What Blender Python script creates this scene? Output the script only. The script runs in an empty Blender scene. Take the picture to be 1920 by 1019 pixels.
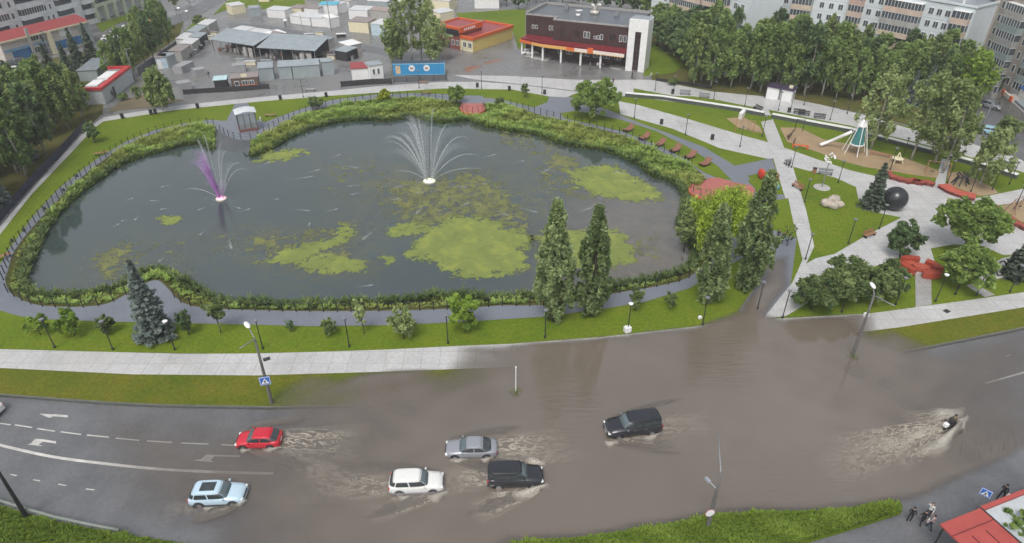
import bpy, bmesh, math, random
import numpy as np
from mathutils import Vector, Matrix, geometry
random.seed(7); rng = np.random.default_rng(7)
sc = bpy.context.scene; col = sc.collection
R = math.radians; PI = math.pi

# ---------------------------------------------------------------- camera (calibrated: 46 m up, 33 deg down)
CAMH, PITCH, FPX = 46.0, R(33), 1250.0
cam = bpy.data.cameras.new('camera'); camo = bpy.data.objects.new('camera', cam); col.objects.link(camo)
camo.location = (0, 0, CAMH); camo.rotation_euler = (R(90) - PITCH, 0, 0)
cam.sensor_width = 36; cam.lens = 36 * FPX / 1920; cam.clip_end = 4000; cam.clip_start = 0.5
sc.camera = camo
FW = (math.cos(PITCH), -math.sin(PITCH)); UP = (math.sin(PITCH), math.cos(PITCH))
def G(x, y, z=0.0):
    """survey point: where the sight line through a photo point meets the level z"""
    u = (x - 960) / FPX; v = -(y - 509.5) / FPX
    dy = FW[0] + v * UP[0]; dz = FW[1] + v * UP[1]
    t = (z - CAMH) / dz
    return Vector((u * t, dy * t, z))
def GP(pts, z=0.0): return [G(x, y, z) for x, y in pts]
def hd(a, b):
    a = G(*a); b = G(*b); return math.atan2(b.y - a.y, b.x - a.x)

# ---------------------------------------------------------------- light
w = bpy.data.worlds.new('World'); sc.world = w; w.use_nodes = True
nt = w.node_tree; nt.nodes.clear()
sky = nt.nodes.new('ShaderNodeTexSky'); sky.sky_type = 'NISHITA'; sky.sun_disc = False
SUN_EL, SUN_AZ = 58, 200
sky.sun_elevation = R(SUN_EL); sky.sun_rotation = R(SUN_AZ); sky.dust_density = 4; sky.air_density = 1.2
hs = nt.nodes.new('ShaderNodeHueSaturation'); hs.inputs['Saturation'].default_value = 0.30
bg = nt.nodes.new('ShaderNodeBackground'); bg.inputs['Strength'].default_value = 0.13
wo = nt.nodes.new('ShaderNodeOutputWorld')
nt.links.new(sky.outputs[0], hs.inputs['Color']); nt.links.new(hs.outputs[0], bg.inputs[0]); nt.links.new(bg.outputs[0], wo.inputs[0])
sl = bpy.data.lights.new('sun', 'SUN'); sl.energy = 1.2; sl.angle = R(22); sl.color = (1, 0.965, 0.92)
so = bpy.data.objects.new('sun', sl); col.objects.link(so)
_d = Vector((math.sin(R(SUN_AZ)) * math.cos(R(SUN_EL)), math.cos(R(SUN_AZ)) * math.cos(R(SUN_EL)), math.sin(R(SUN_EL))))
so.rotation_euler = _d.to_track_quat('Z', 'Y').to_euler(); so.location = (0, 0, 120)
sc.view_settings.view_transform = 'Standard'; sc.view_settings.look = 'None'
sc.view_settings.exposure = 0.42; sc.view_settings.gamma = 1

# ---------------------------------------------------------------- materials
def newmat(name):
    m = bpy.data.materials.new(name); m.use_nodes = True
    n = m.node_tree; b = n.nodes['Principled BSDF']
    return m, n, b
def noise(n, scale, detail=4, rough=0.6, coord=None, dist=0.0):
    t = n.nodes.new('ShaderNodeTexNoise'); t.inputs['Scale'].default_value = scale
    t.inputs['Detail'].default_value = detail; t.inputs['Roughness'].default_value = rough; t.inputs['Distortion'].default_value = dist
    if coord is not None: n.links.new(coord, t.inputs['Vector'])
    return t
def ramp(n, fac, stops):
    r = n.nodes.new('ShaderNodeValToRGB'); e = r.color_ramp.elements
    while len(e) < len(stops): e.new(0.5)
    for k, (p, c) in enumerate(stops):
        e[k].position = p; e[k].color = (c, c, c, 1) if isinstance(c, (int, float)) else (c[0], c[1], c[2], 1)
    n.links.new(fac, r.inputs[0]); return r
def mixc(n, fac, a, b):
    m = n.nodes.new('ShaderNodeMix'); m.data_type = 'RGBA'
    if isinstance(fac, (int, float)): m.inputs[0].default_value = fac
    else: n.links.new(fac, m.inputs[0])
    for s, v in ((6, a), (7, b)):
        if isinstance(v, tuple): m.inputs[s].default_value = (v[0], v[1], v[2], 1)
        else: n.links.new(v, m.inputs[s])
    return m.outputs[2]
def mth(n, op, a, b=0.0, clamp=False):
    m = n.nodes.new('ShaderNodeMath'); m.operation = op; m.use_clamp = clamp
    for s, v in ((0, a), (1, b)):
        if isinstance(v, (int, float)): m.inputs[s].default_value = v
        else: n.links.new(v, m.inputs[s])
    return m.outputs[0]
def geo(n): return n.nodes.new('ShaderNodeNewGeometry').outputs['Position']
def objc(n): return n.nodes.new('ShaderNodeTexCoord').outputs['Object']
def attr(n, name):
    a = n.nodes.new('ShaderNodeAttribute'); a.attribute_name = name; return a
def bump(n, b, h, strength=0.3, dist=0.05):
    k = n.nodes.new('ShaderNodeBump'); k.inputs['Strength'].default_value = strength; k.inputs['Distance'].default_value = dist
    n.links.new(h, k.inputs['Height']); n.links.new(k.outputs[0], b.inputs['Normal'])
_mc = {}
def pm(name, c, rough=0.55, var=0.18, scale=1.5, metal=0.0, bmp=0.0, spec=None, world=False):
    """painted / cast / woven surface with mottling"""
    if name in _mc: return _mc[name]
    m, n, b = newmat(name); _mc[name] = m
    t = noise(n, scale, 5, 0.65, geo(n) if world else objc(n))
    lo = tuple(x * (1 - var) for x in c); hi = tuple(min(1, x * (1 + var)) for x in c)
    r = ramp(n, t.outputs[0], [(0.3, lo), (0.7, hi)])
    n.links.new(r.outputs[0], b.inputs['Base Color'])
    b.inputs['Roughness'].default_value = rough; b.inputs['Metallic'].default_value = metal
    if spec is not None: b.inputs['Specular IOR Level'].default_value = spec
    if bmp: bump(n, b, t.outputs[0], bmp)
    return m
def paint(name, c):
    if name in _mc: return _mc[name]
    m, n, b = newmat(name); _mc[name] = m
    t = noise(n, 3, 3, 0.5, objc(n)); r = ramp(n, t.outputs[0], [(0.3, tuple(x * 0.93 for x in c)), (0.7, c)])
    n.links.new(r.outputs[0], b.inputs['Base Color']); b.inputs['Roughness'].default_value = 0.28
    b.inputs['Coat Weight'].default_value = 0.6; b.inputs['Coat Roughness'].default_value = 0.08
    return m
def emis(name, c, s):
    m, n, b = newmat(name); b.inputs['Base Color'].default_value = (*c, 1)
    b.inputs['Emission Color'].default_value = (*c, 1); b.inputs['Emission Strength'].default_value = s
    return m
M = {}
M['black'] = pm('black_metal', (0.018, 0.02, 0.022), 0.45)
M['dark'] = pm('dark_plastic', (0.03, 0.03, 0.033), 0.6)
M['tyre'] = pm('rubber', (0.015, 0.015, 0.016), 0.8)
M['rim'] = pm('alloy', (0.35, 0.36, 0.37), 0.35, metal=0.7)
M['glass'] = pm('car_glass', (0.02, 0.026, 0.03), 0.06, 0.1, spec=0.9)
M['screen'] = pm('windscreen_glass', (0.09, 0.12, 0.13), 0.06, 0.1, spec=0.9)
M['wglass'] = pm('window_glass', (0.07, 0.085, 0.10), 0.1, 0.45, 0.35, spec=0.7)
M['grey_metal'] = pm('galvanised_metal', (0.25, 0.26, 0.27), 0.5, metal=0.3)
M['pole'] = pm('concrete_pole', (0.12, 0.115, 0.11), 0.7)
M['white'] = pm('white_paint', (0.72, 0.72, 0.71), 0.45, 0.08)
M['cream'] = pm('cream_paint', (0.68, 0.62, 0.44), 0.6, 0.1)
M['redroof'] = pm('red_roof', (0.27, 0.05, 0.05), 0.45, 0.12, 0.6)
M['grey_wall'] = pm('grey_panel', (0.3, 0.34, 0.35), 0.55, 0.12, 0.8)
M['concrete'] = pm('concrete', (0.36, 0.35, 0.33), 0.75, 0.15, 0.8)
M['roofgrey'] = pm('grey_roofing', (0.22, 0.25, 0.27), 0.35, 0.2, 0.5)
M['wood'] = pm('oiled_wood', (0.3, 0.15, 0.085), 0.55, 0.25, 4)
M['deckred'] = pm('red_deck', (0.36, 0.115, 0.095), 0.6, 0.12, 0.8)
M['orange'] = pm('orange_paint', (0.6, 0.115, 0.03), 0.45, 0.12)
M['skin'] = pm('skin', (0.55, 0.34, 0.26), 0.5, 0.05)

def wetmat(name, c, r0=0.2, r1=0.6, var=0.2, sc1=0.25, joints=None, stain=None):
    """hard ground still wet from the rain: mottled, with shiny and dull patches; optional slab joints"""
    m, n, b = newmat(name); g = geo(n)
    t = noise(n, sc1, 6, 0.65, g); t2 = noise(n, sc1 * 14, 4, 0.7, g)
    base = ramp(n, t.outputs[0], [(0.28, tuple(x * (1 - var) for x in c)), (0.72, tuple(x * (1 + var) for x in c))]).outputs[0]
    fine = ramp(n, t2.outputs[0], [(0.3, 0.82), (0.7, 1.12)]).outputs[0]
    mx = n.nodes.new('ShaderNodeMix'); mx.data_type = 'RGBA'; mx.blend_type = 'MULTIPLY'; mx.inputs[0].default_value = 1
    n.links.new(base, mx.inputs[6]); n.links.new(fine, mx.inputs[7]); out = mx.outputs[2]
    if joints:
        br = n.nodes.new('ShaderNodeTexBrick'); br.inputs['Scale'].default_value = 1
        br.inputs['Brick Width'].default_value = joints; br.inputs['Row Height'].default_value = joints
        br.inputs['Mortar Size'].default_value = 0.035; br.offset = 0
        br.inputs['Color1'].default_value = (1, 1, 1, 1); br.inputs['Color2'].default_value = (0.93, 0.93, 0.93, 1)
        br.inputs['Mortar'].default_value = (0.66, 0.66, 0.64, 1)
        n.links.new(g, br.inputs['Vector'])
        m2 = n.nodes.new('ShaderNodeMix'); m2.data_type = 'RGBA'; m2.blend_type = 'MULTIPLY'; m2.inputs[0].default_value = 1
        n.links.new(out, m2.inputs[6]); n.links.new(br.outputs[0], m2.inputs[7]); out = m2.outputs[2]
    if stain:
        t3 = noise(n, 0.12, 5, 0.7, g, 0.6)
        out = mixc(n, ramp(n, t3.outputs[0], [(0.5, 0.0), (0.68, 0.55)]).outputs[0], out, stain)
    n.links.new(out, b.inputs['Base Color'])
    n.links.new(ramp(n, t.outputs[0], [(0.35, r0), (0.65, r1)]).outputs[0], b.inputs['Roughness'])
    return m
M['asphalt'] = wetmat('wet_asphalt', (0.125, 0.128, 0.135), 0.32, 0.6)
M['lot'] = wetmat('lot_asphalt', (0.165, 0.165, 0.165), 0.16, 0.55, 0.25, 0.09, stain=(0.17, 0.155, 0.13))
M['path'] = wetmat('path_asphalt', (0.155, 0.17, 0.2), 0.3, 0.55, 0.1)
M['slab'] = wetmat('white_slabs', (0.47, 0.468, 0.465), 0.25, 0.6, 0.1, 0.2, joints=1.9, stain=(0.36, 0.35, 0.335))
M['slab2'] = wetmat('concrete_strip', (0.34, 0.335, 0.325), 0.3, 0.6, 0.08, 0.2, joints=1.2)
M['line'] = wetmat('road_paint', (0.5, 0.49, 0.46), 0.4, 0.6, 0.25, 0.8)
M['sand'] = wetmat('wet_sand', (0.3, 0.215, 0.125), 0.6, 0.8, 0.2, 0.3)
M['earth'] = wetmat('earth', (0.13, 0.105, 0.06), 0.7, 0.9, 0.3, 0.2)

def grassmat(name, a, b2, c, patch=0.09):
    m, n, b = newmat(name); g = geo(n)
    t = noise(n, patch, 5, 0.65, g); t2 = noise(n, 2.6, 6, 0.8, g); t3 = noise(n, 0.5, 4, 0.7, g)
    c1 = ramp(n, t.outputs[0], [(0.3, a), (0.68, b2)]).outputs[0]
    c1 = mixc(n, ramp(n, t3.outputs[0], [(0.45, 0.0), (0.75, 0.6)]).outputs[0], c1, c)
    f = ramp(n, t2.outputs[0], [(0.25, 0.5), (0.75, 1.45)]).outputs[0]
    mx = n.nodes.new('ShaderNodeMix'); mx.data_type = 'RGBA'; mx.blend_type = 'MULTIPLY'; mx.inputs[0].default_value = 1
    n.links.new(c1, mx.inputs[6]); n.links.new(f, mx.inputs[7]); n.links.new(mx.outputs[2], b.inputs['Base Color'])
    b.inputs['Roughness'].default_value = 0.9; b.inputs['Specular IOR Level'].default_value = 0.15
    bump(n, b, t2.outputs[0], 0.5, 0.12)
    return m
M['grass'] = grassmat('lawn_grass', (0.078, 0.132, 0.008), (0.128, 0.182, 0.012), (0.165, 0.178, 0.016))
M['verge'] = grassmat('verge_grass', (0.07, 0.105, 0.008), (0.125, 0.13, 0.012), (0.155, 0.13, 0.018), 0.16)
M['forest_floor'] = grassmat('forest_floor', (0.06, 0.075, 0.018), (0.12, 0.105, 0.03), (0.075, 0.055, 0.022), 0.12)

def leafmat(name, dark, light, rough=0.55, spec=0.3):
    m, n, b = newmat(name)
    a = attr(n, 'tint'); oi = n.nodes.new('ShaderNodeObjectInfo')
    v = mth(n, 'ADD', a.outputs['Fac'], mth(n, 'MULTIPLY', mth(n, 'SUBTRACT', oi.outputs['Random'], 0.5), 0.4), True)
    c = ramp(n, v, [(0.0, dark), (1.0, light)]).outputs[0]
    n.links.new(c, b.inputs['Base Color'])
    b.inputs['Roughness'].default_value = rough; b.inputs['Specular IOR Level'].default_value = spec
    tr = n.nodes.new('ShaderNodeBsdfTranslucent'); n.links.new(c, tr.inputs[0])
    ms = n.nodes.new('ShaderNodeMixShader'); ms.inputs[0].default_value = 0.5
    n.links.new(b.outputs[0], ms.inputs[1]); n.links.new(tr.outputs[0], ms.inputs[2])
    n.links.new(ms.outputs[0], n.nodes['Material Output'].inputs[0])
    return m
M['l_poplar'] = leafmat('poplar_leaf', (0.11, 0.17, 0.055), (0.44, 0.54, 0.25))
M['l_birch'] = leafmat('birch_leaf', (0.13, 0.19, 0.055), (0.42, 0.52, 0.19))
M['l_forest'] = leafmat('forest_leaf', (0.11, 0.18, 0.05), (0.38, 0.51, 0.17))
M['l_dark'] = leafmat('dark_leaf', (0.07, 0.125, 0.05), (0.26, 0.37, 0.15))
M['l_spruce'] = leafmat('blue_spruce_needle', (0.095, 0.128, 0.115), (0.324, 0.392, 0.358))
M['l_dspruce'] = leafmat('spruce_needle', (0.06, 0.085, 0.06), (0.2, 0.25, 0.18))
M['l_willow'] = leafmat('willow_leaf', (0.22, 0.33, 0.025), (0.55, 0.68, 0.1))
M['l_lime'] = leafmat('lime_green_leaf', (0.117, 0.202, 0.023), (0.325, 0.468, 0.072))
M['l_bush'] = leafmat('bush_leaf', (0.08, 0.135, 0.04), (0.3, 0.38, 0.14))
M['l_round'] = leafmat('park_tree_leaf', (0.1, 0.18, 0.035), (0.34, 0.46, 0.12))
M['l_pale'] = leafmat('pale_willow_leaf', (0.2, 0.27, 0.09), (0.5, 0.58, 0.26))
M['l_yellow'] = leafmat('yellow_leaf', (0.28, 0.34, 0.015), (0.55, 0.6, 0.04))
M['l_reed'] = leafmat('reed_blade', (0.19, 0.26, 0.045), (0.48, 0.54, 0.15))
M['l_grass'] = leafmat('long_grass_blade', (0.098, 0.176, 0.016), (0.286, 0.390, 0.052))
M['l_bank'] = leafmat('bank_shrub_leaf', (0.15, 0.24, 0.05), (0.42, 0.56, 0.14))
M['bark'] = pm('bark', (0.06, 0.048, 0.036), 0.85, 0.35, 3)
M['birchbark'] = pm('birch_bark', (0.34, 0.33, 0.28), 0.8, 0.45, 3)

# ---------------------------------------------------------------- object helpers
def tag(o, label=None, cat=None, group=None, kind=None):
    if label: o['label'] = label
    if cat: o['category'] = cat
    if group: o['group'] = group
    if kind: o['kind'] = kind
    return o
def thing(name, label, cat, loc=(0, 0, 0), rz=0.0, group=None, s=1.0):
    o = bpy.data.objects.new(name, None); col.objects.link(o); o.empty_display_size = 0.3
    o.location = loc; o.rotation_euler = (0, 0, rz); o.scale = (s, s, s)
    return tag(o, label, cat, group)
KIDS = {}
def link(name, me, parent=None):
    o = bpy.data.objects.new(name, me); col.objects.link(o)
    if parent is not None:
        o.parent = parent; KIDS.setdefault(parent.name, []).append(o)
    return o
def copy_tree(o, loc=None, rz=None, label=None, group=None, parent=None, s=None):
    c = o.copy(); col.objects.link(c)
    if parent is not None:
        c.parent = parent; KIDS.setdefault(parent.name, []).append(c)
    if loc is not None: c.location = loc
    if rz is not None: c.rotation_euler = (0, 0, rz)
    if s is not None: c.scale = (s, s, s) if isinstance(s, (int, float)) else s
    if label: c['label'] = label
    if group: c['group'] = group
    for ch in KIDS.get(o.name, []): copy_tree(ch, parent=c)
    return c

class MB:
    def __init__(self): self.v = []; self.f = []; self.mi = []; self.m = 0
    def add(self, vs, fs):
        o = len(self.v); self.v += [tuple(p) for p in vs]
        for f in fs: self.f.append(tuple(i + o for i in f)); self.mi.append(self.m)
        return self
    def box(self, c, s, rz=0.0, taper=1.0, rx=0.0):
        x, y, z = s[0] / 2, s[1] / 2, s[2] / 2; ca, sa = math.cos(rz), math.sin(rz); vs = []
        for k, (a, b, d) in enumerate(((-1, -1, -1), (1, -1, -1), (1, 1, -1), (-1, 1, -1), (-1, -1, 1), (1, -1, 1), (1, 1, 1), (-1, 1, 1))):
            t = taper if d > 0 else 1.0; p = [a * x * t, b * y * t, d * z]
            if rx:
                cy, sy = math.cos(rx), math.sin(rx); p[1], p[2] = p[1] * cy - p[2] * sy, p[1] * sy + p[2] * cy
            vs.append((c[0] + p[0] * ca - p[1] * sa, c[1] + p[0] * sa + p[1] * ca, c[2] + p[2]))
        return self.add(vs, [(3, 2, 1, 0), (4, 5, 6, 7), (0, 1, 5, 4), (1, 2, 6, 5), (2, 3, 7, 6), (3, 0, 4, 7)])
    def bx(self, x0, x1, y0, y1, z0, z1): return self.box(((x0 + x1) / 2, (y0 + y1) / 2, (z0 + z1) / 2), (x1 - x0, y1 - y0, z1 - z0))
    def prism(self, pts, z0, z1):
        n = len(pts)
        a = sum(pts[i][0] * pts[(i + 1) % n][1] - pts[(i + 1) % n][0] * pts[i][1] for i in range(n))
        if a < 0: pts = list(pts)[::-1]
        vs = [(p[0], p[1], z0) for p in pts] + [(p[0], p[1], z1) for p in pts]
        return self.add(vs, [tuple(range(n - 1, -1, -1)), tuple(range(n, 2 * n))] + [(i, (i + 1) % n, n + (i + 1) % n, n + i) for i in range(n)])
    def tube(self, path, rad, n=8, cap=True):
        path = [Vector(p) for p in path]; rs = rad if isinstance(rad, (list, tuple)) else [rad] * len(path)
        vs = []; fs = []; ref = Vector((0.31, 0.17, 0.93))
        for i, p in enumerate(path):
            d = (path[min(i + 1, len(path) - 1)] - path[max(i - 1, 0)]).normalized()
            u = d.cross(ref)
            if u.length < 1e-3: u = d.cross(Vector((1, 0, 0)))
            u.normalize(); v = d.cross(u)
            for k in range(n):
                a = 2 * PI * k / n; vs.append(p + (u * math.cos(a) + v * math.sin(a)) * rs[i])
        for i in range(len(path) - 1):
            for k in range(n):
                fs.append((i * n + k, i * n + (k + 1) % n, (i + 1) * n + (k + 1) % n, (i + 1) * n + k))
        if cap: fs += [tuple(range(n - 1, -1, -1)), tuple(range((len(path) - 1) * n, len(path) * n))]
        return self.add(vs, fs)
    def lathe(self, prof, c=(0, 0, 0), n=20, sx=1, sy=1):
        vs = []; fs = []
        for r, z in prof:
            for k in range(n):
                a = 2 * PI * k / n; vs.append((c[0] + r * sx * math.cos(a), c[1] + r * sy * math.sin(a), c[2] + z))
        for i in range(len(prof) - 1):
            for k in range(n): fs.append((i * n + k, i * n + (k + 1) % n, (i + 1) * n + (k + 1) % n, (i + 1) * n + k))
        fs += [tuple(range(n - 1, -1, -1)), tuple(range((len(prof) - 1) * n, len(prof) * n))]
        return self.add(vs, fs)
    def sphere(self, c, r, n=16, m=9, s=(1, 1, 1), jit=0.0):
        vs = []; fs = []
        for i in range(m + 1):
            t = PI * i / m
            for k in range(n):
                a = 2 * PI * k / n; q = r * (1 + random.uniform(-jit, jit))
                vs.append((c[0] + q * s[0] * math.sin(t) * math.cos(a), c[1] + q * s[1] * math.sin(t) * math.sin(a), c[2] - q * s[2] * math.cos(t)))
        for i in range(m):
            for k in range(n): fs.append((i * n + k, i * n + (k + 1) % n, (i + 1) * n + (k + 1) % n, (i + 1) * n + k))
        return self.add(vs, fs)
    def quad(self, a, b, c, d): return self.add([a, b, c, d], [(0, 1, 2, 3)])
    def mesh(self, name, mats, smooth=False, bev=0.0):
        me = bpy.data.meshes.new(name); me.from_pydata(self.v, [], self.f)
        for m in (mats if isinstance(mats, (list, tuple)) else [mats]): me.materials.append(m)
        if any(self.mi): me.polygons.foreach_set('material_index', self.mi)
        if smooth: me.polygons.foreach_set('use_smooth', [True] * len(self.f))
        me.update(); return me
    def build(self, name, mats, parent=None, smooth=False, bev=0.0):
        o = link(name, self.mesh(name, mats, smooth), parent)
        if bev:
            b = o.modifiers.new('bevel', 'BEVEL'); b.width = bev; b.segments = 2; b.limit_method = 'ANGLE'
        return o
def raw(name, v, f, mats, parent=None, tint=None, tname='tint', smooth=False):
    """numpy verts (N,3) and quads (K,4)"""
    me = bpy.data.meshes.new(name); nv, nf, k = len(v), len(f), f.shape[1]
    me.vertices.add(nv); me.vertices.foreach_set('co', np.asarray(v, np.float32).ravel())
    me.loops.add(nf * k); me.loops.foreach_set('vertex_index', np.asarray(f, np.int32).ravel())
    me.polygons.add(nf); me.polygons.foreach_set('loop_start', np.arange(0, nf * k, k, dtype=np.int32))
    me.polygons.foreach_set('loop_total', np.full(nf, k, np.int32))
    for m in (mats if isinstance(mats, (list, tuple)) else [mats]): me.materials.append(m)
    if tint is not None:
        a = me.attributes.new(tname, 'FLOAT', 'POINT'); a.data.foreach_set('value', np.asarray(tint, np.float32))
    if smooth: me.polygons.foreach_set('use_smooth', [True] * nf)
    me.update(); me.validate()
    return link(name, me, parent)
def inpoly(px, py, poly):
    px = np.asarray(px, float); py = np.asarray(py, float); ins = np.zeros(px.shape, bool); n = len(poly)
    for i in range(n):
        x0, y0 = poly[i][0], poly[i][1]; x1, y1 = poly[(i + 1) % n][0], poly[(i + 1) % n][1]
        c = ((y0 > py) != (y1 > py)) & (px < (x1 - x0) * (py - y0) / (y1 - y0 + 1e-12) + x0)
        ins ^= c
    return ins
def segdist(px, py, a, b):
    ax, ay = a[0], a[1]; dx, dy = b[0] - ax, b[1] - ay; L = dx * dx + dy * dy + 1e-9
    t = np.clip(((px - ax) * dx + (py - ay) * dy) / L, 0, 1)
    return np.hypot(px - ax - t * dx, py - ay - t * dy)
def polydist(px, py, poly):
    d = np.full(np.shape(px), 1e9)
    for i in range(len(poly)): d = np.minimum(d, segdist(px, py, poly[i], poly[(i + 1) % len(poly)]))
    return d
def spline(pts, n=6, closed=False):
    """Catmull-Rom through 2-D points"""
    P = [Vector((p[0], p[1])) for p in pts]; out = []; N = len(P)
    for i in range(N if closed else N - 1):
        if closed: a, b, c, d = P[(i - 1) % N], P[i], P[(i + 1) % N], P[(i + 2) % N]
        else: a, b, c, d = P[max(i - 1, 0)], P[i], P[i + 1], P[min(i + 2, N - 1)]
        for k in range(n):
            t = k / n
            out.append(0.5 * ((2 * b) + (c - a) * t + (2 * a - 5 * b + 4 * c - d) * t * t + (3 * b - a - 3 * c + d) * t ** 3))
    if not closed: out.append(P[-1])
    return out
def cdt(loops, keep):
    vs = []; es = []; src = []
    for li, lp in enumerate(loops):
        o = len(vs); n = len(lp)
        vs += [Vector((p[0], p[1])) for p in lp]; es += [(o + i, o + (i + 1) % n) for i in range(n)]; src += [li] * n
    r = geometry.delaunay_2d_cdt(vs, es, [], 0, 1e-4)
    ov, fs, orig = r[0], r[2], r[3]; tri = []
    for f in fs:
        cx = sum(ov[i][0] for i in f) / len(f); cy = sum(ov[i][1] for i in f) / len(f)
        if keep(cx, cy): tri.append(tuple(f))
    lid = [src[o[0]] if o else 0 for o in orig]
    return ov, tri, lid
def sheet(name, loops, keep, z, m, kind='structure', skirt=None):
    ov, tri, lid = cdt(loops, keep)
    vs = [(p[0], p[1], z(lid[i]) if callable(z) else z) for i, p in enumerate(ov)]
    me = bpy.data.meshes.new(name); me.from_pydata(vs, [], tri); me.materials.append(m); me.update()
    o = link(name, me); o['kind'] = kind
    return o
def slab(name, pts, z, m, thick=0.08, kind='structure', zp=None):
    """flat piece of ground with its own edge"""
    P = GP(pts, z if zp is None else zp); mb = MB(); mb.prism([(p.x, p.y) for p in P], z - thick, z)
    o = mb.build(name, m); o['kind'] = kind
    return o
# ================================================================ SETTING: ground, road, lawns, paths, pond, flood
F_PX = [(10, 525), (14, 510), (25, 475), (46, 445), (72, 415), (120, 364), (155, 332), (190, 304), (225, 281), (270, 258), (325, 241), (372, 234), (400, 236),
        (412, 248), (440, 262), (470, 263), (497, 251), (555, 219), (620, 199), (710, 187), (780, 183), (855, 191), (930, 196), (960, 199), (1020, 218),
        (1095, 236), (1165, 253), (1235, 284), (1295, 311), (1322, 334), (1318, 352), (1312, 380), (1322, 430), (1330, 480), (1290, 521), (1222, 539),
        (1160, 549), (1085, 566), (1010, 573), (942, 573), (890, 577), (805, 581), (730, 583), (600, 584), (475, 582), (390, 578), (350, 571), (330, 558),
        (312, 538), (296, 526), (276, 530), (258, 540), (230, 556), (200, 570), (165, 575), (125, 576), (75, 573), (45, 564), (18, 548)]
W_PX = [(52, 520), (60, 500), (72, 470), (95, 425), (120, 395), (150, 365), (180, 343), (215, 319), (265, 297), (312, 283), (350, 273), (380, 272), (400, 282),
        (425, 288), (448, 287), (462, 296), (490, 290), (545, 261), (587, 243), (655, 228), (730, 228), (770, 222), (830, 232), (880, 227), (905, 238), (955, 247), (1010, 255),
        (1060, 274), (1120, 282), (1165, 296), (1200, 314), (1225, 333), (1255, 343), (1272, 355), (1280, 377), (1276, 405), (1270, 422), (1284, 450),
        (1296, 475), (1285, 503), (1235, 519), (1170, 533), (1085, 546), (1000, 553), (930, 557), (850, 553), (800, 556), (760, 562), (640, 567), (560, 571),
        (480, 568), (420, 563), (385, 547), (345, 524), (318, 508), (296, 504), (268, 512), (246, 524), (220, 538), (160, 550), (110, 553), (75, 550), (58, 540)]
PZ = -0.62
FW_ = [(p.x, p.y) for p in spline([(q.x, q.y) for q in GP(F_PX, 0)], 3, True)]
WW_ = [(p.x, p.y) for p in spline([(q.x, q.y) for q in GP(W_PX, PZ)], 3, True)]
ROAD_TOP = [(-260, 722), (0, 740), (200, 755), (300, 760), (510, 764), (700, 760), (967, 737), (1300, 705), (1598, 672), (1720, 655), (1915, 616), (2150, 566)]
ROAD = ROAD_TOP + [(2150, 1180), (1500, 1300), (500, 1300), (-260, 1180)]
RW_ = [(p.x, p.y) for p in GP(ROAD, 0)]
RZ = -0.2
big = [(-900, 5), (900, 5), (900, 1500), (-900, 1500)]
rx = [p[0] for p in RW_]
def keep_g(x, y): return not bool(inpoly([x], [y], FW_)[0]) and not bool(inpoly([x], [y], RW_)[0])
sheet('ground', [big, FW_, RW_], keep_g, -0.02, M['lot'])
# road bed with kerb face
mb = MB(); rl = [(p.x, p.y) for p in GP(ROAD, 0)]
mb.prism(rl, RZ - 0.2, RZ); o = mb.build('road', M['asphalt']); o['kind'] = 'structure'
mb = MB(); top = GP(ROAD_TOP, 0)
for a, b in zip(top, top[1:]):
    d = (b - a); L = d.length; mb.box(((a.x + b.x) / 2, (a.y + b.y) / 2 - 0.07, -0.09), (L, 0.15, 0.26), math.atan2(d.y, d.x))
o = mb.build('kerb', pm('kerb_grey', (.085, .09, .08), .7)); o['kind'] = 'structure'

# the park lawn, one sheet round the pond
LAWN = [(-260, 590), (-90, 515), (0, 425), (60, 358), (160, 252), (195, 224), (325, 203), (480, 187), (630, 174), (830, 160), (960, 162), (1060, 174), (1200, 160), (1340, 174),
        (1485, 187), (1625, 217), (1800, 264), (1915, 299), (2150, 368), (2150, 512), (1915, 551), (1632, 590), (1470, 598), (1380, 600), (1300, 618), (1130, 634),
        (960, 647), (720, 658), (480, 665), (0, 657), (-260, 640)]
LW_ = [(p.x, p.y) for p in GP(LAWN, 0)]
sheet('lawn', [LW_, FW_], lambda x, y: bool(inpoly([x], [y], LW_)[0]) and not bool(inpoly([x], [y], FW_)[0]), 0.0, M['grass'])
slab('verge', [(-260, 672), (0, 689), (250, 701), (480, 703), (720, 696), (960, 687), (1130, 675), (1300, 659), (1480, 639), (1620, 621), (1915, 576), (2150, 540)] + [(x, y - 2) for x, y in ROAD_TOP[::-1]], 0.0, M['verge'], 0.06)
slab('near_verge', [(880, 1024), (960, 1017), (1085, 1008), (1260, 982), (1360, 963), (1440, 959), (1565, 957), (1640, 946), (1685, 940), (1692, 950), (1689, 962), (1615, 986), (1515, 1016), (1440, 1050), (880, 1120)], 0.0, M['grass'], 0.25)
slab('roadside_verge', [(-260, 890), (0, 948), (100, 977), (230, 1002), (330, 1017), (430, 1034), (430, 1200), (-260, 1200)], 0.0, M['grass'], 0.25)
slab('wood_floor', [(1216, 60), (1222, 150), (1335, 172), (1485, 185), (1625, 214), (1790, 258), (1850, 250), (1830, 190), (1790, 120), (1600, 70), (1400, 40), (1230, 10)], 0.02, M['forest_floor'])
slab('lawn', [(1212, 84), (1222, 80), (1245, 95), (1285, 122), (1262, 137), (1206, 143)], 0.05, M['grass'])
slab('wood_floor', [(-420, 640), (-90, 500), (0, 415), (60, 348), (155, 245), (192, 214), (196, 165), (230, 140), (335, 70), (345, 40), (300, 60), (215, 92), (195, 66), (170, 95), (20, 125), (-400, 280)], 0.02, M['forest_floor'])
slab('lawn', [(180, 45), (245, 25), (262, 32), (225, 42), (190, 60)], 0.06, M['grass'])
slab('lawn', [(325, 80), (360, 45), (385, 32), (395, 42), (340, 92), (260, 140), (270, 120)], 0.06, M['grass'])
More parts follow.
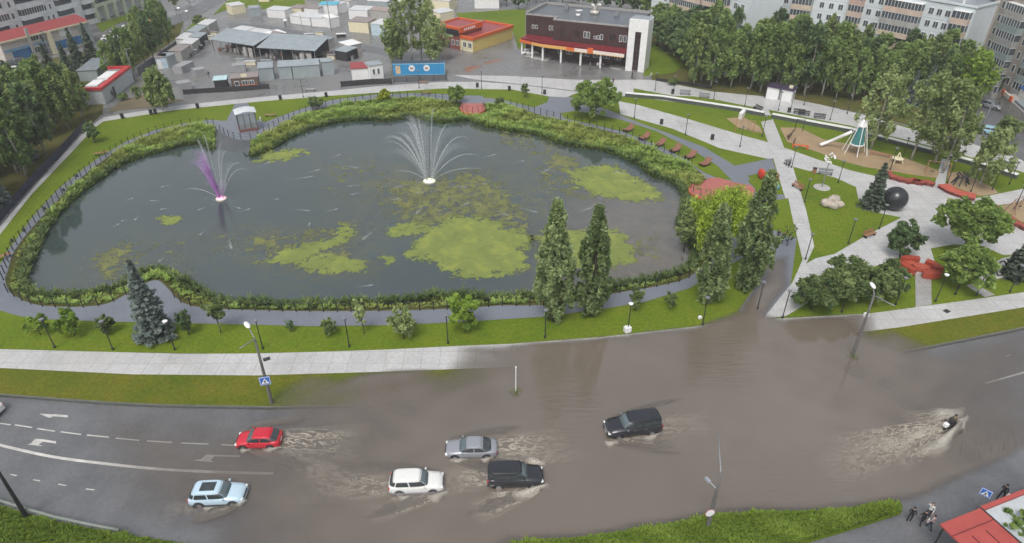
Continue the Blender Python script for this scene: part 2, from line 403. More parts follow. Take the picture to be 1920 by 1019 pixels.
slab('lawn', [(400, 28), (425, 2), (520, -8), (640, -14), (600, 6), (505, 18), (440, 12)], 0.06, M['grass'])
slab('lawn', [(855, 25), (985, 17), (985, 90), (972, 92), (962, 60), (915, 38), (860, 33)], 0.06, M['grass'])
slab('earth_bank', [(225, 190), (262, 178), (318, 185), (345, 188), (300, 200), (222, 208), (200, 214)], 0.02, M['earth'])
slab('street', [(150, 75), (200, 60), (330, 30), (420, -20), (460, -20), (380, 25), (330, 46), (215, 95), (160, 105)], 0.04, M['asphalt'])
slab('street', [(1790, 120), (1850, 150), (1905, 230), (1960, 330), (1915, 300), (1850, 272), (1820, 200)], 0.05, M['asphalt'])
slab('side_street', [(425, 42), (520, 50), (640, 75), (760, 100), (740, 108), (620, 84), (520, 60), (430, 52)], 0.0, M['asphalt'], 0.01)

# asphalt paths: one sheet round the pond, lawn islands lie on it
PATH = [(-60, 545), (-20, 515), (-2, 500), (12, 474), (58, 411), (108, 356), (147, 324), (188, 294), (236, 266), (288, 245), (340, 233), (395, 225), (424, 227), (441, 195), (462, 191),
        (474, 205), (478, 224), (497, 229), (555, 208), (620, 188), (710, 177), (780, 175), (862, 178), (940, 187), (1000, 202), (1026, 192), (1030, 180), (1062, 180), (1150, 210), (1200, 231),
        (1250, 249), (1320, 276), (1378, 311), (1447, 297), (1455, 318), (1402, 330), (1416, 350), (1420, 400), (1440, 428), (1494, 447), (1486, 508), (1478, 565), (1425, 603), (1385, 583),
        (1438, 505), (1444, 468), (1395, 482), (1292, 541), (1210, 566), (1140, 578), (1022, 594), (910, 601), (805, 607), (720, 610), (580, 612), (475, 609), (370, 607), (265, 604), (217, 604), (90, 599), (35, 593), (-25, 575)]
PW_ = [(p.x, p.y) for p in GP(PATH, 0.02)]
sheet('path', [PW_, FW_], lambda x, y: bool(inpoly([x], [y], PW_)[0]) and not bool(inpoly([x], [y], FW_)[0]), 0.02, M['path'])
for pts in ([(1050, 213), (1078, 208), (1115, 214), (1165, 225), (1230, 246), (1290, 276), (1345, 311), (1372, 338), (1345, 334), (1318, 322), (1291, 301), (1235, 273), (1165, 246), (1095, 230), (1060, 222)],
            [(1402, 339), (1450, 320), (1466, 364), (1440, 370), (1420, 358)], [(1445, 377), (1478, 372), (1492, 438), (1478, 444), (1455, 428), (1444, 405)]):
    slab('lawn', pts, 0.05, M['grass'], 0.06)
slab('path', [(1440, 352), (1466, 364), (1478, 374), (1430, 378)], 0.03, M['path'], 0.05)
for pts in ([(1716, 512), (1746, 512), (1747, 571), (1717, 577)], [(1812, 536), (1826, 531), (1866, 553), (1846, 557)], [(1848, 502), (1880, 484), (1915, 478), (1915, 505), (1868, 512)]):
    slab('path', pts, 0.03, M['slab2'], 0.05)

# white slab walks
slab('walk', [(-260, 600), (-90, 515), (0, 425), (60, 355), (150, 255), (163, 241), (195, 220), (325, 199), (480, 183), (630, 170), (705, 162), (825, 154), (900, 154), (960, 158), (1085, 173), (1062, 183),
              (1030, 181), (960, 168), (830, 166), (630, 179), (480, 191), (325, 207), (193, 228), (170, 246), (160, 258), (57, 367), (0, 440), (-90, 533), (-260, 625)], 0.04, M['slab'], 0.06)
slab('promenade', [(852, 141), (960, 143), (1080, 150), (1222, 150), (1335, 172), (1485, 186), (1540, 197), (1625, 217), (1700, 240), (1800, 263), (1915, 298), (2150, 368), (2150, 400), (1915, 322), (1800, 289), (1700, 262),
                   (1600, 240), (1440, 216), (1300, 196), (1172, 179), (1160, 190), (1085, 171), (960, 156), (890, 149)], 0.04, M['slab'], 0.06)
slab('plaza', [(1160, 190), (1195, 197), (1285, 222), (1395, 255), (1440, 267), (1427, 229), (1449, 224), (1462, 255), (1470, 277), (1535, 300), (1595, 320), (1665, 336), (1700, 345), (1752, 348), (1766, 298), (1782, 300),
               (1772, 345), (1775, 355), (1830, 372), (1915, 355), (2150, 300), (2150, 330), (1915, 379), (1856, 387), (1870, 402), (1892, 418), (1915, 432), (2150, 520), (1915, 478), (1880, 478), (1845, 462), (1790, 458), (1745, 466),
               (1754, 495), (1750, 514), (1712, 514), (1692, 480), (1640, 500), (1560, 540), (1475, 592), (1430, 598), (1486, 530), (1505, 487), (1490, 425), (1467, 355), (1450, 297), (1440, 298), (1350, 278), (1260, 241), (1163, 214)], 0.045, M['slab'], 0.06)
for pts in ([(1487, 313), (1565, 333), (1605, 351), (1609, 372), (1620, 386), (1645, 399), (1690, 408), (1625, 441), (1565, 476), (1530, 484), (1512, 494), (1527, 462), (1512, 395)],
            [(1188, 166), (1262, 180), (1300, 181), (1340, 187), (1416, 202), (1412, 209), (1310, 196), (1188, 176)], [(1441, 206), (1520, 222), (1595, 236), (1690, 262), (1690, 272), (1590, 246), (1448, 220)],
            [(1740, 275), (1800, 290), (1850, 305), (1915, 328), (1900, 335), (1800, 303), (1735, 285)]):
    slab('lawn', pts, 0.08, M['grass'], 0.05)
slab('sidewalk', [(-260, 636), (0, 655), (350, 664), (480, 663), (600, 660), (720, 656), (880, 648), (960, 645), (1130, 632), (1300, 613), (1380, 600), (1470, 597), (1632, 588), (1810, 564), (1915, 549), (2150, 512),
                  (2150, 540), (1915, 577), (1685, 614), (1620, 622), (1480, 640), (1300, 660), (1130, 676), (960, 688), (720, 697), (480, 704), (250, 702), (0, 690), (-260, 674)], 0.03, M['slab'], 0.06)
for pts in ([(1462, 239), (1500, 240), (1545, 262), (1600, 272), (1660, 288), (1700, 298), (1762, 321), (1757, 334), (1700, 326), (1665, 320), (1620, 313), (1580, 302), (1530, 284), (1476, 266)],
            [(1362, 222), (1395, 220), (1425, 238), (1430, 250), (1385, 240)], [(1777, 325), (1800, 322), (1862, 352), (1872, 362), (1838, 368), (1778, 346)], [(1872, 388), (1915, 376), (1960, 376), (1960, 420), (1915, 416)]):
    slab('sand', pts, 0.05, M['sand'], 0.05)

# road paint, 4 mm over the asphalt
ZL = RZ + 0.004
def stripe(pts, wd, z=ZL):
    P = GP(pts, z); mb = MB(); L = []; Rr = []
    for i, p in enumerate(P):
        d = (P[min(i + 1, len(P) - 1)] - P[max(i - 1, 0)]).normalized(); nrm = Vector((-d.y, d.x, 0)) * wd / 2
        L.append(p + nrm); Rr.append(p - nrm)
    for i in range(len(P) - 1): mb.quad(Rr[i], Rr[i + 1], L[i + 1], L[i])
    return mb
pt = MB()
def addmb(a, b): a.add(b.v, b.f)
addmb(pt, stripe([(p.x, p.y) for p in spline([(-160, 796), (0, 835), (100, 857), (200, 870), (300, 880), (420, 886), (512, 888)], 5)], 0.28))
for a, b in (((-22, 791), (-4, 793)), ((0, 794), (20, 797)), ((28, 797), (60, 802)), ((70, 804), (103, 809)), ((114, 810), (152, 815)), ((163, 816), (204, 820)), ((217, 822), (261, 826)), ((275, 827), (323, 830)), ((339, 831), (391, 833)), ((415, 834), (450, 836))):
    addmb(pt, stripe([a, b], 0.13))
for a, b in (((20, 890), (31, 892)), ((62, 900), (75, 902)), ((109, 908), (124, 911)), ((161, 917), (177, 919)), ((1887, 668), (1895, 666))): addmb(pt, stripe([a, b], 0.1))
addmb(pt, stripe([(1848, 719), (1880, 710), (1915, 700), (2100, 650)], 0.2))
def px_poly(pts):
    P = GP(pts, ZL); mb = MB(); mb.add(P, [tuple(range(len(P)))]); return mb
for pts in ([(127, 779), (127, 783), (100, 781), (92, 784), (74, 776), (100, 777.5), (102, 777)], [(105, 828), (105, 832), (80, 828.5), (72, 834), (82, 837), (51, 834), (58, 832), (66, 823), (80, 824)],
            [(450, 854.5), (450, 857), (402, 856), (394, 864), (402, 867), (362, 864), (376, 861), (388, 852.5), (402, 853.5)]): addmb(pt, px_poly(pts))
for k, f in enumerate(pt.f):
    a, b, c = (Vector(pt.v[i]) for i in f[:3])
    if (b - a).cross(c - a).z < 0: pt.f[k] = tuple(reversed(f))
o = pt.build('road_marking', M['line']); o['kind'] = 'structure'

# pond bank and water
def keep_b(x, y): return bool(inpoly([x], [y], FW_)[0]) and not bool(inpoly([x], [y], WW_)[0])
sheet('bank', [FW_, WW_], keep_b, lambda l: -0.01 if l == 0 else -0.85, M['forest_floor'])
def watermat(name, deep, rough, bs, bscale, stretch=1.0, alpha=None, extra=None, mud=None, ior=1.33, spec=0.5):
    m, n, b = newmat(name); g = geo(n)
    mp = n.nodes.new('ShaderNodeMapping'); mp.inputs['Scale'].default_value = (1, stretch, 1); n.links.new(g, mp.inputs[0])
    t = noise(n, bscale, 4, 0.55, mp.outputs[0], 0.4); t2 = noise(n, 0.05, 4, 0.6, g, 0.5)
    c = ramp(n, t2.outputs[0], [(0.3, tuple(x * 0.85 for x in deep)), (0.7, tuple(x * 1.15 for x in deep))]).outputs[0]
    if extra: c = extra(n, g, c)
    n.links.new(c, b.inputs['Base Color']); b.inputs['IOR'].default_value = ior; b.inputs['Specular IOR Level'].default_value = spec
    b.inputs['Roughness'].default_value = rough
    if alpha:
        m3 = n.nodes.new('ShaderNodeMapping'); m3.inputs['Rotation'].default_value = (0, 0, R(-28)); m3.inputs['Scale'].default_value = (0.22, 1.5, 1); n.links.new(g, m3.inputs[0])
        t5 = noise(n, 0.8, 5, 0.6, m3.outputs[0], 2.2); t6 = noise(n, 0.06, 3, 0.6, g); hgt_ = mth(n, 'ADD', mth(n, 'MULTIPLY', t.outputs[0], bs), mth(n, 'MULTIPLY', t5.outputs[0], mth(n, 'MULTIPLY', ramp(n, t6.outputs[0], [(0.46, 0.0), (0.6, 1.0)]).outputs[0], 0.9)))
        bump(n, b, hgt_, 1.0, 0.06)
    else: bump(n, b, t.outputs[0], bs, 0.06)
    if alpha:
        a = attr(n, alpha); n.links.new(a.outputs['Fac'], b.inputs['Alpha'])
    return m
def pond_extra(n, g, c):
    """weed under the surface shows as an olive cast; silt drifts in by the flooded corner"""
    a = attr(n, 'weed'); s = attr(n, 'silt')
    t = noise(n, 0.55, 6, 0.75, g, 0.8); v = mth(n, 'MULTIPLY', ramp(n, t.outputs[0], [(0.42, 0.0), (0.62, 1.0)]).outputs[0], a.outputs['Fac'])
    c = mixc(n, v, c, (0.085, 0.088, 0.035))
    t2 = noise(n, 0.22, 6, 0.7, g, 1.2)
    v2 = mth(n, 'MULTIPLY', ramp(n, t2.outputs[0], [(0.3, 0.35), (0.6, 1.0)]).outputs[0], s.outputs['Fac'])
    return mixc(n, v2, c, (0.135, 0.118, 0.10))
M['pond'] = watermat('pond_water', (0.042, 0.060, 0.060), 0.06, 0.04, 0.9, 1.0, extra=pond_extra, ior=1.75, spec=0.6)
def blob(X, Y, pts, fall, z=PZ):
    P = [(p.x, p.y) for p in GP(pts, z)]
    i = inpoly(X, Y, P); d = polydist(X, Y, P)
    return np.clip(np.where(i, 1.0, 1 - d / fall), 0, 1)
def gridmesh(poly, step, z):
    xs = [p[0] for p in poly]; ys = [p[1] for p in poly]
    gx = np.arange(min(xs) - step, max(xs) + step, step); gy = np.arange(min(ys) - step, max(ys) + step, step)
    X, Y = np.meshgrid(gx, gy); ny, nx = X.shape
    ins = inpoly(X.ravel(), Y.ravel(), poly).reshape(ny, nx)
    cell = ins[:-1, :-1] | ins[1:, :-1] | ins[:-1, 1:] | ins[1:, 1:]
    idx = np.arange(ny * nx).reshape(ny, nx)
    f = np.stack([idx[:-1, :-1][cell], idx[:-1, 1:][cell], idx[1:, 1:][cell], idx[1:, :-1][cell]], 1)
    used = np.unique(f); rm = np.full(ny * nx, -1); rm[used] = np.arange(len(used))
    x = X.ravel()[used]; y = Y.ravel()[used]
    return x, y, np.stack([x, y, np.full(len(x), z)], 1), rm[f]
x, y, v, f = gridmesh(FW_, 0.8, PZ)
weed = 0.75 * blob(x, y, [(740, 345), (900, 325), (985, 360), (990, 430), (900, 420), (780, 420), (760, 380)], 8) + 0.5 * blob(x, y, [(600, 300), (760, 290), (760, 370), (640, 390)], 8) \
    + 0.5 * blob(x, y, [(1000, 300), (1080, 310), (1060, 380), (1000, 360)], 7) + 0.45 * blob(x, y, [(150, 480), (260, 440), (460, 430), (480, 470), (240, 540), (150, 530)], 6) \
    + 0.7 * blob(x, y, [(490, 440), (660, 430), (690, 500), (540, 520)], 5) + 0.6 * blob(x, y, [(1180, 430), (1230, 440), (1250, 500), (1180, 510)], 4) + 0.5 * blob(x, y, [(880, 235), (1040, 265), (1060, 310), (930, 290)], 5)
silt = blob(x, y, [(1195, 425), (1215, 420), (1300, 480), (1290, 515), (1190, 520), (1215, 480)], 14) * 0.95 + 0.4 * blob(x, y, [(1150, 390), (1270, 400), (1290, 520), (1120, 540)], 14)
o = raw('pond_water', v, f, M['pond'], None, np.clip(weed, 0, 1), 'weed'); o['kind'] = 'structure'
a = o.data.attributes.new('silt', 'FLOAT', 'POINT'); a.data.foreach_set('value', np.clip(silt, 0, 1).astype(np.float32))

# floating algae: ragged mats on the water
def algaemat(name, c1, c2, holes):
    m, n, b = newmat(name); g = geo(n); a = attr(n, 'cover')
    t = noise(n, 0.75, 8, 0.78, g, 0.5); t2 = noise(n, 0.45, 7, 0.75, g, 0.4)
    n.links.new(ramp(n, t2.outputs[0], [(0.3, tuple(x * .72 for x in c1)), (0.5, c1), (0.7, c2)]).outputs[0], b.inputs['Base Color'])
    al = mth(n, 'ADD', a.outputs['Fac'], mth(n, 'MULTIPLY', mth(n, 'SUBTRACT', t.outputs[0], 0.5), holes))
    n.links.new(ramp(n, al, [(0.47, 0.0), (0.54, 1.0)]).outputs[0], b.inputs['Alpha'])
    b.inputs['Roughness'].default_value = 0.7; bump(n, b, t.outputs[0], 0.6, 0.1)
    return m
M['algae'] = algaemat('algae', (0.165, 0.205, 0.045), (0.26, 0.285, 0.05), 2.3)
M['algae_thin'] = algaemat('thin_algae', (0.13, 0.14, 0.05), (0.21, 0.215, 0.05), 2.6)
mats_px = [('broad bright green algae mat in the middle of the pond, nearest the bank', [(728, 438), (740, 424), (775, 420), (805, 424), (860, 405), (920, 410), (960, 430), (995, 440), (1000, 456), (985, 475), (990, 502), (960, 516), (900, 522), (850, 515), (800, 490), (762, 480), (778, 452), (800, 440), (765, 446), (740, 447)], 1.5),
           ('ragged algae mat with a rounded knob, between the two fountains', [(487, 492), (530, 470), (580, 455), (625, 445), (635, 418), (660, 424), (666, 437), (645, 458), (600, 472), (640, 482), (690, 490), (685, 510), (620, 513), (560, 508), (570, 490), (520, 492)], 1.2),
           ('tiny round algae patch beside the broad mat', [(713, 482), (735, 478), (745, 490), (725, 498)], 0.8),
           ('long algae mat under the far reed bank', [(1062, 322), (1100, 312), (1150, 310), (1190, 330), (1240, 362), (1238, 376), (1180, 381), (1130, 370), (1085, 352)], 1.5),
           ('algae mat showing behind the pair of poplars', [(1000, 440), (1065, 430), (1120, 430), (1170, 435), (1195, 488), (1150, 500), (1080, 512), (1010, 505)], 1.5),
           ('small algae patch near the purple lit fountain', [(294, 408), (340, 406), (334, 420), (300, 423)], 0.8),
           ('pale algae streak beside the reeds below the glass pavilion', [(470, 305), (500, 285), (570, 278), (578, 290), (530, 302)], 1.5)]
for lb, pts, fall in mats_px:
    P = [(p.x, p.y) for p in GP(pts, PZ)]
    cx = sum(p[0] for p in P) / len(P); cy = sum(p[1] for p in P) / len(P)
    fall *= 2.2; ex = 1.2; big_ = [(cx + (p[0] - cx) * (1 + ex / max(1.5, math.hypot(p[0] - cx, p[1] - cy))), cy + (p[1] - cy) * (1 + ex / max(1.5, math.hypot(p[0] - cx, p[1] - cy)))) for p in P]
    x, y, v, f = gridmesh(big_, 0.35, PZ + 0.02)
    d = polydist(x, y, P); cov = np.clip(np.where(inpoly(x, y, P), 0.52 + d / fall * 0.5, 0.52 - d / fall * 0.9), 0, 1.05)
    tag(raw('algae_mat', v, f, M['algae'], None, cov, 'cover'), lb, 'algae mat', 'algae mats on the pond')
allw = [(740, 318), (860, 318), (960, 345), (1000, 420), (1000, 440), (860, 440), (760, 415)]
x, y, v, f = gridmesh(FW_, 0.6, PZ + 0.01)
cov = 0.95 * blob(x, y, [(800, 345), (900, 330), (940, 370), (970, 430), (800, 425), (760, 385)], 7) + 0.8 * blob(x, y, [(490, 450), (640, 430), (650, 500), (540, 500)], 4) + 0.75 * blob(x, y, [(1010, 320), (1080, 300), (1090, 370), (1040, 360)], 4) \
    + 0.6 * blob(x, y, [(620, 310), (700, 300), (720, 350), (640, 370)], 7) + 0.66 * blob(x, y, [(170, 480), (215, 465), (205, 520), (160, 520)], 4) + 0.55 * blob(x, y, [(250, 470), (430, 430), (440, 460), (290, 520)], 6) \
    + 0.72 * blob(x, y, [(930, 238), (1030, 260), (1050, 300), (950, 270)], 4) + 0.7 * blob(x, y, [(1190, 450), (1225, 445), (1230, 490), (1195, 490)], 3)
o = raw('pond_weed', v, f, M['algae_thin'], None, np.clip(cov * 0.72 - 0.12, 0, 1), 'cover'); o['kind'] = 'stuff'

# ---------------------------------------------------------------- flood water over the road: clear at its thin rim, muddy where deep
FLOOD = [((170, 757), 2), ((250, 759), 16), ((480, 764), 6), ((565, 700), 3), ((640, 706), 0.7), ((720, 696), 0.6), ((830, 691), 5.0), ((850, 670), 6.5), ((850, 650), 2.0), ((940, 646), 0.8), ((1130, 631), 0.8), ((1300, 611), 1.0), ((1380, 583), 1.2),
         ((1425, 520), 2.0), ((1440, 478), 3), ((1482, 478), 2), ((1482, 530), 1.2), ((1440, 590), 1.0), ((1468, 597), 0.8), ((1640, 586), 4.0), ((1650, 618), 2.0), ((1670, 616), 3.0), ((1755, 652), 6.0),
         ((1915, 612), 12), ((1990, 600), 16), ((2000, 800), 1.5), ((1915, 846), 0.8), ((1800, 898), 0.8), ((1740, 928), 0.6), ((1690, 944), 0.5), ((1685, 937), 0.5), ((1565, 956), 0.5), ((1440, 958), 0.5), ((1360, 962), 0.5), ((1260, 981), 0.5), ((1085, 1008), 0.5), ((960, 1017), 1), ((850, 1100), 2), ((420, 1100), 5), ((380, 1020), 10), ((200, 960), 16), ((150, 850), 16)]
FZ = 0.06
fp = [(G(p[0], p[1], FZ).x, G(p[0], p[1], FZ).y) for p, _ in FLOOD]
x, y, v, f = gridmesh(fp, 0.5, FZ)
dep = np.full(len(x), 1e9)
for i in range(len(FLOOD)): dep = np.minimum(dep, segdist(x, y, fp[i], fp[(i + 1) % len(fp)]) / FLOOD[i][1])
wob = 0.25 * np.sin(x * 0.9 + 1.3 * np.sin(y * 0.7)) * np.sin(y * 1.1 + np.sin(x * 0.5))
dep = np.where(inpoly(x, y, fp), dep * (1 + wob), 0)
alpha = 0.99 * (1 - np.exp(-2.4 * np.clip(dep, 0, 3) ** 1.25))
keepf = (alpha[f].max(1) > 0.01)
f = f[keepf]; used = np.unique(f); rm = np.full(len(x), -1); rm[used] = np.arange(len(used)); f = rm[f]; v = v[used]; alpha = alpha[used]
def flood_extra(n, g, c):
    t = noise(n, 0.035, 4, 0.6, g, 1.0)
    return mixc(n, ramp(n, t.outputs[0], [(0.4, 0.0), (0.7, 0.7)]).outputs[0], c, (0.122, 0.098, 0.077))
M['flood'] = watermat('muddy_flood_water', (0.150, 0.125, 0.102), 0.05, 0.05, 0.7, 1.8, 'depth', flood_extra, ior=1.75, spec=0.6)
o = raw('flood_water', v, f, M['flood'], None, alpha, 'depth'); o['kind'] = 'structure'

# foam wakes trailing on the flood, and the churned water thrown up at the wheels
def foammat(name, c, s, st, lo, hi, gain=1.0):
    m, n, b = newmat(name)
    uv = attr(n, 'flow'); a = attr(n, 'foam')
    mp = n.nodes.new('ShaderNodeMapping'); mp.inputs['Scale'].default_value = (1, st, 1); n.links.new(uv.outputs['Vector'], mp.inputs[0])
    t = noise(n, s, 7, 0.68, mp.outputs[0], 1.6)
    q = mth(n, 'ABSOLUTE', mth(n, 'SUBTRACT', t.outputs[0], 0.5)); rid = ramp(n, q, [(0.0, 1.0), (0.03, 0.35), (0.10, 0.0)]).outputs[0]
    al = mth(n, 'MULTIPLY', mth(n, 'MULTIPLY', rid, a.outputs['Fac']), gain, True)
    n.links.new(al, b.inputs['Alpha']); b.inputs['Base Color'].default_value = (*c, 1); b.inputs['Roughness'].default_value = 0.5
    return m
M['foam'] = foammat('foam', (0.42, 0.38, 0.31), 0.42, 3.0, 0.45, 0.6, 2.3)
fv = []; ff = []; fa = []; fu = []; nw = [0]
def wake(p0, p1, w0, w1, strength, spread=0.25, rim=0.0):
    """a fan of foam from p0 (at the car) to p1 (far end of the wake)"""
    a = G(*p0, FZ); b = G(*p1, FZ); d = b - a; L = d.length; d.normalize(); nn = Vector((-d.y, d.x, 0)); nu, nv = 26, 14; o = len(fv); nw[0] += 1
    for i in range(nu + 1):
        u = i / nu; hw = w0 + (w1 - w0) * u ** 0.8
        for j in range(nv + 1):
            t = j / nv * 2 - 1; p = a + d * (L * u) + nn * (t * hw)
            fv.append((p.x, p.y, FZ + 0.008 + 0.003 * nw[0]))
            e = (1 - abs(t) ** 2.2) ** 1.3 * (1 - u) ** 0.75 * min(1, u * 8 + 0.15) * (0.45 + 0.55 * abs(t) ** 1.5 + rim * abs(t) ** 3)
            fa.append(max(0, strength * e)); fu.append((L * u, t * hw, a.x * 3.1))
    for i in range(nu):
        for j in range(nv): ff.append((o + i * (nv + 1) + j, o + i * (nv + 1) + j + 1, o + (i + 1) * (nv + 1) + j + 1, o + (i + 1) * (nv + 1) + j))
for args in (((520, 822), (690, 832), 1.1, 2.6, 1.1), ((515, 838), (640, 905), 0.5, 1.6, 0.6), ((925, 838), (1070, 832), 1.1, 2.4, 1.2), ((850, 858), (960, 872), 0.6, 1.2, 0.9), ((740, 915), (560, 905), 1.0, 2.6, 0.75), ((815, 930), (690, 970), 0.5, 1.2, 1.2),
             ((925, 895), (820, 905), 1.2, 2.0, 1.0), ((1015, 915), (880, 965), 0.4, 1.6, 1.5), ((1010, 872), (900, 862), 0.3, 0.9, 1.0), ((1228, 800), (1330, 790), 1.1, 2.0, 0.7), ((1140, 822), (1290, 830), 0.4, 1.2, 0.8), ((1000, 866), (1100, 852), 0.5, 1.0, 0.5), ((380, 945), (300, 965), 0.6, 1.2, 0.45), ((450, 940), (370, 962), 0.4, 0.9, 0.8),
             ((1786, 792), (1560, 850), 0.5, 2.2, 1.3, 0.2, 1.0), ((1786, 800), (1660, 862), 0.5, 2.0, 1.4, 0.2, 1.0), ((1700, 825), (1540, 895), 1.0, 2.4, 0.8, 0.2, 0.6), ((1786, 780), (1700, 800), 0.8, 2.0, 1.0), ((1210, 422), (1300, 480), 0.2, 0.3, 0.0)): wake(*args)
o = raw('wake_foam', np.array(fv), np.array(ff), M['foam'], None, np.array(fa), 'foam'); o['kind'] = 'stuff'
at = o.data.attributes.new('flow', 'FLOAT_VECTOR', 'POINT'); at.data.foreach_set('vector', np.array(fu, np.float32).ravel())
# ripples the current raises round the standing poles: low ridges on the surface
mr, nr, br_ = newmat('ripple_water'); ar = attr(nr, 'foam'); nr.links.new(ar.outputs['Fac'], br_.inputs['Alpha'])
br_.inputs['Base Color'].default_value = (0.16, 0.138, 0.12, 1); br_.inputs['Roughness'].default_value = 0.08; br_.inputs['Specular IOR Level'].default_value = 0.7
rv = []; rf = []; ra = []
def ripple(p0, p1, bend, hgt, wd, cap=.22):
    a = G(*p0, FZ); b = G(*p1, FZ); d = b - a; L = d.length; d.normalize(); nn = Vector((-d.y, d.x, 0)); n = 14; o = len(rv)
    for i in range(n + 1):
        u = i / n; off = bend * 4 * u * (1 - u)
        for j, t in enumerate((-1, -0.4, 0, 0.4, 1)):
            p = a + d * (L * u) + nn * (off + t * wd); e = (1 - abs(t)) * math.sin(PI * u)
            rv.append((p.x, p.y, FZ + 0.02 + hgt * 0.35 * e)); ra.append(min(cap, cap * 2.3 * e))
    for i in range(n):
        for j in range(4): rf.append((o + i * 5 + j, o + i * 5 + j + 1, o + (i + 1) * 5 + j + 1, o + (i + 1) * 5 + j))
rr = random.Random(5)
for k in range(7): ripple((1570 + k * 4, 690 + k * 2), (1612 + k * 3, 676 + k * 5), -0.5, 0.05, 0.13)
for k in range(22):
    x0 = 1800 + rr.uniform(0, 110); y0 = 832 - (x0 - 1800) * 0.25 + rr.uniform(-22, 16); ripple((x0, y0), (x0 + rr.uniform(-3, 6), y0 + rr.uniform(16, 30)), 0.1, 0.03, 0.12)
for fr, dr, L_ in (((452, 838), (1, 0), 130), ((840, 858), (1, 0), 140), ((830, 922), (-1, .03), 150), ((1020, 914), (-1, .03), 150), ((1132, 824), (1, -.12), 150), ((458, 944), (-1, .04), 110)):
    for s_, q_ in ((1, .30), (-1, .16)):
        for w_ in (0, 1, 2):
            x0 = fr[0] + dr[0] * w_ * 16; y0 = fr[1] + dr[1] * w_ * 16 + (0 if s_ > 0 else -34)
            ripple((x0, y0), (x0 + dr[0] * L_ * (1 - .2 * w_), y0 + dr[1] * L_ + s_ * q_ * L_ * (1 - .25 * w_)), -.35 * s_ * dr[0], .16 - .03 * w_, .30, .6)
o = raw('water_ripples', np.array(rv), np.array(rf), mr, None, np.array(ra), 'foam', smooth=True); o['kind'] = 'stuff'

# spray thrown up by wheels and by the rider: fans of sheeted droplets
msx, nsx, bsx = newmat('spray'); asx = attr(nsx, 'foam'); tsx = noise(nsx, 5.5, 6, 0.75, geo(nsx), 0.6)
nsx.links.new(mth(nsx, 'MULTIPLY', ramp(nsx, tsx.outputs[0], [(0.32, 0.15), (0.6, 1.0)]).outputs[0], asx.outputs['Fac'], True), bsx.inputs['Alpha'])
bsx.inputs['Base Color'].default_value = (0.74, 0.69, 0.60, 1); bsx.inputs['Roughness'].default_value = 0.5
sv = []; sf = []; sa = []
def spray(px0, px1, out, hgt, strength=0.8, z0=FZ):
    """arched sheet rising along the line px0->px1 and falling `out` metres away on its camera side (negative: far side)"""
    a = G(*px0, z0); b = G(*px1, z0); d = b - a; L = d.length; d.normalize(); nn = Vector((d.y, -d.x, 0))
    if nn.y > 0: nn = -nn
    for layer in range(3):
        o = len(sv); n, m = 12, 6; k = random.uniform(0.75, 1.15)
        for i in range(n + 1):
            u = i / n
            for j in range(m + 1):
                t = j / m; wv = 0.18 * math.sin(u * 9 + layer * 2 + t * 3)
                p = a + d * (L * u) + nn * (out * t * k * (0.5 + 0.5 * math.sin(PI * min(1, u * 1.2 + 0.1))))
                sv.append((p.x + wv * 0.2, p.y, z0 + 0.03 + hgt * k * 4 * t * (1 - t) * (0.7 + wv)))
                sa.append(0.75 * strength * max(0, (1 - t) ** .8) * math.sin(PI * (0.06 + 0.88 * u)))
        for i in range(n):
            for j in range(m): sf.append((o + i * (m + 1) + j, o + (i + 1) * (m + 1) + j, o + (i + 1) * (m + 1) + j + 1, o + i * (m + 1) + j + 1))
for args in (((452, 843), (474, 843), 0.6, 0.3, 0.7), ((495, 842), (530, 838), 0.7, 0.3, 0.7), ((843, 860), (880, 861), 0.8, 0.3, 0.75), ((900, 861), (925, 857), 0.8, 0.35, 0.7), ((745, 931), (772, 931), 0.7, 0.3, 0.6), ((800, 930), (840, 922), 1.1, 0.5, 0.7),
             ((930, 922), (960, 922), 0.7, 0.3, 0.55), ((955, 925), (1026, 908), 1.2, 0.5, 1.0), ((985, 868), (1022, 874), -0.9, 0.5, .6), ((1133, 827), (1160, 830), 0.8, 0.35, 0.75), ((1200, 822), (1238, 812), 0.8, 0.3, 0.6), ((440, 946), (464, 938), 0.7, 0.45, 0.7), ((383, 951), (405, 951), 0.6, 0.25, 0.5),
             ((1712, 850), (1792, 800), 1.6, 0.9, 0.85), ((1735, 840), (1798, 796), 0.9, 1.0, 0.9), ((1745, 792), (1806, 782), -1.3, 1.0, 0.35), ((1772, 790), (1808, 790), 1.0, .9, .6), ((1790, 812), (1806, 786), 0.6, 0.8, 0.7)): spray(*args)
o = raw('water_spray', np.array(sv), np.array(sf), msx, None, np.array(sa), 'foam', smooth=True); o['kind'] = 'stuff'
# pale soft-edged streaks laid on the pond surface, densest round the fountains
mst, nst, bst = newmat('surface_streak'); ast = attr(nst, 'foam'); nst.links.new(ast.outputs['Fac'], bst.inputs['Alpha']); bst.inputs['Base Color'].default_value = (0.5, 0.54, 0.55, 1); bst.inputs['Roughness'].default_value = 0.4
tv = []; tf = []; ta = []
def streak(p0, p1, wd, s=0.55):
    a = G(*p0, PZ); b = G(*p1, PZ); d = b - a; L = d.length; d.normalize(); nn = Vector((-d.y, d.x, 0)); n = 10; o = len(tv)
    for i in range(n + 1):
        u = i / n
        for t in (-1, 0, 1):
            p = a + d * (L * u) + nn * (t * wd * (0.35 + 0.65 * u)); tv.append((p.x, p.y, PZ + 0.035)); ta.append(s * (1 - abs(t)) * u ** 1.2 * (1 if i < n else 0.4))
    for i in range(n):
        for j in range(2): tf.append((o + i * 3 + j, o + (i + 1) * 3 + j, o + (i + 1) * 3 + j + 1, o + i * 3 + j + 1))
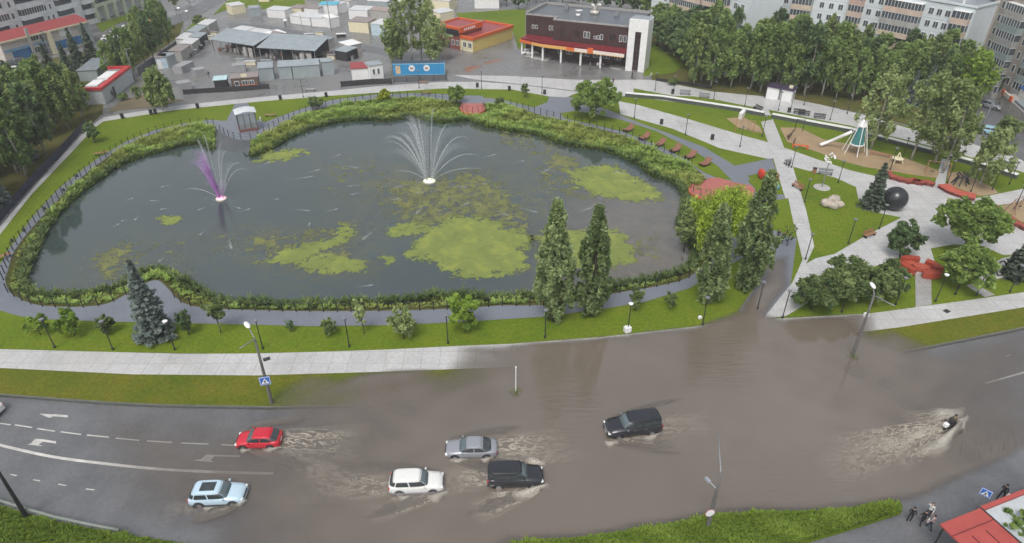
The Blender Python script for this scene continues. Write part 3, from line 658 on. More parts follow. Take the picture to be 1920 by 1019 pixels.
for p0, p1 in (((520, 341), (589, 331)), ((635, 309), (672, 316)), ((690, 347), (651, 350)), ((692, 360), (656, 366)), ((500, 375), (523, 374)), ((540, 392), (581, 396)), ((710, 425), (679, 451)), ((578, 430), (581, 418)), ((900, 345), (912, 344)), ((955, 307), (984, 302)), ((960, 386), (1008, 399)), ((925, 395), (952, 404)),
               ((310, 378), (281, 377)), ((325, 391), (300, 393)), ((250, 408), (226, 416)), ((265, 402), (252, 414)), ((386, 430), (374, 442)), ((428, 440), (434, 468)), ((315, 478), (297, 492)), ((480, 318), (508, 303)), ((795, 385), (780, 402)), ((1190, 330), (1150, 322)), ((600, 300), (640, 290)), ((560, 330), (600, 318)), ((720, 380), (750, 372)), ((850, 395), (880, 380)), ((890, 300), (930, 290)), ((1000, 330), (1030, 318)), ((360, 330), (392, 322)), ((330, 345), (300, 352)), ((440, 400), (470, 392)), ((200, 430), (225, 420)), ((600, 400), (635, 392)), ((770, 345), (740, 352)), ((840, 350), (875, 352)), ((815, 356), (780, 362)), ((430, 385), (452, 392)), ((395, 386), (370, 395)), ((1080, 400), (1110, 390)), ((660, 540), (700, 535)), ((230, 380), (250, 372))): streak(p0, p1, 0.28)
for fc, fr_ in (((805, 341), 4.6), ((415, 374), 3.4)):
    for k in range(46):
        aa = rr.uniform(0, 6.28); r0 = rr.uniform(.3, 1) * fr_; q0 = 9.0; x0 = fc[0] + q0 * r0 * math.cos(aa); y0 = fc[1] + q0 * .5 * r0 * math.sin(aa); streak((x0, y0), (x0 - 7 * math.sin(aa), y0 + 3.5 * math.cos(aa)), rr.uniform(.1, .3), rr.uniform(.15, .4))
o = raw('surface_streaks', np.array(tv), np.array(tf), mst, None, np.array(ta), 'foam'); o['kind'] = 'stuff'

P = GP([(400, 238), (425, 255), (447, 263), (474, 263)], -.02); Q = GP([(396, 283), (424, 290), (450, 289), (464, 297)], -.8); mb = MB()
for i in range(3): mb.quad(Q[i], Q[i + 1], P[i + 1], P[i])
mb.v = [(v[0], v[1], v[2] + .06) for v in mb.v]; o = mb.build('concrete_apron', wetmat('dark_concrete', (.075, .08, .085), .3, .6)); o['kind'] = 'structure'

# rain-damp air: one even box of haze round the whole scene
mh = bpy.data.materials.new('haze'); mh.use_nodes = True; nh = mh.node_tree; nh.nodes.remove(nh.nodes['Principled BSDF']); vh = nh.nodes.new('ShaderNodeVolumePrincipled')
vh.inputs['Color'].default_value = (.93, .95, .97, 1); vh.inputs['Density'].default_value = 0.00035; nh.links.new(vh.outputs[0], nh.nodes['Material Output'].inputs['Volume'])
mb = MB(); mb.bx(-950, 950, -60, 1550, -3, 52); o = mb.build('haze', mh); o['kind'] = 'stuff'

for pts in ([(868, 130), (880, 125), (905, 122), (897, 128), (878, 136)], [(905, 118), (925, 113), (945, 109), (935, 116), (915, 121)]):
    slab('puddle', pts, 0.005, wetmat('rust_puddle', (.20, .10, .06), .06, .2), .02)
# ================================================================ VEGETATION
def leaves(cent, size, seed, up=0.25, elong=1.4, outward=None, hang=False, tint=None, flat=0.18):
    """one small folded leaf-spray quad per point"""
    r = np.random.default_rng(seed); N = len(cent)
    nrm = r.normal(size=(N, 3))
    if outward is not None: nrm = nrm * 0.9 + outward * 0.35
    nrm[:, 2] += up + 0.7; nrm /= np.linalg.norm(nrm, axis=1)[:, None] + 1e-9
    if hang: axis = np.tile([0, 0, -1.0], (N, 1)) + r.normal(size=(N, 3)) * flat
    else: axis = r.normal(size=(N, 3))
    axis -= nrm * (axis * nrm).sum(1)[:, None]; axis /= np.linalg.norm(axis, axis=1)[:, None] + 1e-9
    side = np.cross(nrm, axis); s = size * r.uniform(0.6, 1.35, N)
    A = axis * (s * elong / 2)[:, None]; S = side * (s / 2)[:, None]
    v = np.stack([cent - A, cent + S + nrm * (s * 0.12)[:, None], cent + A, cent - S + nrm * (s * 0.12)[:, None]], 1).reshape(-1, 3)
    t = (r.uniform(0.15, 0.85, N) if tint is None else np.clip(tint + r.normal(0, 0.24, N), 0, 1))
    return v, np.arange(4 * N).reshape(N, 4), np.repeat(t, 4)
def clump_pts(clumps, per, seed, shell=0.45):
    r = np.random.default_rng(seed); P = []; O = []; T = []
    tot = sum(c[1][0] * c[1][1] + c[1][0] * c[1][2] for c in clumps)
    for c, rad in clumps:
        n = max(6, int(per * (rad[0] * rad[1] + rad[0] * rad[2]) / tot)); d = r.normal(size=(n, 3)); d /= np.linalg.norm(d, axis=1)[:, None]
        q = r.uniform(0.1, 1.0, n) ** 0.5 * r.uniform(0.8, 1.3, n)
        P.append(np.array(c) + d * q[:, None] * np.array(rad)); O.append(d); T.append(np.full(n, r.uniform(0.12, 0.8)))
    return np.concatenate(P), np.concatenate(O), np.concatenate(T)
def add_trunk(root, h, r0, r1, mat, limbs=(), lean=0.0, rr=None):
    mb = MB(); pts = [(lean * h * t * t + (0.04 * h * math.sin(t * 5) if t > 0 else 0) * 0.4, 0.012 * h * math.sin(t * 7), h * t - 0.15 * (t == 0)) for t in (0, 0.15, 0.35, 0.6, 0.8, 1)]
    mb.tube(pts, [r0 * 1.35, r0, r0 * 0.85 + r1 * 0.15, (r0 + r1) / 2, r1 * 1.2, r1], 7)
    for p0, p1, r in limbs:
        p0 = Vector(p0); p1 = Vector(p1); m = (p0 + p1) / 2 + Vector((0, 0, -0.06 * (p1 - p0).length)); mb.tube([p0, m, p1], [r, r * 0.7, r * 0.3], 5)
    return mb.build('trunk', mat, root, True)
def make_tree(name, kind, h, wd, seed, mat, n, leaf, bark='bark'):
    rr = random.Random(seed); root = thing(name, None, None); clumps = []; limbs = []; hang = False; vert = False; up = 0.3; el = 1.4
    if kind == 'poplar':
        for k in range(230):
            t = rr.uniform(0.04, 0.97) ** 1.05; prof = np.interp(t, (0, .06, .2, .36, .6, .8, .93, 1), (.25, .5, .88, 1, .8, .5, .24, .08)); a = rr.uniform(0, 2 * PI); q = math.sqrt(rr.uniform(0.02, 1)) * wd / 2 * prof * rr.uniform(.8, 1.12)
            rs = rr.uniform(.16, .34); clumps.append(((q * math.cos(a), q * math.sin(a), h * t), (rs, rs, rr.uniform(.5, 1.0))))
            if k % 8 == 0: limbs.append(((0, 0, max(0.4, h * t - h * 0.16)), (q * math.cos(a), q * math.sin(a), h * t), 0.06))
        for k in range(9): clumps.append(((rr.uniform(-.35, .35), rr.uniform(-.35, .35), h * (0.86 + 0.015 * k)), (.16, .16, .7)))
        tr = 0.9; up = 0.2; el = 2.0; vert = True
    elif kind == 'birch':
        base = rr.uniform(0.16, 0.30)
        for k in range(85):
            t = rr.uniform(base, 0.97); prof = (math.sin(PI * (0.12 + 0.88 * ((t - base) / (1 - base)) ** 0.85)) ** 0.7) * 0.9 + 0.1; a = rr.uniform(0, 2 * PI); q = math.sqrt(rr.uniform(0.03, 1)) * wd / 2 * prof * rr.uniform(.75, 1.15)
            rs = wd * rr.uniform(0.045, 0.095); clumps.append(((q * math.cos(a), q * math.sin(a), h * t), (rs, rs, rs * rr.uniform(1.2, 3.0))))
            if k % 5 == 0: limbs.append(((0, 0, max(0.5, h * t - wd * 0.35)), (q * math.cos(a), q * math.sin(a), h * t), 0.05))
        clumps.append(((0, 0, h * 0.96), (wd * 0.07, wd * 0.07, h * 0.05))); tr = 0.93; el = 1.9; vert = True
    elif kind == 'round':
        for k in range(95):
            d = Vector((rr.gauss(0, 1), rr.gauss(0, 1), rr.gauss(0.15, 0.8))).normalized(); q = rr.uniform(0.35, 1.0); rs = wd * rr.uniform(0.035, 0.08)
            c = (d.x * q * wd * 0.42, d.y * q * wd * 0.42, h * 0.55 + d.z * q * h * 0.41); clumps.append((c, (rs, rs, rs * 0.85)))
            if k % 5 == 0: limbs.append(((0, 0, h * 0.22), (c[0] * 0.85, c[1] * 0.85, c[2]), 0.09))
        tr = 0.5; el = 1.5
    elif kind == 'bush':
        for k in range(70):
            d = Vector((rr.gauss(0, 1), rr.gauss(0, 1), rr.gauss(0.2, 0.8))).normalized(); q = rr.uniform(0.25, 1.0); rs = wd * rr.uniform(0.045, 0.095)
            clumps.append(((d.x * q * wd * 0.4, d.y * q * wd * 0.4, h * 0.52 + d.z * q * h * 0.4), (rs, rs, rs)))
        tr = 0.45
    elif kind == 'sparse':
        for k in range(26):
            t = rr.uniform(0.3, 1); a = rr.uniform(0, 2 * PI); q = rr.uniform(0.2, 0.9) * wd / 2; rs = wd * rr.uniform(0.05, 0.12)
            clumps.append(((q * math.cos(a), q * math.sin(a), h * t), (rs, rs, rs * 1.1))); k % 3 or limbs.append(((0, 0, h * t * 0.55), (q * math.cos(a), q * math.sin(a), h * t), 0.035))
        tr = 0.8
    elif kind == 'weeping':
        hang = True; up = 0.0; el = 3.4
        for k in range(34):
            a = rr.uniform(0, 2 * PI); q = math.sqrt(rr.uniform(0.02, 1)) * wd / 2; top = h * (1 - 0.30 * (q / (wd / 2)) ** 2) * rr.uniform(0.9, 1); dz = rr.uniform(0.16, 0.30) * h
            rs = wd * rr.uniform(0.06, 0.10); clumps.append(((q * math.cos(a), q * math.sin(a), top - dz), (rs, rs, dz)))
            if k % 3 == 0: limbs.append(((0, 0, h * 0.3), (q * 0.8 * math.cos(a), q * 0.8 * math.sin(a), top - dz * 0.3), 0.08))
        tr = 0.75
    P, O, T = clump_pts(clumps, n, seed); O = P - np.array([0, 0, h * .5]); O = O / (np.linalg.norm(O, axis=1)[:, None] + 1e-6)
    ok = P[:, 2] > 0.15; P, O, T = P[ok], O[ok], T[ok]
    v, f, t = leaves(P, leaf, seed + 1, up, el, O, hang or vert, T, 0.8 if vert else 0.4)
    raw('crown', v, f, M[mat], root, t)
    r0 = 0.010 * h + 0.035
    if kind == 'sparse': r0 = 0.05
    add_trunk(root, h * tr, r0, r0 * 0.25, M[bark], limbs)
    return root
def make_spruce(name, h, wd, seed, mat, n, leaf):
    rr = random.Random(seed); r = np.random.default_rng(seed); root = thing(name, None, None); P = []; A = []; T = []
    tiers = int(h * 1.9)
    for k in range(tiers):
        t = k / (tiers - 1); z = h * (0.05 + 0.92 * t); rad = wd / 2 * (1 - t) ** 0.85 * rr.uniform(0.85, 1.1) + 0.12; nb = max(5, int(13 * (1 - t) + 4))
        for b in range(nb):
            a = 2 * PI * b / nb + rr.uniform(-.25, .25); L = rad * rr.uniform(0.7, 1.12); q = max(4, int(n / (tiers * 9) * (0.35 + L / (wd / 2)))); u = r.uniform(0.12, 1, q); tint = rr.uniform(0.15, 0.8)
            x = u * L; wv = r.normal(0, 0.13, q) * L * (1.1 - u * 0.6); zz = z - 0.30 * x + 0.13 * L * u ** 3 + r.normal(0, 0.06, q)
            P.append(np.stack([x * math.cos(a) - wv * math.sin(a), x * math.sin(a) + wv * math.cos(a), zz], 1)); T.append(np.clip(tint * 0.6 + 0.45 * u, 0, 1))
    P = np.concatenate(P); T = np.concatenate(T); O = P * np.array([1, 1, 0]); O /= np.linalg.norm(O, axis=1)[:, None] + 1e-9
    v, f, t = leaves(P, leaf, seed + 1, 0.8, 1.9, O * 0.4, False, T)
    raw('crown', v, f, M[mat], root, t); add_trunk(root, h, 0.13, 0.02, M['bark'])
    return root
def put(root, pxy, label, cat='tree', group=None, rz=None, s=None, z=0.0):
    root.location = G(*pxy, z); tag(root, label, cat, group)
    if rz is not None: root.rotation_euler = (0, 0, rz)
    if s is not None: root.scale = (s, s, s) if isinstance(s, (int, float)) else s
    return root
def hgt(base, ty):
    g = G(*base); lo, hi = 0.0, 90.0
    for _ in range(40):
        m = (lo + hi) / 2; dz = m - CAMH; zc = g.y * FW[0] + dz * FW[1]; vc = g.y * UP[0] + dz * UP[1]
        if 509.5 - FPX * vc / zc > ty: lo = m
        else: hi = m
    return lo

def topy(x, y, h):
    g = G(x, y); dz = h - CAMH; return 509.5 - FPX * (g.y * UP[0] + dz * UP[1]) / (g.y * FW[0] + dz * FW[1])
# the four poplars by the corner of the pond
for px, ty, wd, sd, lb in (((1037, 602), 377, 4.6, 11, 'widest tall columnar poplar, standing in the lawn nearest the middle of the pond'), ((1108, 592), 387, 4.1, 12, 'columnar poplar with one neat pointed tip, second from the middle of the pond'),
                           ((1326, 566), 385, 3.9, 13, 'slim poplar standing in front of the bright weeping willow'), ((1398, 542), 322, 4.9, 14, 'tallest poplar, beside the red deck and the asphalt path')):
    put(make_tree('poplar_tree', 'poplar', hgt(px, ty), wd, sd, 'l_poplar', 9500, 0.26), px, lb, 'tree', 'columnar poplars')
put(make_tree('willow_tree', 'weeping', hgt((1352, 482), 346), 9.0, 21, 'l_willow', 12000, 0.17), (1350, 478), 'bright yellow green weeping willow at the edge of the pond')
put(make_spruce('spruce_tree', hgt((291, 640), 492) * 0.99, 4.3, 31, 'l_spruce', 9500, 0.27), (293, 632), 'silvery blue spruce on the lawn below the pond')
put(make_tree('shade_tree', 'round', hgt((1116, 225), 150), 11.5, 41, 'l_round', 9000, 0.36), (1114, 222), 'spreading fresh green tree where the two paths fork')
# lawn row of young trees and shrubs
for px, ty, wd, kd, mt, n, lf, lb, ct in (
        ((76, 628), 588, 2.6, 'sparse', 'l_lime', 650, 0.3, 'small airy lime green tree, first in the row below the pond', 'tree'), ((140, 630), 586, 2.9, 'sparse', 'l_lime', 1000, 0.3, 'lime green young tree with drooping twigs, second in the lawn row', 'tree'),
        ((203, 627), 592, 2.3, 'bush', 'l_bush', 1400, 0.22, 'clipped olive shrub behind a black lamp post', 'shrub'), ((354, 628), 578, 2.0, 'bush', 'l_dark', 1300, 0.24, 'dark narrow shrub just beside the blue spruce', 'shrub'),
        ((414, 624), 566, 2.5, 'sparse', 'l_bush', 1500, 0.26, 'dull green young tree near the street light', 'tree'), ((618, 628), 597, 2.1, 'bush', 'l_bush', 1300, 0.2, 'small round olive bush in the lawn under the pond', 'shrub'),
        ((682, 626), 562, 1.8, 'sparse', 'l_pale', 420, 0.25, 'thin almost bare sapling between two bushes', 'tree'), ((757, 636), 573, 3.7, 'bush', 'l_pale', 3600, 0.24, 'large dense grey green willow bush by the lower path', 'shrub'),
        ((872, 624), 566, 3.6, 'sparse', 'l_lime', 1700, 0.38, 'bright yellow green young maple next to a lamp post', 'tree'), ((1190, 582), 528, 2.1, 'bush', 'l_bush', 1300, 0.24, 'small upright tree beside a white topped lamp', 'tree'),
        ((1255, 580), 548, 1.5, 'sparse', 'l_bush', 420, 0.24, 'tiny sapling in the lawn between two poplars', 'tree'), ((545, 622), 604, 0.9, 'sparse', 'l_dark', 140, 0.2, 'twiggy seedling alone in the lawn', 'tree'),
        ((593, 205), 180, 4.0, 'bush', 'l_bush', 1500, 0.3, 'rounded green bush beside the far pond path', 'shrub'), ((722, 191), 168, 3.6, 'bush', 'l_yellow', 1500, 0.3, 'bright yellow round bush on the far bank', 'shrub'),
        ((856, 194), 160, 5.0, 'bush', 'l_round', 2400, 0.32, 'tall rounded bush beside the small red deck', 'shrub'), ((936, 197), 181, 2.2, 'bush', 'l_bush', 700, 0.28, 'little bush just past the small red deck', 'shrub'),
        ((984, 183), 158, 2.4, 'sparse', 'l_bush', 500, 0.3, 'young tree on the lawn tip by the brown building', 'tree'), ((1282, 470), 385, 3.4, 'bush', 'l_pale', 2400, 0.3, 'grey green reed willow hanging over the water at the pond corner', 'shrub'),
        ((1475, 462), 424, 2.0, 'sparse', 'l_bush', 120, 0.2, 'leafless looking sapling behind two people', 'tree'), ((178, 268), 226, 3.0, 'bush', 'l_dark', 900, 0.34, 'dark small conifer like tree in the corner of the lawn', 'tree')):
    put(make_tree('shrub' if ct == 'shrub' else 'young_tree', kd, max(0.8, hgt(px, ty)), wd, int(px[0]), mt, n, lf), px, lb, ct)
# right-hand park trees
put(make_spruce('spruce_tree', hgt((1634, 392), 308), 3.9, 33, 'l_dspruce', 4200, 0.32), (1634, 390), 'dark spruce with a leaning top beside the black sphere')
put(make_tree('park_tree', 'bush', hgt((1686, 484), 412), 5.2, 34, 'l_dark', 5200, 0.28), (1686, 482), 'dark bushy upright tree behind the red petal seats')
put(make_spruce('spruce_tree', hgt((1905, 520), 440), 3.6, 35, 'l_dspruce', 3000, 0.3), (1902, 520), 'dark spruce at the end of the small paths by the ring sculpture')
put(make_tree('park_tree', 'round', hgt((1806, 478), 370), 9.8, 43, 'l_round', 11500, 0.33), (1802, 474), 'large leafy tree at the lower edge of the white plaza')
put(make_tree('park_tree', 'round', hgt((1800, 545), 465), 8.0, 44, 'l_round', 6500, 0.3), (1796, 542), 'bushy tree between the red petal seats and the ring sculpture')
for px, wd, h, sd, lb in (((1520, 580), 6.0, 4.6, 51, 'leafy willow bush in the clump nearest the flooded path'), ((1560, 572), 6.2, 5.0, 52, 'leafy willow bush second in the clump by the flooded pavement'), ((1606, 568), 6.6, 5.6, 53, 'tallest willow bush of the clump, behind the leaning street light'),
                         ((1652, 556), 6.0, 5.0, 54, 'willow bush of the clump nearest the red petal seats'), ((1580, 545), 6.2, 5.0, 55, 'willow bush at the back of the clump, beside the white walk')):
    put(make_tree('willow_bush', 'bush', h, wd, sd, 'l_bush', 4200, 0.3), px, lb, 'shrub', 'willow bushes by the flooded pavement')
for px, ty, wd, sd, lb in (((1632, 280), 128, 7.0, 61, 'pale willow with a bare white trunk, behind the slide tower'), ((1708, 300), 138, 8.0, 62, 'broad pale willow behind the playground'), ((1752, 305), 148, 7.0, 63, 'pale willow next to the short white path'), ((1768, 322), 165, 5.5, 64, 'pale willow beside the street of the apartment blocks'), ((1835, 350), 245, 6.0, 65, 'feathery willow with dark trunk on the lawn by the arc bench')):
    put(make_tree('pale_willow', 'birch', hgt(px, ty), wd, sd, 'l_pale', 2600, 0.36, 'birchbark'), px, lb, 'tree', 'pale willows by the playground')
put(make_tree('street_tree', 'birch', hgt((1800, 205), 95), 8, 66, 'l_lime', 2200, 0.5), (1802, 205), 'tall green tree in front of the corner of the white apartment block')
put(make_tree('street_tree', 'round', 6.5, 7, 67, 'l_dark', 1800, 0.5), (1862, 180), 'round dark tree below the brown apartment block')
put(make_tree('street_tree', 'bush', 4.5, 6, 69, 'l_bush', 1500, 0.45), (1885, 262), 'low green tree beside the grey shop wall')
put(make_tree('corner_tree', 'round', 4.4, 4.2, 68, 'l_round', 4200, 0.2), (1890, 1040), 'leafy tree in front of the pale roof at the bottom corner')
# birch clump by the market: several trunks rising from one point
rr = random.Random(3)
bc = [(735, 118, 9.5, 'l_birch'), (752, 112, 13.5, 'l_birch'), (772, 114, 14.5, 'l_pale'), (790, 112, 14.5, 'l_birch'), (808, 114, 13.5, 'l_pale'), (822, 116, 10, 'l_birch'), (745, 120, 7, 'l_birch'), (812, 121, 8, 'l_pale')]
for k, (x, y_, h, mt) in enumerate(bc):
    put(make_tree('birch_tree', 'birch', h * 1.06, 5.4, 70 + k, 'l_pale' if k % 3 else 'l_birch', 1500, 0.40, 'birchbark'), (x, y_), ['low birch at the market end of the clump behind the blue container', 'birch with a bare pale trunk on the market flank of the clump', 'tallest pale birch in the middle of the clump behind the container', 'tall dark birch in the middle of the clump behind the container', 'pale birch of the clump nearest the yellow shop',
        'short birch of the clump nearest the yellow shop', 'low leafy birch beside the white kiosk', 'small pale birch standing close behind the blue container'][k], 'tree', 'birch clump behind the blue container')
# woods: a few models, each tree its own object
vb = [make_tree('wood_birch', 'birch', 14, wd, 90 + k, mt, 3000, 0.42, 'birchbark') for k, (wd, mt) in enumerate(((5.4, 'l_birch'), (6.2, 'l_forest'), (5.0, 'l_birch'), (6.8, 'l_forest'), (5.8, 'l_dark')))]
vr = [make_tree('wood_tree', 'round', 9, 8, 96 + k, mt, 2600, 0.46) for k, mt in enumerate(('l_dark', 'l_forest'))]
vs = [make_spruce('wood_spruce', 11, 4.4, 99, 'l_dspruce', 2600, 0.45), make_spruce('wood_spruce', 11, 4.0, 98, 'l_spruce', 2300, 0.42)]
used = set()
def forest(proto, x, y_, s, label, group, rz):
    loc = G(x, y_, 0)
    if proto.name not in used:
        used.add(proto.name); o = proto; o.location = loc; o.rotation_euler = (0, 0, rz); o.scale = (s, s, s)
    else: o = copy_tree(proto, loc, rz, s=s)
    return tag(o, label, 'tree', group)
rr = random.Random(12)
RG = 'trees of the wood below the white apartments'
for row in range(6):
    n = 15 if row < 4 else 13
    for k in range(n):
        t = (k + rr.uniform(-0.3, 0.3) + (0.5 if row % 2 else 0)) / n; x = 1300 + t * 500 + row * 4; base = 160 + (x - 1300) * 0.095 - row * 13 + rr.uniform(-3, 3)
        if row > 2 and x < 1330: continue
        front = row == 0
        s = rr.uniform(0.74, 1.08) * (0.80 if x > 1560 else 0.98)
        if row >= 3: s *= 0.84
        if rr.random() < 0.10: forest(rr.choice(vs), x, base, s * 1.0, ('spruce among the birches at the front edge of the wood' if front else 'spruce deep in the wood below the apartments'), RG, rr.uniform(0, 6))
        else: forest(rr.choice(vb), x, base, s, ('birch with a bare pale trunk at the front edge of the wood by the promenade' if front else 'birch standing deeper in the wood below the apartments'), RG, rr.uniform(0, 6))
for k, (x, y_) in enumerate(((1232, 88), (1248, 98), (1264, 108), (1280, 120), (1296, 132), (1240, 70), (1258, 78), (1278, 92), (1300, 108), (1320, 120), (1335, 135), (1345, 152), (1285, 76), (1310, 90), (1235, 52), (1262, 60), (1300, 66))):
    forest(rr.choice(vr), x, y_, rr.uniform(0.8, 1.05), 'dense dark round tree beside the small lawn by the white tower' if k < 5 else 'round tree of the wood behind the small lawn', 'round trees beside the brown building', rr.uniform(0, 6))
for k, (x, y_) in enumerate(((1005, 6), (1030, 6), (1055, 8), (1085, 10), (1112, 14), (1140, 18), (1165, 22), (1190, 26), (1212, 32), (905, 2), (930, 6), (950, 12), (972, 18), (988, 10), (1070, -8), (1120, -4), (1175, 4))):
    forest(rr.choice(vr), x, y_, rr.uniform(0.7, 0.95), 'tree on the lawn behind the yellow shop' if 900 < x < 990 else 'tree in the row behind the flat roof of the brown building', 'trees behind the brown building', rr.uniform(0, 6))
LG = 'trees of the wood beside the pond'
edge = [(-60, 468), (0, 408), (55, 346), (105, 292), (150, 240), (178, 222)]
for row in range(8):
    for k in range(9 if row < 6 else 7):
        u = (k + rr.uniform(-0.3, 0.3) + (0.5 if row % 2 else 0)) / 9 * 4.99; i = min(4, int(max(0, u))); q = max(0, u) - i
        x = edge[i][0] * (1 - q) + edge[i + 1][0] * q; y_ = edge[i][1] * (1 - q) + edge[i + 1][1] * q
        if row == 0 and rr.random() < 0.2: continue
        x -= 8 + row * 17 + rr.uniform(-4, 4); y_ -= 6 + row * 15 + rr.uniform(-5, 5)
        if y_ < 105 or x < -120: continue
        if y_ < 175 and 165 < x < 200: continue
        f = row == 0
        sc_ = 1.0
        while x > 0 and sc_ > .42 and topy(x, y_, 13 * sc_) < 122: sc_ *= .92
        if y_ < 135 and x > 0: continue
        if rr.random() < 0.17: forest(rr.choice(vs), x, y_, min(sc_ * 1.05, rr.uniform(0.75, 1.0)), 'dark spruce in the wood beside the pond', LG, rr.uniform(0, 6))
        else: forest(rr.choice(vb), x, y_, min(sc_, rr.uniform(0.72, 0.95)), 'birch with a pale trunk along the walk at the edge of the wood' if f else 'birch inside the wood beside the pond', LG, rr.uniform(0, 6))
for x, y_, s in ((150, 128, 0.85), (178, 122, 0.9), (108, 168, 0.9), (40, 205, 0.9), (135, 150, 0.75)): forest(vs[0], x, y_, s, 'dark spruce standing in front of the red roofed shop row', 'spruces by the shop row', rr.uniform(0, 6))
for x, y_, s in ((212, 150, .62), (232, 140, .6), (250, 146, .58), (252, 128, .66), (272, 118, .7), (288, 112, .72), (300, 100, .75), (262, 90, .6), (282, 84, .62), (305, 74, .75), (318, 88, .7), (235, 118, .6), (292, 60, .6), (265, 62, .5), (222, 128, .55), (310, 52, .5), (285, 30, .5), (330, 20, .5), (355, 6, .5)):
    forest(rr.choice(vb), x, y_, s, 'green tree of the belt beside the market fence', 'tree belt beside the market', rr.uniform(0, 6))
put(make_tree('street_tree', 'birch', hgt((306, 205), 132), 6.5, 88, 'l_birch', 2400, 0.42, 'birchbark'), (306, 207), 'lone birch standing on the white walk below the market')
for k, (x, y_) in enumerate(((255, 175), (232, 188), (368, 45), (372, 38), (1260, 160), (285, 178))):
    o = make_tree('shrub', 'bush', 1.6, 2.8, 180 + k, 'l_bush', 400, 0.3); put(o, (x, y_), ['wild yellowish bush on the bare bank by the red shop', 'small wild bush at the red shop corner', 'bush on the verge by the top street', 'second bush on the verge by the top street, farther back', 'low bush by the lamp at the white tower', 'wild bush on the bare bank nearer the market'][k], 'shrub')

# bank vegetation between water and railing, and the long grass of the near verge
def tufts(name, pts, hh, wid, seed, mat, per=5, kind='stuff', tn=None):
    r = np.random.default_rng(seed); N = len(pts); P = np.repeat(pts, per, 0); K = N * per; a = r.uniform(0, 2 * PI, K); h = np.repeat(hh, per) * r.uniform(0.55, 1.15, K)
    lean = r.uniform(0.3, 1.1, K) * h; b = P + np.stack([np.cos(a), np.sin(a), np.zeros(K)], 1) * 0.1; d = np.stack([np.cos(a), np.sin(a)], 1); sd = np.stack([-np.sin(a), np.cos(a)], 1) * (wid * r.uniform(0.6, 1.3, K))[:, None]
    m = b + np.stack([d[:, 0] * lean * 0.35, d[:, 1] * lean * 0.35, h * 0.65], 1); t = b + np.stack([d[:, 0] * lean, d[:, 1] * lean, h], 1); s3 = np.concatenate([sd, np.zeros((K, 1))], 1)
    v = np.stack([b - s3 * .5, b + s3 * .5, m + s3 * .6, m - s3 * .6, t + s3 * 0.12, t - s3 * 0.12], 1).reshape(-1, 3); i = np.arange(K) * 6
    f = np.concatenate([np.stack([i, i + 1, i + 2, i + 3], 1), np.stack([i + 3, i + 2, i + 4, i + 5], 1)])
    tt = np.clip((np.repeat(tn, per) if tn is not None else 0.5) + r.normal(0, 0.16, K), 0, 1)
    o = raw(name, v, f, M[mat], None, np.repeat(tt, 6)); o['kind'] = kind; return o
fx = [p[0] for p in FW_]; fy = [p[1] for p in FW_]
X = rng.uniform(min(fx), max(fx), 150000); Y = rng.uniform(min(fy), max(fy), 150000)
k = inpoly(X, Y, FW_) & ~inpoly(X, Y, [(p[0] , p[1]) for p in WW_]); X = X[k]; Y = Y[k]
dF = polydist(X, Y, FW_); dW = polydist(X, Y, WW_); pav = [(q.x, q.y) for q in GP([(402, 246), (440, 260), (472, 262), (466, 300), (448, 296), (396, 292)], 0)]; dk = [(q.x, q.y) for q in GP([(858, 188), (912, 188), (914, 210), (886, 219), (858, 210)], 0)]
k = (dF > 0.55) & ~inpoly(X, Y, pav) & ~inpoly(X, Y, dk); X, Y, dF, dW = X[k], Y[k], dF[k], dW[k]
if len(X) > 17000: X, Y, dF, dW = X[:17000], Y[:17000], dF[:17000], dW[:17000]
fz = dF / (dF + dW); z = -0.01 - 0.84 * fz
nz = np.sin(X * 0.55 + 2 * np.sin(Y * 0.31)) * np.sin(Y * 0.6 + X * 0.2) * 0.5 + 0.5; nz2 = np.sin(X * 1.7 + Y * 0.8) * np.sin(Y * 1.9 - X * 0.6) * 0.5 + 0.5; nz3 = np.sin(X * 0.23 + 1.5 * np.sin(Y * .17)) * np.sin(Y * .27 + 1) * .5 + .5
near = np.clip((95 - Y) / 20, 0, 1); kk = rng.uniform(0, 1, len(X)) < np.clip(0.25 + 1.3 * (0.55 * nz2 + 0.6 * nz3) - 0.35 * near, 0.12, 1); hb_ = (0.22 + 0.95 * nz * (0.35 + 0.65 * nz2) + 0.5 * fz * nz3) * (1 - 0.45 * near)
sp_ = (nz3 + 0.35 * nz2) > 0.72
for nm, sel, wd_, mt, tn_ in (('bank_plants', kk & ~sp_, 0.16, 'l_reed', np.clip(0.12 + 0.5 * nz2 + 0.35 * nz, 0, 1)), ('bank_shrubs', kk & sp_, 0.22, 'l_bank', np.clip(0.25 + 0.6 * nz2, 0, 1))):
    q = np.where(sel)[0]; tufts(nm, np.stack([X[q], Y[q], z[q]], 1), hb_[q] * rng.uniform(.5, 1.15, len(q)), wd_, 5, mt, 8, tn=tn_[q])
# emergent dark sedge fringe in the water
k = (dW < 1.0); X2, Y2 = X[k], Y[k]; tufts('sedge_fringe', np.stack([X2, Y2, np.full(len(X2), -0.7)], 1), 0.6 + 0.5 * nz2[k], 0.2, 6, 'l_bush', 4, tn=0.25 + 0.3 * nz[k])
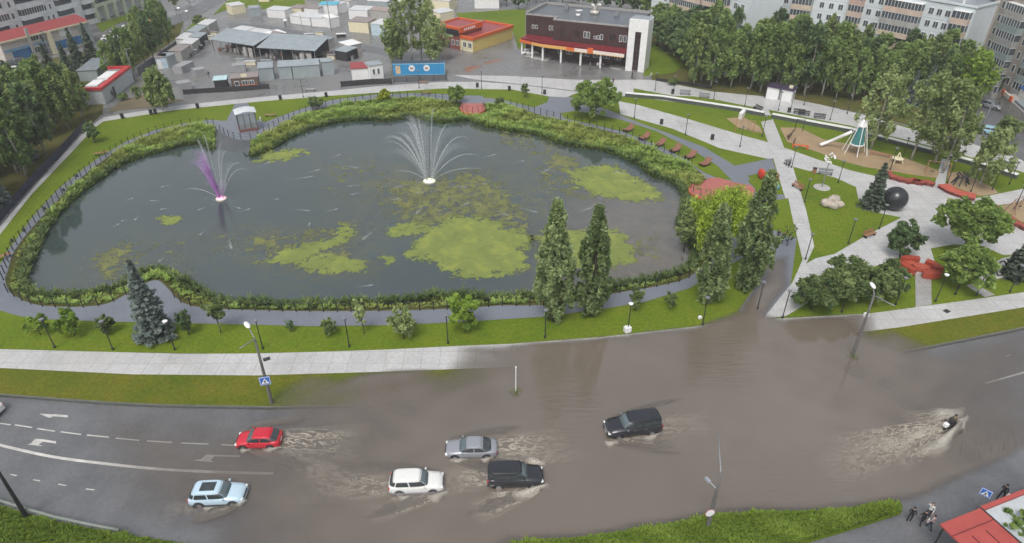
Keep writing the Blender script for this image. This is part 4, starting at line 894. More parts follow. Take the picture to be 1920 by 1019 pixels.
# long grass on the near verges
for pts, n, sd in (([(960, 1019), (1085, 1010), (1260, 984), (1360, 965), (1440, 961), (1565, 959), (1640, 948), (1684, 942), (1688, 960), (1612, 984), (1512, 1014), (1440, 1040), (960, 1040)], 7000, 7), ([(-20, 946), (100, 979), (230, 1004), (330, 1019), (400, 1030), (400, 1060), (-20, 1060)], 2600, 8)):
    P = [(p.x, p.y) for p in GP(pts, 0)]; xs = [p[0] for p in P]; ys = [p[1] for p in P]
    X = rng.uniform(min(xs), max(xs), n * 4); Y = rng.uniform(min(ys), max(ys), n * 4); k = inpoly(X, Y, P); X, Y = X[k][:n], Y[k][:n]
    nz = np.sin(X * 0.9 + np.sin(Y)) * np.sin(Y * 1.2 + X * .3) * .5 + .5
    tufts('long_grass', np.stack([X, Y, np.zeros(len(X))], 1), 0.12 + 0.26 * nz ** 2, 0.09, sd, 'l_grass', 5, tn=0.3 + 0.4 * nz)
# ================================================================ VEHICLES (built facing +x, wheels on z=0)
def ring(x, w, zb, zt, crown):
    return [(x, -w * .86, zb), (x, -w * .98, zb + .10), (x, -w, zb + (zt - zb) * .45), (x, -w * .985, zt - .10), (x, -w * .93, zt), (x, -w * .55, zt + crown), (x, 0, zt + crown * 1.25),
            (x, w * .55, zt + crown), (x, w * .93, zt), (x, w * .985, zt - .10), (x, w, zb + (zt - zb) * .45), (x, w * .98, zb + .10), (x, w * .86, zb)]
def loft(mb, rings, cap=True):
    n = len(rings[0]); vs = [p for r_ in rings for p in r_]; fs = []
    for i in range(len(rings) - 1):
        for k in range(n): fs.append((i * n + k, i * n + (k + 1) % n, (i + 1) * n + (k + 1) % n, (i + 1) * n + k))
    if cap: fs += [tuple(range(n - 1, -1, -1)), tuple(range((len(rings) - 1) * n, len(rings) * n))]
    return mb.add(vs, fs)
def make_car(name, kind, L, W, Hh, pmat, label, roof_glass=False, bars=False, chrome=False, cladding=None, group='cars driving through the flood'):
    root = thing(name, label, 'car', group=group); h = L / 2; w = W / 2; suv = kind in ('suv', 'van')
    zb = 0.24 if suv else 0.18; bt = Hh * (0.635 if suv else 0.64); hood = bt * (0.95 if suv else 0.93)
    st = [(-h, w * .80, zb + .18, bt * .80 if kind != 'sedan' else bt * .86, .02), (-h + .10, w * .93, zb + .08, bt * .97, .02), (-h + .45, w * .99, zb, bt, .03), (-h * .45, w, zb, bt, .03), (0.1, w, zb, bt, .03), (h * .40, w, zb, bt * .985, .04),
          (h * .55, w * .99, zb, hood, .06), (h - .45, w * .965, zb, hood * .93, .06), (h - .14, w * .88, zb + .05, hood * .82, .05), (h, w * .68, zb + .14, hood * .62, .03)]
    mb = MB(); loft(mb, [ring(*s) for s in st]); body = mb.build('body', pmat, root, True)
    # cabin: a rounded shell drawn in from belt to roof; panes are patches of the same surface
    if kind == 'sedan': xb0, xb1, xr0, xr1 = -h * .80, h * .46, -h * .42, h * .16
    elif kind == 'hatch': xb0, xb1, xr0, xr1 = -h * .93, h * .48, -h * .62, h * .16
    elif kind == 'van': xb0, xb1, xr0, xr1 = -h * .98, h * .44, -h * .92, h * .22
    else: xb0, xb1, xr0, xr1 = -h * .96, h * .46, -h * .80, h * .18
    wb, wr, zr = w * .95, w * .78, Hh - .07; ex = 2 / 5.5
    def S(th, v, off=0.0):
        q = v + .10 * math.sin(PI * v); cx = (xb0 + xb1) / 2 * (1 - v) + (xr0 + xr1) / 2 * v; a = (xb1 - xb0) / 2 * (1 - v) + (xr1 - xr0) / 2 * v; b = wb + (wr - wb) * (v ** 1.25); a *= 1 + .05 * math.sin(PI * v)
        c_, s_ = math.cos(th), math.sin(th); return (cx + (a + off) * math.copysign(abs(c_) ** ex, c_), (b + off) * math.copysign(abs(s_) ** ex, s_), bt - .03 + (zr - bt + .03) * q / 1.0 if v < 1 else zr)
    NN = 48; ths = [2 * PI * k / NN for k in range(NN)]; mb = MB(); loft(mb, [[S(t, v) for t in ths] for v in (0, .25, .5, .75, 1)], False); mb.build('pillar_frame', pmat, root, True)
    def patch(nm, ta, tb, v0, v1, mat, n=10):
        mb = MB(); vs = [S(ta + (tb - ta) * k / n, v0 + (v1 - v0) * l / 4, .014) for l in range(5) for k in range(n + 1)]; mb.add(vs, [(l * (n + 1) + k, l * (n + 1) + k + 1, (l + 1) * (n + 1) + k + 1, (l + 1) * (n + 1) + k) for l in range(4) for k in range(n)]); return mb.build(nm, mat, root, True)
    patch('windscreen', -R(38), R(38), .06, .94, M['screen'], 14); patch('rear_window', R(180 - 36), R(180 + 36), .2 if suv else .1, .9, M['glass'], 14)
    tx = lambda f: math.acos(max(-1, min(1, math.copysign(abs(f) ** (1 / ex), f))))
    for s in (-1, 1):
        patch('side_window', s * tx(.90), s * tx(.10), .14, .86, M['glass']); patch('side_window', s * tx(.03), s * tx(-.66), .14, .86, M['glass']); patch('side_window', s * tx(-.72), s * tx(-.92), .2, .82, M['glass'])
    mb = MB(); cx = (xr0 + xr1) / 2; rings = [[S(t, 1) for t in ths]]
    for f, dz in ((.93, .035), (.75, .06), (.4, .075), (.05, .08)): rings.append([(cx + (p[0] - cx) * f, p[1] * f, zr + dz) for p in rings[0]])
    loft(mb, rings, True); roof = mb.build('roof', pmat, root, True)
    if roof_glass: mb = MB(); mb.box((xr0 * .42 + xr1 * .58 - .1, 0, zr + .075), ((xr1 - xr0) * .55, wr * 1.2, .03)); mb.build('sunroof', M['glass'], root, bev=.02)
    if bars:
        for s in (-1, 1): mb = MB(); mb.tube([(xr0 + .1, s * wr * .9, zr + .01), (xr0 + .25, s * wr * .9, zr + .09), (xr1 - .3, s * wr * .9, zr + .10), (xr1 - .1, s * wr * .9, zr + .02)], .022, 6); mb.build('roof_rail', M['grey_metal'] if pmat is not PB else M['black'], root, True)
    if cladding is not None:
        mb = MB()
        for s in (-1, 1): mb.box((0, s * (w - .005), zb + .10), (L * .84, .05, .20))
        mb.build('sill_cladding', cladding, root, bev=.015)
    # bumpers, grille, lamps, mirrors, handles, wheels
    mb = MB(); mb.box((h - .06, 0, zb + .20), (.16, W * .78, .22)); mb.build('front_bumper', pmat if not chrome else M['dark'], root, bev=.05)
    mb = MB(); mb.box((-h + .04, 0, zb + .22), (.14, W * .84, .24)); mb.build('rear_bumper', pmat if cladding is None else cladding, root, bev=.05)
    mb = MB(); mb.box((h - .045, 0, hood * .66), (.12, W * .50, .17)); mb.build('grille', M['rim'] if chrome else M['black'], root, bev=.02)
    mb = MB(); mb.box((h + .015, 0, zb + .22), (.02, .52, .11)); mb.build('number_plate', M['white'], root)
    mb = MB(); mb.box((-h - .03, 0, zb + .42), (.02, .52, .11)); mb.build('number_plate', M['white'], root)
    for s in (-1, 1):
        mb = MB(); mb.box((h - .16, s * w * .70, hood * .74), (.24, .34, .15), -s * .35); mb.build('headlight', M['lampglass'], root, bev=.03)
        mb = MB(); mb.box((-h + .10, s * w * .80, bt * .80), (.16, .20, .34 if suv else .18), s * .3); mb.build('tail_light', M['tail'], root, bev=.03)
        mb = MB(); mb.box((xb1 - .30, s * (w + .09), bt + .08), (.14, .20, .14)); mb.build('wing_mirror', M['rim'] if chrome else pmat, root, bev=.03)
        for xx in (-h * .34, h * .06): mb = MB(); mb.box((xx, s * (w + .012), bt - .16), (.2, .03, .04)); mb.build('door_handle', M['rim'] if chrome else pmat, root, bev=.008)
        for xx in (-h * .60, h * .62):
            r_ = .36 if suv else .32; mb = MB(); mb.lathe([(r_ * .62, -.10), (r_ * .97, -.11), (r_, -.06), (r_, .06), (r_ * .97, .11), (r_ * .62, .10)], n=20)
            o = MB(); o.v = [(p[0] + xx, s * (w - .10) + p[2], p[1] + r_) for p in mb.v]; o.f = mb.f; wh = o.build('wheel', M['tyre'], root, True)
            o = MB(); q = MB(); q.lathe([(r_ * .15, -.01), (r_ * .62, 0), (r_ * .62, .02), (r_ * .4, .012), (r_ * .12, .03)], n=14); o.v = [(p[0] + xx, s * (w + .005) + s * p[2], p[1] + r_) for p in q.v]; o.f = q.f; o.build('rim', M['rim'], wh)
            o = MB(); pts = [(xx + (r_ + .07) * math.cos(a), s * (w - .005), r_ + (r_ + .07) * math.sin(a)) for a in [PI * k / 10 for k in range(-1, 12)]]; o.tube(pts, .045, 6); o.build('wheel_arch', cladding or M['black'], root, True)
    return root
PR = paint('red_car_paint', (0.52, 0.012, 0.03)); PG = paint('silver_car_paint', (0.25, 0.26, 0.29)); PW = paint('white_car_paint', (0.7, 0.7, 0.68)); PB = paint('black_car_paint', (0.018, 0.02, 0.026)); PL = paint('pale_blue_white_paint', (0.46, 0.60, 0.70)); PD = paint('dark_grey_paint', (0.06, 0.065, 0.075)); PBL = paint('light_blue_paint', (0.3, 0.5, 0.62))
M['glass'] = pm('car_glass_side', (0.03, 0.038, 0.042), 0.04, 0.3, 2.5, spec=1.0); M['lampglass'] = pm('lamp_glass', (0.75, 0.76, 0.74), 0.15, 0.05); M['tail'] = pm('tail_lamp_red', (0.45, 0.015, 0.02), 0.25, 0.1)
def park(car, c, front, back, z=RZ):
    car.location = G(*c, z); car.rotation_euler = (0, 0, hd(back, front)); return car
park(make_car('red_car', 'hatch', 3.95, 1.74, 1.46, PR, 'red hatchback ploughing through the flood near the road arrow'), (488, 832), (448, 829), (528, 827))
park(make_car('grey_car', 'sedan', 4.6, 1.82, 1.44, PG, 'silver grey saloon half a wheel deep in brown water beside two black and white cars'), (884, 849), (836, 848), (932, 846))
park(make_car('white_car', 'suv', 4.55, 1.84, 1.66, PW, 'white crossover with grey lower sills, following the black pickup shaped car', cladding=pm('sill_grey', (0.22, 0.22, 0.24), 0.5)), (782, 914), (833, 912), (729, 916))
park(make_car('black_car', 'van', 4.75, 1.88, 1.86, PB, 'black boxy off-road car pushing a bow wave, heading away from the white crossover', bars=True), (966, 903), (1022, 902), (911, 904))
park(make_car('pale_car', 'suv', 4.45, 1.88, 1.62, PL, 'pale blue white off-road car with a black glass roof panel', roof_glass=True, cladding=M['dark']), (413, 936), (459, 934), (366, 938))
park(make_car('black_car', 'van', 5.2, 2.0, 1.9, PB, 'big black off-road car with chrome grille and handles, alone in the middle of the flood', chrome=True, bars=True), (1185, 808), (1128, 818), (1238, 803))
park(make_car('white_car', 'hatch', 4.2, 1.76, 1.5, PW, 'white car by the first road arrow, only its tail showing'), (-36, 776), (-80, 772), (10, 780))
# parked cars far off: one low-detail model copied
pk = make_car('parked_car', 'hatch', 4.3, 1.76, 1.48, PW, 'white', group='cars parked in the distance'); first = [True]
def parked(c, rz, mat, label):
    if first[0]: o = pk; first[0] = False; o.location = G(*c, 0.05); o.rotation_euler = (0, 0, rz); kids = KIDS[o.name]
    else: o = copy_tree(pk, G(*c, 0.05), rz); kids = KIDS[o.name]
    o['label'] = label; o.name = 'parked_car'
    for ch in kids:
        if ch.name.split('.')[0] in ('body', 'pillar_frame', 'roof', 'front_bumper', 'rear_bumper', 'wing_mirror', 'door_handle'):
            ch.data = ch.data if mat is PW else ch.data.copy(); ch.data.materials[0] = mat
def parked_safe(c, rz, mat, label):
    parked(c, rz, mat, label)
for c, a, m_, lb in (((206, 76), 0.5, PW, 'white car parked in the row beside the green tree belt, nearest the camera'), ((226, 76), 0.5, PW, 'white car parked alongside the nearest white one in the tree belt row'), ((219, 66), 0.5, PD, 'dark car parked between the white ones by the tree belt'), ((229, 62), 0.5, PD, 'dark car parked one place farther along the tree belt'),
                    ((241, 57), 0.5, PW, 'white car in the middle of the row of cars by the tree belt'), ((252, 51), 0.5, PW, 'last white car of the row by the tree belt'), ((32, 136), 0.6, PW, 'white car parked in front of the red roofed shop row'), ((24, 126), 0.6, PD, 'dark car parked behind a white one at the red roofed shop row'), ((62, 124), 0.6, PW, 'white van like car nearest the entrance of the red roofed shop row'), ((42, 118), 0.6, PD, 'dark car in the middle of the shop row car park'),
                    ((1858, 252), -0.6, PBL, 'light blue car parked near the grey shop wall'), ((1856, 203), -1.0, PG, 'silver car parked under the blue roofed shop'), ((993, 103), 0.1, PW, 'white car parked under the canopy of the brown building')): parked_safe(c, a, m_, lb)
# ================================================================ BUILDINGS
def frame(name, a, b, label, cat, z=0.0, group=None):
    A = G(*a, z); B = G(*b, z); r_ = thing(name, label, cat, A, math.atan2(B.y - A.y, B.x - A.x), group); return r_, (B - A).length
def part(nm, parent, mat, *boxes, bev=0.0):
    mb = MB()
    for b in boxes: mb.bx(*b)
    return mb.build(nm, mat, parent, bev=bev)
WINM = {}
def window(parent, x, z, w, h, y=0.0, frame_m='white', face=-1, ang=None, dark='wglass', sill=False):
    """recessed pane with its frame, on a wall in the plane y (looking towards -y)"""
    key = (round(w, 2), round(h, 2), frame_m, dark)
    if key not in WINM:
        mb = MB(); t = 0.07
        mb.bx(-w / 2, -w / 2 + t, -.05, .03, 0, h); mb.bx(w / 2 - t, w / 2, -.05, .03, 0, h); mb.bx(-w / 2 + t, w / 2 - t, -.05, .03, 0, t); mb.bx(-w / 2 + t, w / 2 - t, -.05, .03, h - t, h)
        if w > 0.9: mb.bx(-t / 2, t / 2, -.045, .025, t, h - t)
        f = mb.mesh('window', M[frame_m]); mb = MB(); mb.bx(-w / 2 + t, w / 2 - t, -.012, .02, t, h - t); WINM[key] = (f, mb.mesh('pane', M[dark]))
    o = link('window', WINM[key][0], parent); o.location = (x, y, z)
    if ang: o.rotation_euler = (0, 0, ang)
    link('pane', WINM[key][1], o); return o
def letters(parent, txt, size, x, y, z, mat, w=None, depth=0.03):
    cu = bpy.data.curves.new('lettering', 'FONT'); cu.body = txt; cu.size = size; cu.extrude = depth; cu.align_x = 'CENTER'; cu.align_y = 'CENTER'
    t = bpy.data.objects.new('tmp', cu); col.objects.link(t); me = bpy.data.meshes.new_from_object(t.evaluated_get(bpy.context.evaluated_depsgraph_get())); bpy.data.objects.remove(t)
    me.materials.clear(); me.materials.append(mat); o = link('lettering', me, parent); o.location = (x, y, z); o.rotation_euler = (R(90), 0, 0)
    if w: xs = [v.co.x for v in me.vertices]; o.scale = (w / max(.01, max(xs) - min(xs)), 1, 1)
    return o
# --- brown two-storey hall with white stair tower
M['brownclad'] = pm('brown_cladding', (0.055, 0.026, 0.025), 0.5, 0.2, 0.4); M['brownwin'] = pm('brown_window', (0.03, 0.018, 0.018), 0.25, 0.3, 0.4)
M['canopyred'] = pm('canopy_red', (0.17, 0.016, 0.022), 0.4, 0.15); M['sign_y'] = pm('sign_yellow', (0.65, 0.36, 0.10), 0.45, 0.12); M['sign_o'] = pm('sign_orange', (0.62, 0.13, 0.03), 0.45, 0.1); M['sign_w'] = pm('sign_pale', (0.7, 0.62, 0.55), 0.5, 0.1)
bb, L = frame('brown_building', (1019, 113), (1206.5, 136), 'dark brown two storey hall with grey flat roof, white stair tower and red canopy', 'building')
part('wall', bb, M['brownclad'], (-7.2, 1.2, 5.6, 19.6, 0, 9.0), (1.2, 20.9, 3.0, 19.6, 0, 9.0), bev=.03)
mbg = MB()
for z in [0.9 + 0.62 * k for k in range(13)]:
    mbg.bx(-7.24, 1.2, 5.56, 5.6, z, z + .05); mbg.bx(1.16, 20.8, 2.96, 3.0, z, z + .05)
for x in [-6.2 + 1.55 * k for k in range(5)]: mbg.bx(x, x + .05, 5.55, 5.6, 0.2, 8.9)
for x in [2.4 + 1.55 * k for k in range(12)]: mbg.bx(x, x + .05, 2.95, 3.0, 0.2, 8.9)
mbg.build('cladding_joint', pm('joint_dark', (0.035, 0.015, 0.015), .6), bb)
rf = part('roof', bb, pm('dark_roofing', (.075, .085, .10), .3, .25, .4), (-6.9, 1.4, 5.9, 19.3, 9.0, 9.06), (1.4, 20.6, 3.3, 19.3, 9.0, 9.06))
part('parapet', bb, pm('parapet_stone', (0.30, 0.29, 0.28), .6), (-7.3, -6.9, 5.6, 19.7, 9.003, 9.6), (-6.9, 20.9, 19.3, 19.7, 9.003, 9.6), (-6.9, 1.1, 5.5, 5.9, 9.003, 9.35), (1.1, 1.4, 2.9, 5.9, 9.003, 9.35), (1.4, 20.6, 2.9, 3.3, 9.003, 9.35))
mb = MB(); mb.tube([(8.2, 13, 9.06), (8.2, 13, 10.6), (8.0, 13, 11.1), (7.3, 12.9, 11.3)], .36, 10); mb.tube([(8.7, 13, 9.06), (8.7, 13, 10.8), (9.0, 13, 11.3), (9.6, 12.9, 11.4), (9.9, 12.9, 11.0)], .36, 10); mb.bx(7.4, 9.4, 12.2, 13.8, 9.06, 9.9); mb.build('roof_duct', pm('duct_metal', (.55, .53, .48), .35, metal=.3), rf, True)
mb = MB(); mb.lathe([(.05, 0), (.55, .12), (.95, .45), (.98, .5), (.5, .2), (.06, .08)], (5.4, 9.4, 9.95), 18); mb.tube([(5.4, 9.4, 9.06), (5.4, 9.4, 10)], .08); mb.bx(4.9, 5.9, 8.6, 9.3, 9.06, 9.7); mb.build('satellite_dish', M['white'], rf, True)
for x, y in ((-0.5, 15), (13.5, 13)): mb = MB(); mb.bx(x, x + 1.0, y, y + .9, 9.06, 9.9); mb.tube([(x + .5, y + .4, 9.9), (x + .5, y + .4, 10.4)], .3); mb.build('roof_vent', M['grey_metal'], rf, bev=.03)
tw = part('stair_tower', bb, M['white'], (20.9, 25.4, -0.4, 0.2, 9.0, 11.7), (20.9, 22.5, -0.4, 0.2, 0, 9.0), (23.9, 25.4, -0.4, 0.2, 0, 9.0), (20.95, 25.35, 0.2, 4.6, 0, 11.6), bev=.02)
part('tower_roof', tw, M['roofgrey'], (21.1, 25.2, 0.3, 4.5, 11.6, 11.65))
part('tower_window', tw, M['brownwin'], (22.5, 23.9, -.12, 0.18, 0.3, 9.0))
mbg = MB()
for k in range(7): mbg.bx(22.5, 23.9, -.17, -.12, 1.2 + 1.2 * k, 1.27 + 1.2 * k)
mbg.bx(23.17, 23.23, -.175, -.122, 0.3, 9.0); mbg.build('mullion', M['brownclad'], tw)
for x, z, w_, h_, m_ in ((-5.2, 5.9, .6, .9, 'wglass'), (-4.3, 5.9, .6, .9, 'wglass'), (-0.6, 5.9, .6, 1.1, 'wglass'), (0.3, 5.9, .6, 1.1, 'wglass')): window(bb, x, z, w_, h_, 5.55, 'white')
for x, h_ in ((9.4, 1.5), (10.3, 1.5), (12.0, .7), (12.8, .9), (13.6, 1.2), (18.3, 1.5), (19.3, 1.5)): window(bb, x, 5.6, .7, h_, 2.95, 'white')
for x in (3.4, 6.9, 7.7, 15.9, 16.6): window(bb, x, 5.6, .75, 1.6, 2.95, 'brownclad', dark='brownwin')
for x in (3.0, 5.2, 6.0, 9.4, 10.4, 12.2, 13.3, 14.8, 15.6, 17.5, 18.3): window(bb, x, 1.3, .8, 1.3, 2.95, 'white')
mb = MB(); mb.prism([(-7.0, 1.4), (-3.2, -.1), (0.2, -1.1), (20.7, -1.6), (20.7, 3.0), (1.2, 3.0), (1.2, 5.6), (-7.2, 5.6)], 3.75, 3.95); cp = mb.build('canopy', M['canopyred'], bb)
mb = MB(); mb.prism([(-6.9, 2.0), (0.2, -0.4), (20.65, -0.9), (20.7, 2.95), (1.1, 2.95), (1.1, 5.5), (-7.0, 5.5)], 3.953, 4.3); mb.build('canopy_roof', M['canopyred'], cp)
def fascia(p, q, z0, z1, m_, nm='fascia_sign'):
    d = Vector((q[0] - p[0], q[1] - p[1], 0)); mb = MB(); mb.box(((p[0] + q[0]) / 2, (p[1] + q[1]) / 2, (z0 + z1) / 2), (d.length, .12, z1 - z0), math.atan2(d.y, d.x)); return mb.build(nm, m_, cp)
def on(u): return (0.2 + 20.5 * u, -1.18 - .5 * u)
fascia((-7.0, 1.32), (-3.3, -.18), 3.4, 4.05, M['sign_o']); fascia((-3.2, -.2), (0.15, -1.17), 3.4, 4.05, M['sign_y']); fascia(on(0.0), on(.30), 3.4, 4.1, M['sign_y']); fascia(on(.30), on(.40), 3.4, 4.1, M['sign_o']); fascia(on(.40), on(.56), 3.4, 4.1, M['sign_w']); fascia(on(.56), on(.63), 3.3, 4.6, M['sign_o']); fascia(on(.63), on(1.0), 3.4, 4.1, M['sign_w'])
fascia(on(.3), on(1.0), 3.28, 3.39, M['sign_y'], 'fascia_light_strip')
for x, y in ((-6.6, 1.9), (-3.2, .5), (0, -.5), (4.8, -.6), (9.9, -.75), (14.9, -.85)): mb = MB(); mb.bx(x - .22, x + .22, y - .22, y + .22, 0, 3.75); mb.build('column', M['white'], bb, bev=.04)
mb = MB(); mb.prism([(-6.8, 1.5), (-2, -.3), (1.2, -.6), (1.2, 5.6), (-7.2, 5.6)], .02, .14); mb.build('porch_step', M['concrete'], bb); mb = MB(); mb.lathe([(1.9, 0.02), (1.9, .15), (0.1, .16)], (18.6, 1.2, 0), 18); mb.build('porch_step', M['concrete'], bb)
part('entrance_door', bb, M['brownwin'], (16.8, 17.4, 2.9, 2.98, .15, 2.4), (19.2, 20.2, 2.9, 2.98, .15, 2.4))
# --- yellow shop with orange fascia
yb, L = frame('yellow_shop', (887, 99), (957, 75), 'yellow shop with red flat roof, orange fascia and brick coloured front', 'building')
part('wall', yb, pm('yellow_wall', (0.62, 0.47, 0.16), .6, .1), (0, 17.2, 0, 9.5, 0, 3.0), bev=.02)
part('front_wall', yb, M['cream'], (-.03, 0, 0, 4.0, 0, 3.0)); part('brick_front', yb, pm('brick_front', (.22, .07, .055), .7), (-.05, 9.0, 4.2, 12.0, 0, 4.3))
part('roof', yb, M['redroof'], (.4, 16.9, .4, 9.3, 3.1, 3.3), (.8, 8.6, 4.6, 11.7, 5.1, 5.25))
part('fascia', yb, M['orange'], (-.25, 17.4, -.2, .3, 3.0, 3.75), (-.25, .35, .3, 4.0, 3.0, 3.75), (17.0, 17.4, .3, 9.6, 3.0, 3.7), (8.9, 17.0, 9.25, 9.6, 3.0, 3.7))
part('raised_fascia', yb, M['orange'], (-.3, .4, 3.9, 12.2, 4.3, 5.6), (.4, 9.2, 3.9, 4.35, 4.2, 5.6), (8.85, 9.2, 4.35, 12.2, 4.2, 5.6), (.4, 8.85, 11.8, 12.2, 4.2, 5.6))
part('fascia_panel', yb, M['black'], (-.36, -.30, 4.3, 11.9, 3.75, 5.0))
part('shop_sign', yb, pm('green_sign', (.3, .42, .2), .5), (-.16, -.06, 6.5, 10.8, 2.9, 3.5))
for y in (.9, 2.6, 5.0, 6.6): window(yb, -.09, 1.0, 1.1, 1.3, y, 'white', ang=-PI / 2)
for k in range(6): mb = MB(); mb.box((1.6 + k * .8, 3.86, 4.9), (.5, .06, .55)); mb.build('sign_letter', M['white'], yb)
part('door', yb, M['dark'], (-.12, -.06, 7.6, 8.6, .05, 2.2))
# --- blue container kiosk
ct, L = frame('blue_container', (738, 143), (834, 141), 'bright blue painted shipping container with two round posters', 'container')
part('shell', ct, pm('blue_paint', (.035, .27, .52), .45, .1), (0, 11.8, 0, 2.6, .15, 2.75), bev=.03)
mbg = MB()
for k in range(46): mbg.bx(.25 + k * .248, .36 + k * .248, -.035, 0, .3, 2.6)
mbg.build('corrugation', pm('blue_paint', (.035, .27, .52)), ct)
part('end_wall', ct, pm('navy_paint', (.012, .03, .14), .5), (-.06, 0, .05, 2.55, .2, 2.7)); part('roof', ct, pm('navy_grey', (.05, .075, .11), .5), (0.05, 11.7, .05, 2.55, 2.75, 2.80))
part('frame', ct, pm('pale_blue', (.22, .45, .62), .5), (0, 11.8, -.06, .02, 2.6, 2.78), (0, 11.8, -.06, .02, .12, .26), (11.72, 11.86, -.06, 2.6, .26, 2.6))
for x in (4.3, 7.7): mb = MB(); mb.lathe([(.72, 0), (.72, .04)], n=24); mb.v = [(p[0] + x, -.05 - p[2], p[1] + 1.7) for p in mb.v]; po = mb.build('round_poster', M['white'], ct); part('poster_print', po, pm('print_dark', (.25, .1, .1)), (x - .3, x - .05, -.115, -.092, 1.45, 1.95), (x + .02, x + .3, -.115, -.092, 1.5, 1.85))
part('side_poster', ct, pm('poster_tan', (.55, .42, .28), .5, .4, 3), (.6, 1.7, -.07, -.037, .5, 2.3))
# --- small kiosks and garages (one builder)
def kiosk(name, a, b, dep, h, wm, rm, label, cat='kiosk', over=.15, pitch=0.0, wins=(), door=None, round_=False, ribs=False, z=0.0, group=None):
    k, L = frame(name, a, b, label, cat, z, group)
    part('wall', k, wm, (0, L, 0, dep, -.05, h), bev=.12 if round_ else .02)
    mb = MB(); mb.add([(-over, -over, h), (L + over, -over, h), (L + over, dep + over, h + pitch), (-over, dep + over, h + pitch), (-over, -over, h + .16), (L + over, -over, h + .16), (L + over, dep + over, h + pitch + .16), (-over, dep + over, h + pitch + .16)], [(3, 2, 1, 0), (4, 5, 6, 7), (0, 1, 5, 4), (1, 2, 6, 5), (2, 3, 7, 6), (3, 0, 4, 7)]); mb.build('roof', rm, k, bev=.05)
    for x, w_ in wins: window(k, L * x, h * .38, w_, h * .4, -.03, 'white')
    if door is not None: part('door', k, door[1], (L * door[0] - .45, L * door[0] + .45, -.06, -.004, 0, min(2.1, h - .2)))
    if ribs:
        mb = MB(); n = int(L / .42)
        for q in range(n + 1): mb.bx(q * L / n - .03, q * L / n + .03, -.03, 0, .05, h - .05)
        mb.build('panel_rib', wm, k)
    return k
GW = M['grey_wall']; GR = pm('grey_sheet_roof', (.27, .31, .33), .4, .15, .6); TAN = pm('tan_roof', (.24, .21, .2), .6)
kiosk('white_kiosk', (661, 152), (692, 150), 3.2, 2.6, M['white'], M['redroof'], 'white kiosk with a red pitched roof beside the blue container', pitch=.5)
kiosk('white_kiosk', (695, 152), (720, 148), 3.0, 3.3, M['white'], GR, 'taller plain white kiosk with a grey roof next to the blue container', wins=((.3, .6), (.65, .6)))
kiosk('metal_garage', (488, 152), (515, 150), 3.4, 2.7, GW, GR, 'smallest grey metal garage at the market edge, standing apart', 'garage', ribs=True, pitch=.4)
kiosk('metal_garage', (525, 149), (549, 147.5), 3.4, 2.7, GW, GR, 'grey metal garage with pale roof, first of the joined pair', 'garage', ribs=True, pitch=.4)
kiosk('metal_garage', (551, 147.5), (601, 144), 3.4, 2.7, GW, GR, 'wide grey metal garage joined to its narrower neighbour', 'garage', ribs=True, pitch=.4)
kiosk('metal_garage', (606, 142), (627, 140), 3.0, 3.0, GW, GR, 'tall narrow grey metal cabin at the end of the garage row', 'garage', ribs=True)
kiosk('snack_kiosk', (437, 170), (487, 166), 3.4, 2.5, pm('brown_boards', (.13, .09, .075), .6), TAN, 'brown snack kiosk with an orange counter strip', wins=((.2, .9), (.5, 1.2), (.75, 1.0)))
ko = [o for o in col.objects if o.name.startswith('snack_kiosk')][0]; part('counter_strip', ko, M['orange'], (1.6, 5.2, -.12, -.02, .75, 1.0)); part('shop_board', ko, M['cream'], (2.2, 3.4, .2, .3, 2.66, 3.3))
kiosk('dark_kiosk', (404, 169), (428, 167), 3.0, 2.0, M['dark'], pm('pale_teal_roof', (.42, .58, .6), .5), 'small dark kiosk with a pale turquoise roof')
kiosk('wall_kiosk', (296, 130), (316, 128), 3, 2.6, pm('pale_blue_wall', (.45, .55, .62), .6), TAN, 'pale blue kiosk with a tan roof at the market fence', door=(.3, M['white']))
kiosk('wall_kiosk', (318, 128), (333, 122), 3, 2.6, GW, GR, 'grey kiosk beside the pale blue one at the market fence')
for a, b, lb in (((343, 139), (366, 128), 'grey sheet metal stall crate, set at a slant near the market fence'), ((368, 146), (388, 142), 'grey metal stall crate in the middle of the empty market yard'), ((438, 137), (462, 135), 'grey metal stall crate near the snack kiosk'), ((336, 172), (361, 168), 'grey metal stall crate close to the white walk')): kiosk('stall_crate', a, b, 2.4, 1.5, pm('crate_grey', (.3, .3, .31), .5), pm('crate_top', (.27, .275, .28), .45), lb, 'crate', 0.02)
